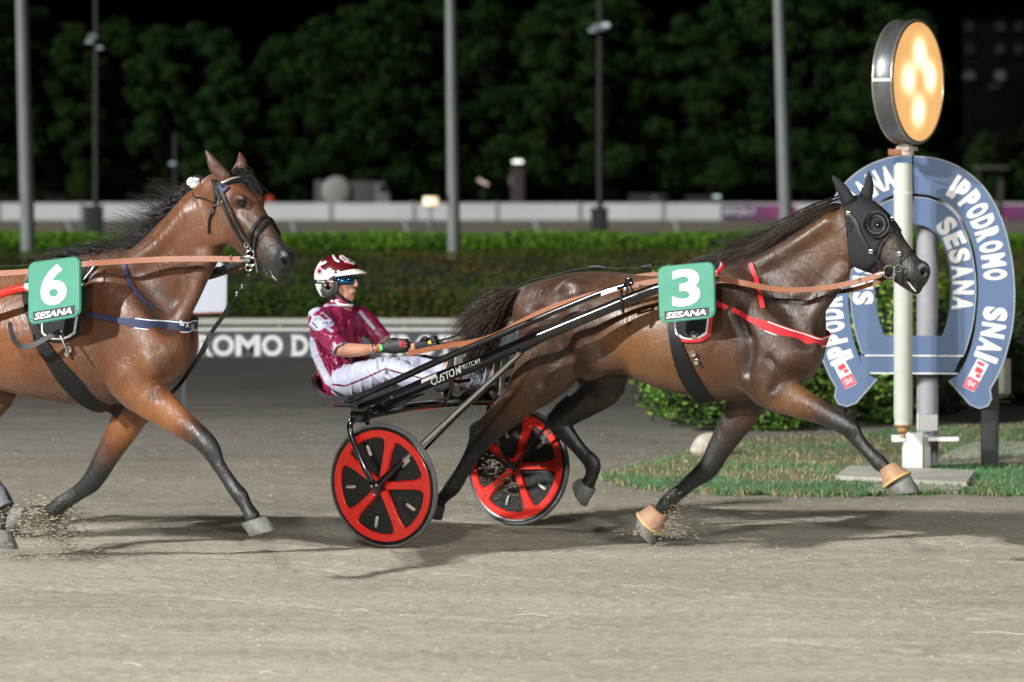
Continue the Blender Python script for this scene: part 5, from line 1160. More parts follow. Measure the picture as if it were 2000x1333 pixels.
# goggles
mb = MB(); n = 17; vs = []; fs = []
for i in range(n):
    a = R(-78+156*i/(n-1)); c_, s_ = math.cos(a), math.sin(a); nose = math.exp(-(a/R(9))**2)
    top, bot = .022, -.024+.016*nose
    for z, k in ((top, 1.0), ((top+bot)/2, 1.035), (bot, 1.0)): vs.append(Vector(HP(.012+.096*k*c_, .083*k*s_, z)))
for i in range(n-1):
    for k in range(2): fs.append((3*i+k, 3*i+k+1, 3*i+4+k, 3*i+3+k))
mb.add(vs, fs); gg = mb.build('goggles', mat('goggle_lens', (.05, .22, .40), .06, metal=.9), dr); sm = gg.modifiers.new('s', 'SOLIDIFY'); sm.thickness = .004
mb = MB(); mb.tube([HP(.03, -.086, .012), HP(-.03, -.112, .008)], .008, 8, flat=(1.6, .5)); mb.tube([HP(.03, .086, .012), HP(-.03, .112, .008)], .008, 8, flat=(1.6, .5)); mb.build('goggle_strap', hk, gg)
# hair at the nape
mb = MB(); mb.tube([HP(-.075, -.05, -.055), HP(-.082, 0, -.06), HP(-.075, .05, -.055)], .022, 10); mb.build('hair', mat('hair_dark', (.02, .013, .009), .6, bump=.6, bscale=200), dr)
# whip / rein ends by the far hand
mb = MB(); mb.tube([P3(820, 676, .14), P3(880, 660, .20), P3(960, 635, .28)], .006, 6); mb.build('whip', M['black_leather'], dr)
mb = MB(); mb.tube([P3(838, 670, .09), P3(850, 668, .09)], .012, 8); mb.build('whip_ferrule', mat('yellow_tape', (.8, .6, .02), .5), dr)
# ================================================================ the place
def W(px, py, Y): return Vector(((px-1000)*Y/F, Y, EYE-(py-HOR)*Y/F))
def zone_mat(name, stops, rough=.9, scale=1.1, amp=1.3, spec=.2, streak=(.45, 1, 1), fine=.46, bumpd=.03):
    """ground colour by distance across the track (world y), edges frayed by noise; streaks run with the harrow"""
    m = bpy.data.materials.new(name); m.use_nodes = True; t = m.node_tree; N = t.nodes; L = t.links; b = N['Principled BSDF']
    tc = N.new('ShaderNodeTexCoord'); sp = N.new('ShaderNodeSeparateXYZ'); L.new(tc.outputs['Object'], sp.inputs[0])
    mp = N.new('ShaderNodeMapping'); mp.inputs['Scale'].default_value = streak; L.new(tc.outputs['Object'], mp.inputs[0])
    n1 = N.new('ShaderNodeTexNoise'); n1.inputs['Scale'].default_value = scale; n1.inputs['Detail'].default_value = 7; n1.inputs['Roughness'].default_value = .6; L.new(mp.outputs[0], n1.inputs[0])
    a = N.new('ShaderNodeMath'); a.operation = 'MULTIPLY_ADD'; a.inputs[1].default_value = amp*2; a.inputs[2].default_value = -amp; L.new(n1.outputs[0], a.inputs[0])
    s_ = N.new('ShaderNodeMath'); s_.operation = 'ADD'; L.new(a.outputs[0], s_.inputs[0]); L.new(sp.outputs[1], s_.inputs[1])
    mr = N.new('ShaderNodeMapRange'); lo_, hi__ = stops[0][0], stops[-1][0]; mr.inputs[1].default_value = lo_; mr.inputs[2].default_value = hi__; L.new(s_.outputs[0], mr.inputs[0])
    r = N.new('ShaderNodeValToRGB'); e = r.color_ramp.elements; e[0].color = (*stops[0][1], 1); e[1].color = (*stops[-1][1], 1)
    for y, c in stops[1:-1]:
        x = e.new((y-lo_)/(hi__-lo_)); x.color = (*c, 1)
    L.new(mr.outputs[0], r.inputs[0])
    n2 = N.new('ShaderNodeTexNoise'); n2.inputs['Scale'].default_value = 34; n2.inputs['Detail'].default_value = 8; n2.inputs['Roughness'].default_value = .75
    mp2 = N.new('ShaderNodeMapping'); mp2.inputs['Scale'].default_value = (.5, 1, 1); L.new(tc.outputs['Object'], mp2.inputs[0]); L.new(mp2.outputs[0], n2.inputs[0])
    n3 = N.new('ShaderNodeTexNoise'); n3.inputs['Scale'].default_value = 2.2; n3.inputs['Detail'].default_value = 5; mp3 = N.new('ShaderNodeMapping'); mp3.inputs['Scale'].default_value = (.3, 1, 1); L.new(tc.outputs['Object'], mp3.inputs[0]); L.new(mp3.outputs[0], n3.inputs[0])
    c1 = N.new('ShaderNodeMapRange'); c1.inputs[1].default_value = .28; c1.inputs[2].default_value = .72; c1.inputs[3].default_value = 1-fine; c1.inputs[4].default_value = 1+fine; L.new(n2.outputs[0], c1.inputs[0])
    c2 = N.new('ShaderNodeMapRange'); c2.inputs[1].default_value = .3; c2.inputs[2].default_value = .7; c2.inputs[3].default_value = .86; c2.inputs[4].default_value = 1.14; L.new(n3.outputs[0], c2.inputs[0])
    mm = N.new('ShaderNodeMath'); mm.operation = 'MULTIPLY'; L.new(c1.outputs[0], mm.inputs[0]); L.new(c2.outputs[0], mm.inputs[1])
    vm = N.new('ShaderNodeVectorMath'); vm.operation = 'SCALE'; L.new(r.outputs[0], vm.inputs[0]); L.new(mm.outputs[0], vm.inputs['Scale']); L.new(vm.outputs[0], b.inputs['Base Color'])
    b.inputs['Roughness'].default_value = rough; b.inputs['Specular IOR Level'].default_value = spec
    bp = N.new('ShaderNodeBump'); bp.inputs['Strength'].default_value = .7; bp.inputs['Distance'].default_value = bumpd; L.new(n2.outputs[0], bp.inputs['Height']); L.new(bp.outputs[0], b.inputs['Normal'])
    return m
SAND, MID, DARK, LT = (.40, .375, .31), (.25, .235, .20), (.085, .08, .072), (.27, .26, .235)
def sheet(name, pts, z, m, kind='structure', label=None):
    me = mesh(name, [(x, y, z) for x, y in pts], [tuple(range(len(pts)))]); o = link(name, me, m, smooth=False); props(o, label, None, None, kind); return o
def quad(name, x0, x1, y0, y1, z, m, **k): return sheet(name, [(x0, y0), (x1, y0), (x1, y1), (x0, y1)], z, m, **k)
quad('ground', -900, 900, -60, 1800, -.07, mat('infield_soil', (.055, .06, .035), .95, noise=.4, nscale=.6))
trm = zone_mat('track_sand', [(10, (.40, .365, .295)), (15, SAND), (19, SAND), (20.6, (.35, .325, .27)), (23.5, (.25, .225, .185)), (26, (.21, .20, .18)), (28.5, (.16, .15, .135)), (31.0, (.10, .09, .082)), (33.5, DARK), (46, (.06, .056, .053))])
RELIEF = 1
X0, X1, Y0, Y1, DX = -4.6, 6.2, 12.4, 31.0, .035
def vnoise(nx, ny, sx, sy, rg):
    gx, gy = int(nx/sx)+3, int(ny/sy)+3; g = rg.normal(0, 1, (gx, gy)); x = np.arange(nx)/sx; y = np.arange(ny)/sy; i, j = x.astype(int), y.astype(int); u, v = x-i, y-j; u = u*u*(3-2*u); v = v*v*(3-2*v)
    return (g[i][:, j]*(1-u)[:, None]+g[i+1][:, j]*u[:, None])*(1-v)+(g[i][:, j+1]*(1-u)[:, None]+g[i+1][:, j+1]*u[:, None])*v
nx, ny = int((X1-X0)/DX), int((Y1-Y0)/DX); rg = np.random.default_rng(77)
Hm = .0075*vnoise(nx, ny, 34, 16, rg)+.0042*vnoise(nx, ny, 12, 6, rg)+.0028*vnoise(nx, ny, 4.5, 2.6, rg)+.0020*rg.normal(0, 1, (nx, ny))
GX, GY = np.meshgrid(X0+DX*np.arange(nx), Y0+DX*np.arange(ny), indexing='ij')
for _ in range(260):                                         # hoof prints, thickest on the line the horses take
    cx = rg.uniform(X0, X1); cy = np.clip(rg.choice([17.2, 18.8, 20.5, 24])+rg.normal(0, 1.1)-.3*cx, Y0, Y1); a = R(-30)+rg.normal(0, .2); dx, dy = GX-cx, GY-cy; u = (dx*math.cos(a)+dy*math.sin(a))/.085; v = (-dx*math.sin(a)+dy*math.cos(a))/.065; r2 = u*u+v*v
    Hm += -.016*np.exp(-r2*1.2)+.009*np.exp(-((np.sqrt(r2)-1.35)/.35)**2)
for off in (-.75, .75, -3.1, -1.6, 3.0):                      # wheel ruts behind the sulkies
    d = (GX-FR3.m[0])*FR3.a[0]+(GY-FR3.m[1])*FR3.a[1]-off; al = (GX-FR3.m[0])*FR3.h[0]+(GY-FR3.m[1])*FR3.h[1]; Hm += np.where(al < (0 if abs(off) < 1 else 99), -.010*np.exp(-(d/.03)**2)+.005*np.exp(-((np.abs(d)-.07)/.025)**2), 0)
Hm *= .72; edge = np.clip(np.minimum.reduce([GX-X0, X1-GX, GY-Y0, Y1-GY])/.4, 0, 1); Hm = (Hm-.006)*edge-.006*(1-edge)
V_ = np.stack([GX, GY, Hm], -1).reshape(-1, 3); ii = (np.arange(nx-1)[:, None]*ny+np.arange(ny-1)).ravel(); Fq = np.stack([ii, ii+ny, ii+ny+1, ii+1], 1)
me = bpy.data.meshes.new('track'); me.vertices.add(len(V_)); me.vertices.foreach_set('co', V_.ravel().astype(np.float32)); me.loops.add(len(Fq)*4); me.loops.foreach_set('vertex_index', Fq.ravel().astype(np.int32)); me.polygons.add(len(Fq)); me.polygons.foreach_set('loop_start', np.arange(0, len(Fq)*4, 4, dtype=np.int32)); me.update(calc_edges=True)
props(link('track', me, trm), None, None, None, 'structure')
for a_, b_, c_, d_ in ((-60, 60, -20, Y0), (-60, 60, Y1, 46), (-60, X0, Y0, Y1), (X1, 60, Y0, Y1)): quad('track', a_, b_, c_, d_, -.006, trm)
# a soft raised lip of harrowed sand at the inner edge of the racing line
# grass strip
lawn_pts = []
for i in range(40):
    x = .62+(11-.62)*i/39; taper = min(1, max(0, (x-.62)/.9))**.5; lawn_pts.append((x, 22.6-1.25*taper+.08*math.sin(x*5)+.05*math.sin(x*13)))
top_ = []
for i in range(40):
    x = 11-(11-.62)*i/39; taper = min(1, max(0, (x-.62)/.9))**.5; top_.append((x, 22.75+1.6*taper+(1.5+.8*(x-1.6) if x > 1.6 else max(0, x-1)*2.4)*1.0+.1*math.sin(x*4)))
grass_m = mat('lawn_soil', (.06, .11, .05), .95, col2=(.20, .18, .10), nscale=2.2, bump=.6, bscale=40)
sheet('lawn', lawn_pts+top_, .016, grass_m)
def in_lawn(x, y): return bool(inpoly(np.array([[x, 0, y]])[:, [0, 2]], lawn_pts+top_)[0])
LP = np.array(lawn_pts+top_)
def blades(name, n, samp, hgt, wid, mats, seed, lean=.5, zf=None):
    rg = np.random.default_rng(seed); vs = []; fs = []; mi = []
    for p in samp(n, rg):
        x, y = p[0], p[1]; z0 = p[2] if len(p) > 2 else .0; h_ = hgt*rg.uniform(.4, 1.3); a = rg.uniform(0, 6.28); dx, dy = math.cos(a)*wid, math.sin(a)*wid; lx, ly = rg.normal(0, lean*h_, 2)
        b = len(vs); vs += [(x-dx, y-dy, z0), (x+dx, y+dy, z0), (x+dx*.7+lx*.4, y+dy*.7+ly*.4, z0+h_*.6), (x-dx*.7+lx*.4, y-dy*.7+ly*.4, z0+h_*.6), (x+lx, y+ly, z0+h_)]
        fs += [(b, b+1, b+2, b+3), (b+3, b+2, b+4)]; k = p[3] if len(p) > 3 else 0; mi += [k, k]
    me = mesh(name, np.array(vs), fs); o = link(name, me, mats, smooth=False); me.polygons.foreach_set('material_index', np.array(mi, dtype=np.int32)[:len(me.polygons)]); return o
def val2(x, y): return math.sin(x*2.1+1.3*math.sin(y*1.7))+math.sin(y*3.1+x*1.1+2)+.7*math.sin(x*5.3-y*2.2)
def samp_lawn(n, rg):
    out = []
    while len(out) < n:
        q = rg.uniform((.6, 21.2), (8.2, 29), (4000, 2)); m_ = inpoly(q, [tuple(a) for a in LP])
        for x, y in q[m_]:
            if y > 24.2 and rg.random() < .35: continue
            v = val2(x, y)+rg.normal(0, .8)-(.9 if y > 23.4 else 0)+(.5 if y < 22.4 else 0); 
            if v < -.9 and rg.random() < .75: continue
            out.append((x, y, .004, (0 if v > .0 else 1 if v > -.6 else 2)))
    return out[:n]
gm = [mat('grass_green', (.06, .20, .075), .6), mat('grass_olive', (.11, .20, .07), .6), mat('grass_dry', (.34, .27, .14), .7)]
def samp_edge(n, rg):
    out = []
    for _ in range(n):
        i = rg.integers(0, 39); a, b = LP[i], LP[i+1]; q = a+(b-a)*rg.random(); off = abs(rg.normal(0, .10)) if val2(q[0]*2, 3) > -.2 else abs(rg.normal(0, .03)); out.append((q[0]+rg.normal(0, .03), q[1]-off, .0, int(rg.choice([0, 1, 2], p=[.5, .2, .3]))))
    return out
props(blades('grass', 44000, lambda n, rg: samp_lawn(n-6000, rg)+samp_edge(6000, rg), .040, .0040, gm, 2), None, None, None, 'stuff')
# scattered pebbles, clods and straws on the sand
rg = np.random.default_rng(9); mb = MB(); octa = [(1, 0, 0), (-1, 0, 0), (0, 1, 0), (0, -1, 0), (0, 0, .7), (0, 0, -.4)]; of = [(0, 2, 4), (2, 1, 4), (1, 3, 4), (3, 0, 4), (2, 0, 5), (1, 2, 5), (3, 1, 5), (0, 3, 5)]
for i in range(9000):
    y = 12.6+rg.random()**.8*15; x = rg.uniform(-.17, .17)*y; r_ = .0025+.006*rg.random()**3; a = rg.uniform(0, 6.28); c_, s_ = math.cos(a), math.sin(a)
    mb.add([(x+r_*(vx*1.5*c_-vy*s_), y+r_*(vx*s_+vy*c_), .003+r_*.7*vz) for vx, vy, vz in octa], of, int(rg.integers(0, 3)))
props(mb.build('gravel', [mat('grit_light', (.5, .48, .43), .8), mat('grit_brown', (.2, .16, .11), .9), mat('grit_grey', (.12, .115, .11), .9)], smooth=False, fix=False), None, None, None, 'stuff')
mb = MB()
for (x0, y0, x1, y1) in ((1005, 1205, 1070, 1208), (1885, 1216, 1925, 1216), (1900, 1240, 2005, 1245), (1900, 1218, 1990, 1210), (690, 1196, 720, 1198), (240, 1300, 275, 1306), (505, 1318, 540, 1322)):
    g = lambda px, py: Vector(((px-1000)/F*EYE*F/(py-HOR), EYE*F/(py-HOR), .010)); a, b = g(x0, y0), g(x1, y1); mb.tube([a, (a+b)/2+Vector((0, .02, .006)), b], .0014, 5)
props(mb.build('straw_litter', mat('straw', (.5, .47, .38), .8)), None, None, None, 'stuff')
# sand thrown up by the hooves
def spray(frm, spread, n, vel, seed, s0=.0022):
    rg = np.random.default_rng(seed); o = []
    for _ in range(n):
        t = rg.random()**.7; p = Vector(frm)+Vector(vel)*t+Vector(rg.normal(0, 1, 3)*np.array(spread)*(.25+t)); p.z = max(p.z, .01); o.append((p, s0*(.5+1.8*rg.random()**3)))
    return o
def spraymesh(name, parts, mm):
    mb = MB(); rg = np.random.default_rng(1)
    for p, r_ in parts: mb.add([(p.x+r_*1.8*vx, p.y+r_*vy, p.z+r_*vz) for vx, vy, vz in octa], of, int(rg.integers(0, 2)))
    o = mb.build(name, mm, smooth=False, fix=False); props(o, None, None, None, 'stuff'); return o
sm_ = [mat('clod_dark', (.16, .14, .105), .95), mat('clod_sand', (.36, .32, .25), .95)]
A = FR3.w(P3(1300, 1045, .16)); B = FR6.w(P6(85, 1015, .16)); Cc = FR3.w(P3(960, 900, .3))
spraymesh('flying_sand', spray(A, (.05, .06, .08), 1500, (.10, 0, .28), 1, .0028)+spray(A, (.14, .08, .02), 400, (.05, 0, .02), 2, .0034)+spray(B, (.10, .08, .055), 3200, (-.02, 0, .0), 3, .0034)+spray(B+Vector((.05, 0, -.05)), (.07, .06, .10), 1600, (.10, 0, -.05), 4, .003)+spray(B+Vector((-.1, 0, -.2)), (.2, .1, .04), 500, (.1, 0, -.02), 14, .003)
          +spray(Cc, (.09, .05, .07), 500, (.12, 0, -.25), 5, .0038)+spray(FR3.w(P3(805, 1010, -.85)), (.10, .02, .12), 220, (.0, 0, .1), 6, .0014), sm_)

# ---------------------------------------------------------------- foliage
def leafmesh(name, pts, sz, mats, parent=None, seed=0, nrm=None, mi=None, quad_=True):
    rg = np.random.default_rng(seed); n = len(pts); P = np.array(pts); a = rg.normal(0, 1, (n, 3)); a[:, 1] *= .6
    if nrm is not None: a = a*.8+nrm
    a /= np.linalg.norm(a, axis=1)[:, None]; u = np.cross(a, rg.normal(0, 1, (n, 3))); u /= np.linalg.norm(u, axis=1)[:, None]; v = np.cross(a, u); s_ = (sz*rg.uniform(.55, 1.35, n))[:, None]
    V = np.stack([P-u*s_, P+v*s_*.55+u*s_*.1, P+u*s_, P-v*s_*.55+u*s_*.1], 1).reshape(-1, 3); Fc = np.arange(4*n).reshape(-1, 4)
    me = bpy.data.meshes.new(name); me.vertices.add(4*n); me.vertices.foreach_set('co', V.ravel().astype(np.float32)); me.loops.add(4*n); me.loops.foreach_set('vertex_index', Fc.ravel().astype(np.int32))
    me.polygons.add(n); me.polygons.foreach_set('loop_start', np.arange(0, 4*n, 4, dtype=np.int32)); me.update(calc_edges=True)
    o = link(name, me, mats, parent, smooth=False)
    if len(mats) > 1: me.polygons.foreach_set('material_index', (mi if mi is not None else rg.integers(0, len(mats), n)).astype(np.int32))
    return o
def leafm(name, c, var=.35, sc=.8):
    m = mat(name, c, .75, noise=var, nscale=sc, spec=.1); return m
def hedge_thing(label, x0, x1, y0, y1, z, n, sz, mats, group=None, top=None, mi_fn=None, seed=0, zf=None, kindname='hedge'):
    """clipped hedge: a dark twiggy core with leaves all through its faces"""
    root = thing(kindname, label, 'hedge', ((x0+x1)/2, (y0+y1)/2, 0), 0, group); ox, oy = root.location.x, root.location.y
    rg = np.random.default_rng(seed); nx = 60; vs = []; fs = []
    zf = zf or (lambda x, v: z)
    prof = [(0, 0), (.01, .55), (.03, .85), (.10, .97), (.35, 1.0), (.7, 1.0), (.95, .9), (1, .5), (1, 0)]
    for i in range(nx+1):
        x = x0+(x1-x0)*i/nx
        for v, h_ in prof: vs.append((x-ox, y0+(y1-y0)*v-oy, zf(x, v)*h_*.95+rg.normal(0, .015)*(h_ > 0)))
    k = len(prof)
    for i in range(nx):
        for j in range(k-1): fs.append((i*k+j, i*k+j+1, (i+1)*k+j+1, (i+1)*k+j))
    fs += [tuple(range(k)), tuple(nx*k+j for j in range(k))[::-1]]
    link('hedge_core', mesh('hedge_core', vs, fs), M['core'], root)
    P = []; Nn = []
    fr = rg.random(n)
    for i in range(n):
        x = rg.uniform(x0, x1)
        if fr[i] < (top or .5):
            v = rg.random()**.9; hz = zf(x, v)*(1-.06*rg.random()**2)+.05*math.sin(x*3+v*9)*.4; P.append((x-ox, y0+(y1-y0)*(.02+.96*v)-oy, hz*(1-.15*max(0, .06-v)/.06))); Nn.append((0, -.3, 1))
        else: P.append((x-ox, y0-oy+rg.normal(-.02, .05), zf(x, 0)*rg.random()*.98)); Nn.append((0, -1, .3))
    mi = mi_fn(np.array(P)+np.array([ox, oy, 0]), rg) if mi_fn else None
    leafmesh('foliage', P, sz, mats, root, seed+1, np.array(Nn), mi); return root
M['core'] = mat('hedge_twigs', (.012, .018, .008), .95)
g1, g2, g3, g4 = leafm('leaf_deep', (.03, .09, .012)), leafm('leaf_mid', (.08, .21, .02)), leafm('leaf_lime', (.19, .36, .03)), leafm('leaf_brown', (.085, .07, .022))
k1, k2, k4 = leafm('bank_deep', (.045, .085, .016)), leafm('bank_mid', (.068, .115, .018)), leafm('bank_brown', (.11, .085, .024))
def mi_bank(P, rg):
    u = rg.random(len(P))+.25*np.sin(P[:, 0]*1.1)+.2*np.sin(P[:, 0]*2.7+P[:, 1]); t = (P[:, 1]-53)/9
    return np.where(u < .15+.33*(t > .22), 3, np.where(u < .75, 1, 0))
hedge_thing('long low planted bank with russet brown top behind the board rail', -18, 16, 53, 63, 1.0, 74000, .036, [k1, k2, k2, k4], top=.72, mi_fn=mi_bank, seed=3, zf=lambda x, v: .62+.42*min(1, v*1.3)+.03*math.sin(x*.9))
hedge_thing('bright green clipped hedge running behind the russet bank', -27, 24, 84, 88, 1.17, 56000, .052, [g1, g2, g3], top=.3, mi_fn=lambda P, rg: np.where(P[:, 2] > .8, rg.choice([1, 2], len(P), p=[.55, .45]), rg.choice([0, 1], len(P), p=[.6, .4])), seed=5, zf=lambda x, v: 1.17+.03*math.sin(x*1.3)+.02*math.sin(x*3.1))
# bushes by the finish post
def bush(label, c, r, n, sz, mats, seed, nm='bush'):
    root = thing(nm, label, 'bush', (c[0], c[1], 0)); rg = np.random.default_rng(seed); P = []; Nn = []
    lob = [(rg.uniform(-.72, .72), rg.uniform(-.6, .6), rg.uniform(.25, .8)) for _ in range(26)]
    for i in range(n):
        l = lob[rg.integers(0, 26)]; d = rg.normal(0, 1, 3); d /= np.linalg.norm(d); q = np.array(l)+d*.34*rg.uniform(.75, 1.06); P.append((q[0]*r[0], q[1]*r[1], max(.02, q[2]*r[2]))); Nn.append(d*1.2)
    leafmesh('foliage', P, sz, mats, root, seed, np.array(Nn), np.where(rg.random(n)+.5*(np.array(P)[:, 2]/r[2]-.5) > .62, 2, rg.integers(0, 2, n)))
    f_ = Field((-r[0]*1.1, -r[1]*1.1, 0), (r[0]*1.1, r[1]*1.1, r[2]*1.2), .08)
    for l in lob: f_.blob((l[0]*r[0], l[1]*r[1], l[2]*r[2]), (.25*r[0], .25*r[1], .25*r[2]), k=.1)
    link('twigs', f_.mesh('twigs', attr=False), M['core'], root)
    mb = MB(); rg2 = np.random.default_rng(seed)
    for k in range(7): a = rg2.uniform(-.5, .5); mb.tube([(a*.3, 0, 0), (a*r[0]*.9, rg2.normal(0, .1), r[2]*.5)], [.02, .01], 6)
    mb.build('stem', mat('stem', (.05, .035, .02), .9), root); return root
bl = [leafm('bush_deep', (.05, .12, .02), .3, 5), leafm('bush_mid', (.11, .22, .04), .3, 5), leafm('bush_lime', (.26, .38, .07), .3, 5)]
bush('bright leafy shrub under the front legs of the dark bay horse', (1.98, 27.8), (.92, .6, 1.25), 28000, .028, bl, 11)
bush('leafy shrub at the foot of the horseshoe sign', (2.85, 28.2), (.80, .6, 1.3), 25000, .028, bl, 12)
bd = [leafm('dark_leaf', (.008, .02, .006)), leafm('dark_leaf_mid', (.014, .032, .009)), leafm('dark_leaf_hi', (.03, .06, .014))]  # near-black greens of the two dark shrubs
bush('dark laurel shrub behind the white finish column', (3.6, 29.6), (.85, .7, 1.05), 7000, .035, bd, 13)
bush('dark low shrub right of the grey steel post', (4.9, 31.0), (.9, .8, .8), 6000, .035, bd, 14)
# lawn bank behind the sign
sheet('grass_bank', [(1.6, 31.5), (14, 30.5), (16, 50), (1.2, 50)], .004, mat('bank_grass', (.05, .07, .02), .95, col2=(.10, .13, .03), nscale=3, bump=.5, bscale=20))
bush('yellow-green rounded shrub seen through the horseshoe', (4.45, 40.5), (1.1, .8, 1.05), 9000, .05, [g2, g3, leafm('lime', (.20, .26, .05))], 15)
# white stone by the bush
f_ = Field((-.2, -.2, -.02), (.2, .2, .3), .012); f_.blob((0, 0, .07), (.10, .08, .10), k=.02); f_.blob((.04, .02, .13), (.06, .05, .05), k=.03); f_.blob((-.05, -.03, .05), (.07, .06, .05), k=.02)
o = link('marker_stone', f_.mesh('stone', attr=False), mat('limestone', (.40, .37, .31), .9, noise=.25, nscale=15, bump=.8, bscale=30), None); o.location = W(1378, 893, 24.6); o.location.z = 0; props(o, 'rounded pale stone at the corner of the bright shrub', 'stone')

# ---------------------------------------------------------------- rail with lettered board
RY = 40.6
rail = thing('rail_fence', 'low white rail above a grey board lettered IPPODROMO DEL TROTTO', 'rail', (0, RY, 0))
def rx(px, Y=RY): return (px-1000)*Y/F
mb = MB(); mb.box((0-1.6, 0, EYE-(628.5-HOR)*RY/F), (9.6, .05, .082), bev=.01); mb.build('top_rail', M['white_rail'] if 'white_rail' in M else mat('white_rail', (.42, .42, .39), .5, noise=.1, nscale=3), rail)
mb = MB(); mb.box((-1.6, .02, EYE-(644-HOR)*RY/F), (9.6, .05, .045), bev=.006); mb.build('board_cap', mat('cap_white', (.6, .6, .58), .5), rail)
zb0, zb1 = .0, EYE-(648-HOR)*RY/F
mb = MB(); mb.box((-1.6, .03, (zb0+zb1)/2), (9.6, .03, zb1-zb0)); mb.build('board', mat('board_slate', (.055, .068, .085), .6, noise=.1, nscale=4), rail)
for px in (60, 300, 545, 790, 1035, 1280):
    mb = MB(); mb.box((rx(px), .07, .22), (.05, .04, .42), bev=.004); mb.build('post', mat('rail_post', (.35, .35, .33), .6), rail)
def slab_serif(mb, ch, x, w_, h_, z0, y, s=.2):
    uv, f, asp = text_geo(ch, .035); mb.add([(x+u*w_, y, z0+v*h_) for u, v in uv], f)
    t = h_*.09
    feet = {'D': [(0, 0), (0, 1)], 'R': [(0, 0), (0, 1), (1, 0)], 'M': [(0, 0), (1, 0), (0, 1), (1, 1)], 'L': [(0, 0), (0, 1)], 'E': [(0, 0), (0, 1)], 'T': [(.5, 0)], 'P': [(0, 0), (0, 1)], 'I': [(.5, 0), (.5, 1)]}.get(ch, [])
    for u, v in feet:
        cx = x+(.13*w_ if u == 0 else .87*w_ if u == 1 else .5*w_); zz = z0+(t/2 if v == 0 else h_-t/2); hw = .030 if u != .5 else .05
        mb.add([(cx-hw-.012, y-.001, zz-t/2), (cx+hw, y-.001, zz-t/2), (cx+hw, y-.001, zz+t/2), (cx-hw-.012, y-.001, zz+t/2)], [(0, 1, 2, 3)])
mb = MB()
for ch, a, b in (('I', 205, 212), ('P', 222, 256), ('P', 264, 298), ('O', 306, 344), ('D', 348, 380), ('R', 388, 414), ('O', 415, 457), ('M', 460, 508), ('O', 511, 552), ('D', 570, 602), ('E', 610, 640), ('L', 648, 676), ('T', 740, 772), ('R', 778, 806), ('O', 812, 850), ('T', 856, 884), ('T', 888, 916), ('O', 920, 958)):
    slab_serif(mb, ch, rx(a), rx(b)-rx(a), .265, EYE-(696-HOR)*RY/F, .012)
mb.build('lettering', M['white'], rail, smooth=False, fix=False)

# white board seen behind the neck of horse 6
wb = thing('white_board', 'white rounded board on a post behind the neck of horse 6', 'sign', tuple(W(415, 560, 30)*1.0)); wb.location.z = 0
def wp(px, py): return ((px-415)*30/F, EYE-(py-HOR)*30/F)
mb = MB(); mb.prism([wp(*p) for p in ((352, 612), (438, 609), (442, 596), (443, 540), (439, 520), (430, 511), (352, 505))], -.01, .01); mb.build('panel', mat('board_white', (.46, .49, .58), .5), wb)
mb = MB(); mb.prism([wp(*p) for p in ((352, 612.5), (438, 609.5), (438, 612), (352, 615))], -.013, .013); mb.build('bottom_edge', mat('edge_red', (.3, .08, .06), .5), wb)
mb = MB(); mb.box((-.27, .04, .45), (.04, .03, .9)); mb.build('post', M['grey_paint'], wb)

# ---------------------------------------------------------------- finish sign, column, disc lamp
SY = 23.2; sc_ = SY/F
sign = thing('horseshoe_sign', 'large blue-grey double horseshoe sign lettered IPPODROMO SNAI SESANA', 'sign', (W(1785, 0, SY).x, SY, 0), R(-6))
sb = mat('sign_blue', (.088, .14, .255), .5, noise=.06, nscale=2); se = mat('sign_edge', (.40, .42, .46), .5)
def sp_(px, py): return ((px-1785)*sc_/math.cos(R(6)), EYE-(py-HOR)*sc_)
def contour(kind):
    """half outlines in pixels, right side; mirrored for the left"""
    return {'outer': [(1785, 306), (1830, 311), (1880, 332), (1922, 370), (1952, 425), (1970, 490), (1978, 560), (1975, 630), (1962, 690), (1945, 735), (1931, 760), (1934, 778), (1926, 794), (1908, 797), (1890, 790), (1852, 743)],
            'inner': [(1866, 732), (1888, 700), (1902, 640), (1908, 560), (1902, 490), (1885, 440), (1858, 402), (1822, 382), (1785, 378)]}[kind]
def mir(p): return (3570-p[0]-4, p[1]-2)
def smoothc(P, n=5): return [tuple(q) for q in spline(np.array(P, float), n)]
def ringplate(outer, inner, y0, y1, nm, m, mm=0):
    """plate between two open outlines of equal count"""
    n = len(outer); vs = []; fs = []
    for y in (y0, y1):
        for P in (outer, inner): vs += [(a[0], y, a[1]) for a in P]
    A, B, C_, D = 0, n, 2*n, 3*n
    for i in range(n-1): fs += [(A+i, A+i+1, B+i+1, B+i), (C_+i, D+i, D+i+1, C_+i+1), (A+i, C_+i, C_+i+1, A+i+1), (B+i, B+i+1, D+i+1, D+i)]
    fs += [(A, B, D, C_), (A+n-1, C_+n-1, D+n-1, B+n-1)]
    return MB().add(vs, fs).build(nm, m, sign, smooth=False)
def resamp(P, n):
    P = np.array(P, float); d = np.r_[0, np.cumsum(np.hypot(*np.diff(P, axis=0).T))]; t = np.linspace(0, d[-1], n); return np.stack([np.interp(t, d, P[:, 0]), np.interp(t, d, P[:, 1])], 1)
OR = smoothc([(1785, 306), (1830, 311), (1880, 332), (1922, 370), (1952, 425), (1970, 490), (1978, 560), (1975, 630), (1962, 690), (1945, 735)]); IR = smoothc([(1785, 378), (1822, 384), (1858, 404), (1885, 442), (1902, 495), (1909, 560), (1903, 640), (1888, 698), (1866, 738)])
def halfring(O, I, sx, y0, y1, nm, m, e=0):
    n = 46; o = resamp(O, n); i_ = resamp(I, n)
    if sx < 0: o = np.array([mir(p) for p in o]); i_ = np.array([mir(p) for p in i_])
    return ringplate([sp_(*p) for p in o], [sp_(*p) for p in i_], y0, y1, nm, m)
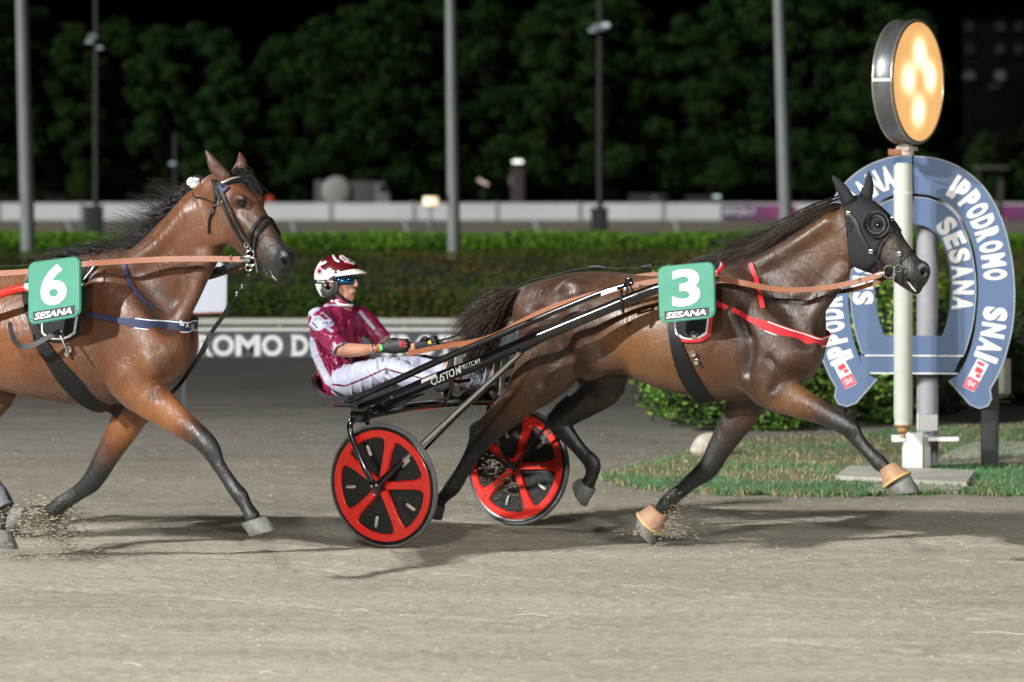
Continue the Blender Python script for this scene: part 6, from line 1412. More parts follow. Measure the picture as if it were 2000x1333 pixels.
for sx in (1, -1):
    halfring(OR, IR, sx, -.018, .018, 'outer_shoe', sb)
    toe = [(1945, 735), (1931, 760), (1934, 778), (1927, 792), (1911, 797), (1893, 790), (1852, 743), (1866, 735.5)]
    toe = toe if sx > 0 else [mir(p) for p in toe]
    MB().prism([sp_(*p) for p in toe], -.0179, .0179).build('shoe_heel', sb, sign, smooth=False)
    # pale edge trim
    e = OR+[(1931, 760), (1934, 778), (1927, 792), (1911, 797), (1893, 790), (1852, 743)]; e = e if sx > 0 else [mir(p) for p in e]
    mb = MB(); mb.tube([(sp_(*p)[0], -.017, sp_(*p)[1]) for p in e], .0045, 6); mb.build('edge_trim', se, sign)
    IO = smoothc([(1785, 385), (1819, 390), (1852, 408), (1879, 443), (1896, 495), (1904, 560), (1899, 625), (1889, 668), (1880, 694.5)]); II = smoothc([(1785, 438), (1808, 443), (1830, 460), (1845, 490), (1854, 530), (1856, 570), (1852, 610), (1845, 640), (1838, 657)])
    halfring(IO, II, sx, -.018, .018, 'inner_shoe', sb)
    e = IO if sx > 0 else [mir(p) for p in IO]; mb = MB(); mb.tube([(sp_(*p)[0], -.017, sp_(*p)[1]) for p in e], .0035, 6); mb.build('edge_trim', se, sign)
# cross bars
MB().prism([sp_(*p) for p in ((1684, 655), (1838, 656.5), (1880, 694.6), (1688, 693.6))], -.016, .016).build('lower_bar', sb, sign, smooth=False)
MB().prism([sp_(*p) for p in ((1680, 694.8), (1876, 696), (1860, 731), (1690, 728))], -.016, .016).build('lower_bar', sb, sign, smooth=False)
for y in (695, 729.5):
    mb = MB(); mb.box((*[0], -.020, sp_(0, y)[1]), (.70 if y < 700 else .62, .010, .010)); mb.build('edge_trim', M['white_trim'], sign)
def arc_text(s, path, h_, nm='lettering', flip=False, gap=.0, wid=None, bold=.06, m=None, p0=0, p1=1):
    """letters set one by one along a centre line given in sign coordinates"""
    P = resamp(path, 200); d = np.r_[0, np.cumsum(np.hypot(*np.diff(P, axis=0).T))]; L_ = d[-1]; n = len(s); mb = MB()
    ws = np.array([{'I': .42, ' ': .5, 'M': 1.2}.get(c, 1.) for c in s]); cum = np.r_[0, np.cumsum(ws)]/ws.sum()
    for k, ch in enumerate(s):
        if ch == ' ': continue
        a = L_*(p0+(p1-p0)*cum[k]); b = L_*(p0+(p1-p0)*cum[k+1]); mid = (a+b)/2
        c = np.array([np.interp(mid, d, P[:, j]) for j in (0, 1)]); c1 = np.array([np.interp(min(L_, mid+.02), d, P[:, j]) for j in (0, 1)]); c0 = np.array([np.interp(max(0, mid-.02), d, P[:, j]) for j in (0, 1)])
        t = (c1-c0)/np.linalg.norm(c1-c0); nn = np.array([-t[1], t[0]]); lw = (b-a)*.84; uv, f, asp = text_geo(ch, bold)
        mb.add([(c[0]+t[0]*(u-.5)*lw+nn[0]*(v-.5)*h_, -.0215, c[1]+t[1]*(u-.5)*lw+nn[1]*(v-.5)*h_) for u, v in uv], f)
    return mb.build(nm, m or M['white'], sign, smooth=False, fix=False)
mid = lambda A_, B_: [sp_(*((np.array(a)+np.array(b))/2)) for a, b in zip(resamp(A_, 60), resamp(B_, 60))]
cr_ = mid(OR, IR); arc_text('IPPODROMO', cr_, .172, p0=.155, p1=.60); arc_text('SNAI', cr_, .172, p0=.70, p1=.925)
ml = [sp_(*mir(((np.array(a)+np.array(b))/2))) for a, b in zip(resamp(OR, 60), resamp(IR, 60))][::-1]
arc_text('IPPODROMO', ml, .172, p0=.06, p1=.50); arc_text('SESANA', ml, .172, p0=.60, p1=.93)
ci = mid(IO, II); arc_text('SESANA', ci, .150, p0=.18, p1=.78, bold=.055)
mi_ = [sp_(*mir(((np.array(a)+np.array(b))/2))) for a, b in zip(resamp(IO, 60), resamp(II, 60))][::-1]; arc_text('SESANA', mi_, .150, p0=.25, p1=.83, bold=.055)
red = mat('sticker_red', (.7, .05, .09), .5)
for px, py, an in ((1904, 732, 62), (1650, 728, 117)):
    c = sp_(px, py); a = R(an); u = np.array([math.cos(a), math.sin(a)]); v = np.array([-u[1], u[0]]); 
    u = -u if an < 90 else u*-1
    def rc(x0, x1, y0, y1, yy): return [(c[0]+u[0]*x+v[0]*y, yy, c[1]+u[1]*x+v[1]*y) for x, y in ((x0, y0), (x1, y0), (x1, y1), (x0, y1))]
    st = MB().add(rc(-.11, .115, -.045, .045, -.0202), [(0, 1, 2, 3)]).build('sticker', M['white'], sign, smooth=False, fix=False)
    MB().add(rc(.03, .112, -.043, .043, -.0208), [(0, 1, 2, 3)]).add(rc(-.06, -.02, -.03, .025, -.0208), [(0, 1, 2, 3)]).add(rc(-.10, -.075, -.02, .035, -.0208), [(0, 1, 2, 3)]).add(rc(-.015, .012, -.035, .0, -.0208), [(0, 1, 2, 3)]).build('sticker_print', red, st, smooth=False, fix=False)
    mb = MB(); text_mb(mb, 'MI', lambda a_, b_: (c[0]+u[0]*(.045+.05*b_)+v[0]*(-.028+.056*a_), -.0214, c[1]+u[1]*(.045+.05*b_)+v[1]*(-.028+.056*a_)), bold=.03); mb.build('sticker_print', mat('sticker_pink', (.85, .5, .55), .5), st, smooth=False, fix=False)
# grey round post carrying the sign
gp = mat('galvanised', (.26, .26, .29), .5, noise=.12, nscale=6)
mb = MB(); mb.tube([(W(1808, 0, SY+.12).x-sign.location.x, .14, .04), (W(1808, 0, SY+.12).x-sign.location.x, .14, 1.85)], .078, 24); mb.build('support_post', gp, sign)
# steel post
dp = thing('steel_post', 'dark grey square steel post right of the horseshoe sign', 'post', (W(1933, 0, 23.55).x, 23.55, 0)); mb = MB(); mb.box((0, 0, .41), (.115, .115, .82), bev=.008); mb.build('shaft', M['grey_paint'], dp); mb = MB(); mb.box((0, .02, 1.1), (.075, .075, .60), bev=.006); mb.build('upper_shaft', mat('dark_steel', (.02, .023, .028), .6), dp)
cy = thing('speaker_tube', 'pale cylinder fixed beside the steel post', 'cylinder', (W(1962, 0, 24.0).x, 24, 0)); mb = MB(); mb.lathe([(.001, .515), (.045, .515), (.048, .52), (.048, .765), (.044, .775), (.001, .775)], n=24); mb.build('body', mat('putty', (.30, .30, .26), .6, noise=.1), cy); mb = MB(); mb.tube([(-.12, 0, .62), (0, 0, .62)], .012, 8); mb.build('bracket', M['grey_paint'], cy)
# white finish column with camera housing
PY = 22.9
col = thing('finish_column', 'tall white round column of the finish line in front of the horseshoe', 'column', (W(1764, 0, PY).x, PY, 0))
def cz(py): return EYE-(py-HOR)*PY/F
mb = MB(); mb.lathe([(.001, cz(319)), (.052, cz(319)), (.052, cz(322)), (.0665, cz(323)), (.0665, cz(818)), (.062, cz(820)), (.062, cz(829)), (.001, cz(829))], n=32); mb.build('tube', mat('column_white', (.50, .52, .48), .4, noise=.05, nscale=10), col)
mb = MB(); mb.lathe([(.0672, cz(375)), (.0685, cz(375)), (.0685, cz(378)), (.0672, cz(378))], n=32); mb.build('band', M['white'], col)
mb = MB(); mb.lathe([(.064, cz(829)), (.068, cz(829)), (.068, cz(832)), (.064, cz(832))], n=32); mb.lathe([(.05, cz(832)), (.042, cz(843)), (.018, cz(848)), (.018, cz(856))], n=20); mb.build('foot_flange', mat('rusty_flange', (.3, .17, .07), .6, noise=.4, nscale=20), col)
bw = M['white']
stn = thing('camera_pedestal', 'white painted pedestal with tray and junction box under the finish column', 'pedestal', (W(1790, 0, 23.1).x, 23.1, 0))
def bz(py): return EYE-(py-HOR)*23.1/F
def bx_(px): return (px-1790)*23.1/F
mb = MB(); mb.box((bx_(1782), 0, (bz(846)+0)/2), (.135, .11, bz(846)), bev=.006); mb.build('leg', bw, stn)
mb = MB(); mb.box((bx_(1812), .06, (bz(846)+0)/2), (.05, .05, bz(846)), bev=.004); mb.build('leg', mat('old_white', (.45, .45, .42), .6), stn)
mb = MB(); mb.box((bx_(1755), -.02, bz(856)), (.10, .08, .045), bev=.004); mb.box((bx_(1840), .02, bz(857)), (.22, .20, .028), bev=.004); mb.build('tray', bw, stn)
mb = MB(); mb.box((bx_(1811), 0, bz(825)), (.135, .12, .115), bev=.006); mb.build('junction_box', bw, stn)
mb = MB(); mb.box((bx_(1768), 0, bz(843)), (.05, .05, .05), bev=.004); mb.build('neck', bw, stn)
# disc lamp
dl = thing('disc_lamp', 'big round amber lamp glowing on top of the finish column', 'lamp', tuple(W(1792, 160, PY)), R(58), None)
zc = 0
n_ = Vector((0, -1, 0))
mb = MB(); RL = .432
mb.lathe([(RL-.01, -.012), (RL, -.010), (RL+.008, 0), (RL+.004, .008), (RL+.004, .09), (RL+.004, .145), (RL-.002, .155), (.001, .155)], (0, 0, 0), (0, 1, 0), 72); mb.build('housing', mat('lamp_steel', (.16, .17, .175), .35, metal=.7, noise=.2, nscale=6), dl)
mb = MB(); torus(mb, (0, 0, 0), (0, 1, 0), RL+.003, .010, 72, 8); torus(mb, (0, .142, 0), (0, 1, 0), RL+.004, .009, 72, 8); mb.build('rim', mat('rim_steel', (.52, .50, .44), .3, metal=.8), dl)
mb = MB(); mb.box((-RL-.006, .07, .0), (.012, .14, .022)); mb.build('seam', mat('seam_steel', (.6, .62, .63), .3, metal=.7), dl)
def lampmat():
    m = bpy.data.materials.new('lamp_face'); m.use_nodes = True; t = m.node_tree; N = t.nodes; L = t.links; b = N['Principled BSDF']; tc = N.new('ShaderNodeTexCoord'); last = None
    for (x, z, w_) in ((0, .20, 1.), (-.19, .02, .95), (.17, .04, 1.), (-.02, -.21, .95)):
        d = N.new('ShaderNodeVectorMath'); d.operation = 'DISTANCE'; d.inputs[1].default_value = (x, -.012, z); L.new(tc.outputs['Object'], d.inputs[0])
        r = N.new('ShaderNodeMapRange'); r.interpolation_type = 'SMOOTHERSTEP'; r.inputs[1].default_value = 0; r.inputs[2].default_value = .21; r.inputs[3].default_value = w_; r.inputs[4].default_value = 0; L.new(d.outputs['Value'], r.inputs[0])
        if last is None: last = r.outputs[0]
        else: a = N.new('ShaderNodeMath'); a.operation = 'ADD'; L.new(last, a.inputs[0]); L.new(r.outputs[0], a.inputs[1]); last = a.outputs[0]
    n = N.new('ShaderNodeTexNoise'); n.inputs['Scale'].default_value = 3.5; L.new(tc.outputs['Object'], n.inputs[0])
    a = N.new('ShaderNodeMath'); a.operation = 'MULTIPLY_ADD'; a.inputs[1].default_value = .35; L.new(n.outputs[0], a.inputs[0]); L.new(last, a.inputs[2])
    r = N.new('ShaderNodeValToRGB'); e = r.color_ramp.elements; e[0].position = .08; e[0].color = (.72, .36, .12, 1); e[1].position = 1.0; e[1].color = (1.3, 1.2, .8, 1); x = e.new(.45); x.color = (.95, .57, .22, 1)
    L.new(a.outputs[0], r.inputs[0]); L.new(r.outputs[0], b.inputs['Emission Color']); b.inputs['Emission Strength'].default_value = .95; b.inputs['Base Color'].default_value = (.1, .06, .03, 1); b.inputs['Roughness'].default_value = .5
    return m
mb = MB(); mb.lathe([(.001, -.024), (.2, -.021), (.36, -.014), (RL-.008, -.006)], (0, 0, 0), (0, 1, 0), 72); mb.build('lens', lampmat(), dl)
mb = MB(); mb.tube([(0, .09, -RL+.01), (0, .09, -.52)], .055, 16); mb.box((.02, .09, -.475), (.16, .10, .03), bev=.005); mb.build('mount', mat('mount_mix', (.45, .40, .33), .5, noise=.4, nscale=12), dl)
mb = MB(); mb.box((0, .15, -.50), (.13, .10, .045), bev=.004); mb.build('mount_clamp', mat('rust', (.22, .08, .03), .7), dl)
# concrete slabs
cm = mat('concrete', (.36, .35, .32), .85, noise=.18, nscale=4, bump=.4, bscale=40)
def gxy(px, py, z=0.): Y = (EYE-z)*F/(py-HOR); return ((px-1000)*Y/F, Y)
def slabg(name, pp, h_):
    P = [gxy(*p) for p in pp]; n = len(P); me = mesh(name, [(x, y, -.01) for x, y in P]+[(x, y, h_) for x, y in P], [tuple(range(n, 2*n)), tuple(range(n))[::-1]]+[(i, (i+1) % n, n+(i+1) % n, n+i) for i in range(n)]); o = link(name, me, cm, smooth=False); return props(o, None, None, None, 'structure')
slabg('pavement', [(1632, 942), (1888, 955), (1905, 931), (1660, 921)], .045); slabg('pavement', [(1690, 963), (1868, 966), (1885, 956.5), (1710, 950)], .02)
slabg('path', [(1820, 912), (2120, 905), (2120, 868), (1900, 868), (1850, 888)], .02)

# ---------------------------------------------------------------- far side of the course
quad('far_track', -300, 300, 92, 470, -.004, mat('far_sand', (.24, .215, .18), .95, noise=.2, nscale=.05))
FY = 400
fen = thing('perimeter_fence', 'long white panelled fence on the far side of the course', 'fence', (0, FY, 0))
wm = mat('panel_white', (.80, .84, .86), .6, noise=.07, nscale=.12)
pw = 10.3; k = 0
for i in range(-9, 10):
    x = i*pw+3.2; mb = MB(); mb.box((x, 0, 1.06), (pw-.28, .12, 2.1)); mb.build('fence_panel', wm, fen)
    mb = MB(); mb.box((x-pw/2, -.05, 1.12), (.45, .25, 2.26)); mb.build('fence_post', mat('fence_post_grey', (.42, .45, .47), .6), fen) if i == -9 else None
    if i > -9: c = bpy.data.objects['fence_post'].copy(); C.objects.link(c); c.parent = fen; c.location = ((i+9)*pw, 0, 0)
def banner(px0, px1, label, text):
    b = thing('banner', label, 'banner', ((px0+px1)/2*FY/F-1000*FY/F, FY-.35, 0)); w_ = (px1-px0)*FY/F
    bm_ = bpy.data.materials.new('banner_print'); bm_.use_nodes = True; t = bm_.node_tree; tc = t.nodes.new('ShaderNodeTexCoord'); sp = t.nodes.new('ShaderNodeSeparateXYZ'); r = t.nodes.new('ShaderNodeValToRGB'); mr = t.nodes.new('ShaderNodeMapRange')
    mr.inputs[1].default_value = -w_/2; mr.inputs[2].default_value = w_/2; t.links.new(tc.outputs['Object'], sp.inputs[0]); t.links.new(sp.outputs[0], mr.inputs[0]); t.links.new(mr.outputs[0], r.inputs[0])
    e = r.color_ramp.elements; e[0].color = (.08, .09, .17, 1) if text else (.30, .07, .22, 1); e[1].color = (.60, .10, .28, 1); x = e.new(.5); x.color = (.24, .08, .24, 1); t.links.new(r.outputs[0], t.nodes['Principled BSDF'].inputs['Base Color'])
    mb = MB(); mb.box((0, 0, 1.02), (w_, .06, 1.75)); mb.build('panel', bm_, b)
    if text: mb = MB(); text_mb(mb, text, lambda u, v: (-w_*.46+u*w_*.42, -.06, .55+v*.95), bold=.05); mb.build('lettering', mat('banner_ink', (.75, .75, .8), .6), b, smooth=False, fix=False)
banner(1408, 1550, 'magenta banner lettered EQU on the far white fence', 'EQU'); banner(1958, 2090, 'plain magenta banner at the right end of the far fence', None)
# white rail posts of the far track
YP = 215
for i, px in enumerate((132, 570, 790, 1045, 1318, 1600)):
    mb = MB(); x = (px-1000)*YP/F; mb.tube([(x+.28, YP, 0), (x, YP, .92)], .14, 10); o = mb.build('rail_post', M['white'] if i == 0 else None, None); o.data.materials.clear(); o.data.materials.append(mat('rail_post_white', (.45, .47, .48), .5)); o.location = (0, 0, 0)
    props(o, 'white leaning rail post far off, ' + ['beside the leftmost light mast', 'behind the face of horse 6', 'just left of the small lit bollard', 'midway between bollard and dark lamp stand', 'right of the dark lamp stand', 'behind the neck of the hooded horse'][i], 'post', 'white rail posts of the far track')
# floodlight masts of the infield
zn = mat('zinc', (.27, .30, .31), .45, noise=.12, nscale=1.5)
def mast(px0, px1, ytop, ybot, wpx, Y, label, h_=14):
    x0 = (px0-1000)*Y/F; x1 = (px1-1000)*Y/F; z1 = EYE-(ybot-HOR)*Y/F; z0 = EYE+400*Y/F; sl = (x0-x1)/(z0-z1)
    th = thing('light_mast', label, 'light mast', (x1-sl*z1, Y, 0), 0, 'tall zinc light masts'); r_ = wpx/2*Y/F
    mb = MB(); mb.tube([(sl*z, 0, z) for z in (0, 2, 4, 7, h_)], [r_*1.15, r_*1.1, r_*1.02, r_*.9, r_*.75], 20); mb.build('pole', zn, th)
    mb = MB(); mb.box((0, 0, .03), (r_*5, r_*5, .06), bev=.01); mb.build('base_plate', zn, th)
    mb = MB(); mb.box((r_*.0-r_*.9, -r_*.4, 1.92-(390-HOR)*Y/F), (.10, .12, .26), bev=.01); mb.build('hatch', M['grey_paint'], th)
    mb = MB(); mb.box((sl*h_, 0, h_), (1.6, .3, .4), bev=.03); mb.build('lamp_head', M['grey_paint'], th)
mast(42, 56, 0, 512, 25, 72, 'tall zinc light mast at the left edge behind horse 6'); mast(880, 887, 0, 497, 22, 78, 'tall zinc light mast between the two horses'); mast(1521, 1535, 0, 430, 23, 76, 'tall zinc light mast behind the hooded horse neck')
def lampstand(px, ytop, ybot, wpx, Y, lights, base, label):
    x = (px-1000)*Y/F; th = thing('lamp_stand', label, 'lamp stand', (x, Y, 0)); z = lambda py: EYE-(py-HOR)*Y/F; r_ = wpx/2*Y/F
    mb = MB(); mb.tube([(0, 0, 0), (0, 0, z(ytop))], [r_*1.1, r_*.8], 12); mb.build('pole', mat('mast_dark', (.035, .037, .04), .6), th)
    if base: mb = MB(); x0, x1, y0 = base; mb.box((((x0+x1)/2-px)*Y/F, -.1, z(y0)/2), ((x1-x0)*Y/F, 1.0, z(y0)), bev=.03); mb.box((((x0+x1)/2-px)*Y/F, -.1, z(y0)), ((x1-x0+4)*Y/F, 1.1, .06)); mb.build('cabinet', mat('cabinet_dark', (.03, .038, .04), .7), th)
    for lx, ly, w_, e_ in lights:
        mb = MB(); mb.box(((lx-px)*Y/F, -.2, z(ly)), (w_*Y/F, .3, w_*.45*Y/F), bev=.02); mb.build('lamp_head', mat('lamp_glow', (.3, .33, .35), .4, emis=(.8, .95, 1), estr=e_), th)
lampstand(188, -20, 405, 11, 150, [(176, 82, 14, .12), (196, 94, 10, .25), (183, 72, 16, .02)], (168, 200, 404), 'dark lamp mast on a grey cabinet left of horse 6')
lampstand(1172, -30, 405, 11, 150, [(1182, 50, 16, .5), (1157, 60, 16, .08), (1170, 54, 26, .0)], (1154, 1187, 407), 'dark lamp mast on a cabinet above the back of horse 3')
lampstand(342, 262, 400, 8, 200, [(338, 320, 12, .22)], None, 'short thin lamp pole behind the ears of horse 6')
# lit bollard
bo = thing('lit_bollard', 'small bollard with a glowing drum head before the white fence', 'lamp', ((841-1000)*160/F, 160, 0)); z = lambda py: EYE-(py-HOR)*160/F
mb = MB(); mb.lathe([(.05, 0), (.05, z(404))], n=12); mb.lathe([(.001, z(425)), (.12, z(428)), (.14, z(436)), (.12, z(444)), (.001, z(446))], n=16); mb.build('stem', gp, bo)
mb = MB(); mb.lathe([(.001, z(407)), (.36, z(406)), (.36, z(404)), (.001, z(403))], n=24); mb.build('collar', gp, bo)
mb = MB(); mb.lathe([(.001, z(402)), (.33, z(402)), (.36, z(400)), (.36, z(387)), (.33, z(385)), (.001, z(385))], n=32); mb.build('glowing_head', mat('bollard_glow', (.8, .6, .4), .5, emis=(1, .80, .55), estr=1.15), bo)
# tank truck
tk = thing('tank_truck', 'parked tank truck with a round white tank end beyond the fence', 'truck', ((690-1000)*412/F, 412, 0)); q = 412/F
T = lambda px, py: ((px-690)*q, EYE-(py-HOR)*q)
gy = mat('truck_grey', (.13, .135, .14), .5, noise=.1, nscale=1)
mb = MB(); a = T(658, 374); mb.lathe([(.001, -.3), (1.5, -.28), (1.85, -.1), (1.9, 0), (1.9, .4)], (a[0], 0, a[1]), (0, 1, 0), 40); mb.v = [(v[0], v[1]-.45, v[2]) for v in mb.v]; mb.build('tank_end', mat('tank_white', (.34, .35, .34), .5, noise=.1, nscale=.8), tk)
mb = MB(); a, b = T(640, 355), T(731, 394); mb.box(((a[0]+b[0])/2, .8, (a[1]+b[1])/2), (b[0]-a[0], 2.2, a[1]-b[1]), bev=.15); mb.build('tank', gy, tk)
mb = MB(); mb.prism([T(732, 398), T(732, 357), T(750, 357), T(756, 376), T(760, 380), T(760, 398)], -.3, 1.9); mb.build('cab', mat('cab_grey', (.22, .24, .26), .5), tk)
mb = MB(); mb.prism([T(742, 376), T(742, 361), T(749, 361), T(754, 375)], -.36, -.30); mb.build('side_window', M['eye'], tk)
mb = MB(); mb.box((T(624, 0)[0], 0, T(0, 375)[1]), (1.2, 1, 3)); mb.build('rear_frame', gy, tk)
for px in (650, 700, 745):
    mb = MB(); mb.lathe([(.001, -.15), (.5, -.15), (.55, -.05), (.55, .3)], (T(px, 0)[0], -.35, .55), (0, 1, 0), 24); mb.build('wheel', M['rubber'], tk)
# parked cars beyond the fence
def car(px, Y, label, colr, L_=4.2):
    th = thing('parked_car', label, 'car', ((px-1000)*Y/F, Y, 0), 0, 'cars parked beyond the fence'); s = 1.0
    body = [(-2.1, .35), (-2.15, .8), (-1.9, .98), (-1.3, 1.02), (-.75, 1.45), (.6, 1.5), (1.3, 1.05), (2.0, .9), (2.15, .6), (2.1, .35)]
    cm_ = mat('car_paint', colr, .3, coat=.5); mb = MB(); mb.prism([(x, z_) for x, z_ in body], -.85, .85); mb.build('body', cm_, th)
    mb = MB(); mb.prism([(-.95, 1.05), (-.62, 1.38), (.5, 1.42), (1.05, 1.05)], -.87, .87); mb.build('side_window', M['eye'], th)
    for x in (-1.35, 1.35):
        for y in (-.8, .8): mb = MB(); mb.lathe([(.001, -.1), (.22, -.1), (.32, -.06), (.32, .1), (.001, .1)], (x, y, .32), (0, 1, 0), 20); mb.build('wheel', M['rubber'], th)
    mb = MB(); mb.box((2.1, -.6, .75), (.1, .3, .15)); mb.build('headlight', M['chrome'], th)
# roofs that stand above the fence top
for px, Y, hgt, w_, label, colr, em in ((1275, 415, 3.3, 6.2, 'dark parked van seen over the fence right of the lamp stand', (.05, .055, .06), 0), (1380, 418, 3.1, 5.5, 'dark parked van with a bright windscreen glint, left of the magenta banner', (.05, .05, .05), 1)):
    th = thing('parked_van', label, 'van', ((px-1000)*Y/F, Y, 0), 0, 'vans parked beyond the fence'); mb = MB(); mb.prism([(-w_/2, .4), (-w_/2, hgt-.1), (-w_/2+.15, hgt), (w_/2-1.5, hgt), (w_/2-.5, 1.7), (w_/2, 1.4), (w_/2, .4)], -1, 1); mb.build('body', mat('van_dark', colr, .4), th)
    mb = MB(); mb.prism([(w_/2-1.9, 1.9), (w_/2-1.9, hgt-.35), (w_/2-1.45, hgt-.35), (w_/2-.75, 1.9)], -1.03, -1.0); mb.build('side_window', M['eye'], th)
    mb = MB(); mb.box((w_/2-1.5 if em else .2, -1.05, 2.95 if em else 2.8), (.9 if em else .5, .1, .28 if em else .16)); mb.build('glint_box', mat('glint_box', (.4, .45, .45), .3, emis=(.8, 1, 1), estr=.7 if em else .1), th)  # glowing box put in for the windscreen gleam, not a lamp
    for x in (-w_/3, w_/3): mb = MB(); mb.lathe([(.001, -.1), (.3, -.1), (.38, -.06), (.38, .15)], (x, -.95, .38), (0, 1, 0), 20); mb.build('wheel', M['rubber'], th)
# kiosk wall with a lamp, shown as a pale patch between trunks
ks = thing('gate_pillar', 'pinkish gate pillar under a small white lamp beyond the fence', 'pillar', ((1011-1000)*416/F, 416, 0)); 
mb = MB(); mb.box((0, 0, 3.1), (1.7, 1.2, 6.2), bev=.06); mb.box((0, 0, 6.35), (2.1, 1.5, .35), bev=.05); mb.build('shaft', mat('pillar_plaster', (.07, .055, .055), .8, noise=.35, nscale=.8), ks)
mb = MB(); mb.box((.0, -.9, 7.45), (1.3, .5, .35), bev=.08); mb.build('lamp', mat('pillar_lamp', (.8, .8, .8), .4, emis=(1, 1, 1), estr=1.6), ks); mb = MB(); mb.box((-.8, -.65, 5.0), (.7, .15, 1.2)); mb.build('notice', mat('notice', (.17, .15, .16), .6), ks)
mb = MB(); mb.tube([(0, -.5, 6.5), (0, -.8, 7.4)], .08, 6); mb.build('lamp_arm', M['grey_paint'], ks)
lt = thing('wall_lamp', 'slanted warm lamp glowing dimly left of the gate pillar', 'lamp', tuple(W(943, 356, 414))); mb = MB(); mb.box((0, 0, 0), (1.5, .2, .32), Matrix.Rotation(R(28), 3, 'Y')); mb.build('glass', mat('warm_glow', (.5, .4, .35), .5, emis=(1, .72, .62), estr=.45), lt); mb = MB(); mb.tube([(0, .1, -.1), (0, .1, -4.8)], .07, 6); mb.build('pole', M['grey_paint'], lt)
rl = thing('signal_lamp', 'small red lamp beyond the fence behind the forehead of horse 6', 'lamp', tuple(W(527, 389, 408))); mb = MB(); mb.lathe([(.001, -.35), (.4, -.25), (.45, 0), (.35, .3), (.001, .4)], n=16); mb.build('glass', mat('red_glow', (.3, .03, .01), .5, emis=(1, .12, .05), estr=.30), rl); mb = MB(); mb.tube([(0, 0, -.3), (0, 0, -2.6)], .07, 6); mb.build('pole', M['grey_paint'], rl)
# canopy right of the sign
cn_ = thing('canopy', 'flat roofed canopy on two posts beyond the fence at far right', 'canopy', ((1936-1000)*300/F, 300, 0)); q = 300/F; mb = MB(); mb.box((0, 0, EYE+(72)*q), (66*q, 2.5, .22), bev=.03); mb.build('roof', mat('canopy_roof', (.11, .12, .10), .6), cn_)
for dx in (-24, 18): mb = MB(); mb.box((dx*q, 0, (EYE+70*q)/2), (.45 if dx > 0 else .2, .3, EYE+70*q)); mb.build('post', mat('canopy_post', (.06, .06, .055), .7), cn_)
# apartment building, unlit but for dim windows
M['dim_sill'] = mat('dim_sill', (.012, .012, .012), .8, spec=.05)
ab = thing('apartment_building', 'dark apartment block with dim windows at the right edge', 'building', ((1975-1000)*470/F, 470, 0)); q = 470/F
mb = MB(); mb.box((0, 3, 14.5), (12.5, 6, 29), bev=.1); mb.build('wall', mat('block_wall', (.006, .0055, .005), .9, spec=.0, noise=.2, nscale=.4), ab)
mb = MB(); mb.box((0, 3, 29.3), (13.4, 7, .5)); mb.build('roof', mat('block_roof', (.004, .004, .004), .9, spec=0.), ab)
for px, py, w_, h_, e_ in ((1893, 148, 24, 18, .035), (1953, 148, 22, 22, .05), (1953, 52, 20, 20, .006), (1953, 96, 20, 20, .008), (1942, 170, 26, 8, .012), (1893, 52, 20, 20, .002), (1893, 96, 20, 20, .002), (1990, 52, 18, 20, .003), (1990, 96, 18, 20, .003)):
    x = (px-1975)*q; z_ = EYE-(py-HOR)*q; mb = MB(); mb.box((x, -.04, z_), (w_*q, .12, h_*q)); o = mb.build('window', mat('window_frame', (.010, .010, .011), .8, spec=.05), ab)
    mb = MB(); mb.box((x, -.13, z_), (w_*q*.86, .05, h_*q*.84)); mb.build('pane', mat('pane', (.02, .02, .025), .3, emis=(.75, .8, .9), estr=e_), o)
    mb = MB(); mb.box((x, -.25, z_-h_*q*.5-.1), (w_*q*1.1, .5, .15)); mb.build('sill', M['dim_sill'], o)

# ---------------------------------------------------------------- trees beyond the fence
tm = [mat('tree_leaf_a', (.022, .055, .018), .8, noise=.25, nscale=.25, spec=.04), mat('tree_leaf_b', (.044, .075, .018), .8, noise=.25, nscale=.25, spec=.04), mat('tree_leaf_c', (.009, .026, .010), .8, spec=.04)]
bark = mat('bark', (.02, .017, .013), .9)
def treeproto(seed, Hh, Rr, n, conic=.6, base=4.):
    rg = np.random.default_rng(seed); root = thing('tree', None, 'tree', (0, 0, 0)); P = []; Nn = []; cl = []
    for i in range(190):
        h_ = rg.random()**.8; a = rg.uniform(0, 6.28); rmax = Rr*(1-conic*h_**1.6)*(.55+.45*min(1, h_*4+.3)); r_ = rmax*rg.uniform(.25, 1.0); cl.append((r_*math.cos(a), r_*math.sin(a), base+(Hh-base)*h_*.94, rg.uniform(.10, .21)*Rr*(1-.35*h_)))
    cl.append((0, 0, Hh-.8, Rr*.16)); cl = np.array(cl); wts = cl[:, 3]**2; idx = rg.choice(len(cl), n, p=wts/wts.sum()); d = rg.normal(0, 1, (n, 3)); d /= np.linalg.norm(d, axis=1)[:, None]
    Pn = cl[idx, :3]+d*cl[idx, 3:4]*(rg.uniform(.3, 1.12, n)**.5)[:, None]*np.array([1.15, 1.15, .8]); mi = np.where(rg.random(n) < .25, 1, np.where(rg.random(n) < .35, 2, 0))
    leafmesh('crown', Pn, .23, tm, root, seed, d*.9, mi)
    mb = MB(); mb.tube([(0, 0, 0), (.1, 0, Hh*.3), (0, .1, Hh*.6), (0, 0, Hh*.92)], [.45, .36, .22, .06], 10)
    for q in range(14):
        c = cl[rg.integers(0, len(cl))]; z0 = min(c[2]*.7, Hh*.8); mb.tube([(0, 0, z0*.8), (c[0]*.5, c[1]*.5, z0), tuple(c[:3])], [.16, .09, .03], 6)
    mb.build('trunk', bark, root); return root
protos = [treeproto(21, 25, 8.2, 30000, .72, 3.2), treeproto(22, 27, 9.2, 34000, .6, 3.2), treeproto(23, 22, 7.5, 26000, .66, 2.8), treeproto(24, 28, 10, 38000, .5, 3.6)]
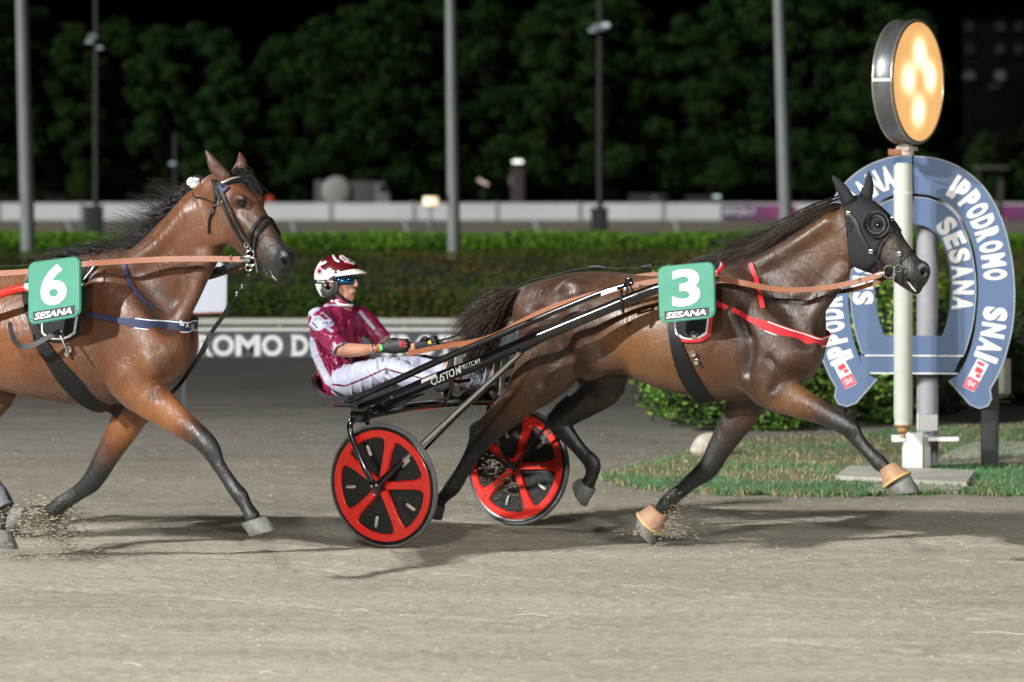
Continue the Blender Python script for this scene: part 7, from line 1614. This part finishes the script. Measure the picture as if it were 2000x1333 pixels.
spots = [(-40, 425, 1, 1.16, 'at the far left edge behind the light mast'), (75, 432, 3, 1.0, 'second from the left edge of the row'), (150, 426, 0, 1.03, 'directly behind the dark lamp mast on the left'), (235, 436, 1, 1.0, 'right of the dark left lamp mast'), (312, 427, 0, 1.02, 'tall pointed crown left of the ears of horse 6'),
         (385, 431, 3, .93, 'right above the ears of horse 6'), (450, 424, 2, .98, 'low crown right of the ears of horse 6'), (545, 430, 0, .98, 'above the truck cab seen left of centre'), (600, 425, 1, .93, 'pointed crown just left of the tank truck'), (680, 436, 3, 1.02, 'above the tank truck'), (760, 424, 1, 1.12, 'broad tall crown left of the middle light mast'),
         (850, 430, 3, 1.04, 'directly behind the middle light mast'), (945, 426, 1, 1.08, 'right of the middle light mast'), (1030, 434, 0, 1.0, 'above the gate pillar'), (1110, 425, 3, 1.06, 'left of the dark lamp mast in the centre'), (1200, 428, 1, 1.12, 'right of the dark centre lamp mast'), (1290, 436, 2, 1.05, 'low dip in the row over the dark vans'),
         (1390, 425, 3, 1.0, 'above the magenta banner'), (1480, 430, 1, 1.2, 'left of the right hand light mast'), (1570, 426, 3, 1.14, 'just right of the right hand light mast'), (1655, 432, 1, 1.18, 'yellowish crown left of the amber lamp'), (1740, 424, 3, 1.0, 'behind the amber disc lamp'), (1840, 440, 2, .58, 'short crown right of the amber lamp'), (1925, 418, 2, .52, 'small crown over the canopy'), (2010, 430, 2, .62, 'small crown at the right edge')]
def copytree(o, parent=None):
    c = o.copy(); C.objects.link(c); c.parent = parent
    for ch in list(o.children): copytree(ch, c)
    return c
used = set(); rg = np.random.default_rng(33)
for px, Y, k, s_, lab in spots:
    o = protos[k] if k not in used else copytree(protos[k]); used.add(k)
    o.location = ((px-1000)*Y/F, Y, 0); o.rotation_euler = (0, 0, rg.uniform(0, 6.28)); o.scale = (s_*rg.uniform(.92, 1.1), s_, s_); o['label'] = 'dark leafy tree '+lab; o['category'] = 'tree'; o['group'] = 'trees beyond the far fence'
# near-black strip added for the shade under the crowns, shaped as a hedge
hedge_thing('black-green hedge-shaped strip added as the shade under the far trees', -80, 80, 446, 452, 7.5, 16000, .35, [mat('shade_hedge', (.006, .010, .005), .9), mat('crown_shade_b', (.010, .016, .007), .9)], top=.2, seed=8)
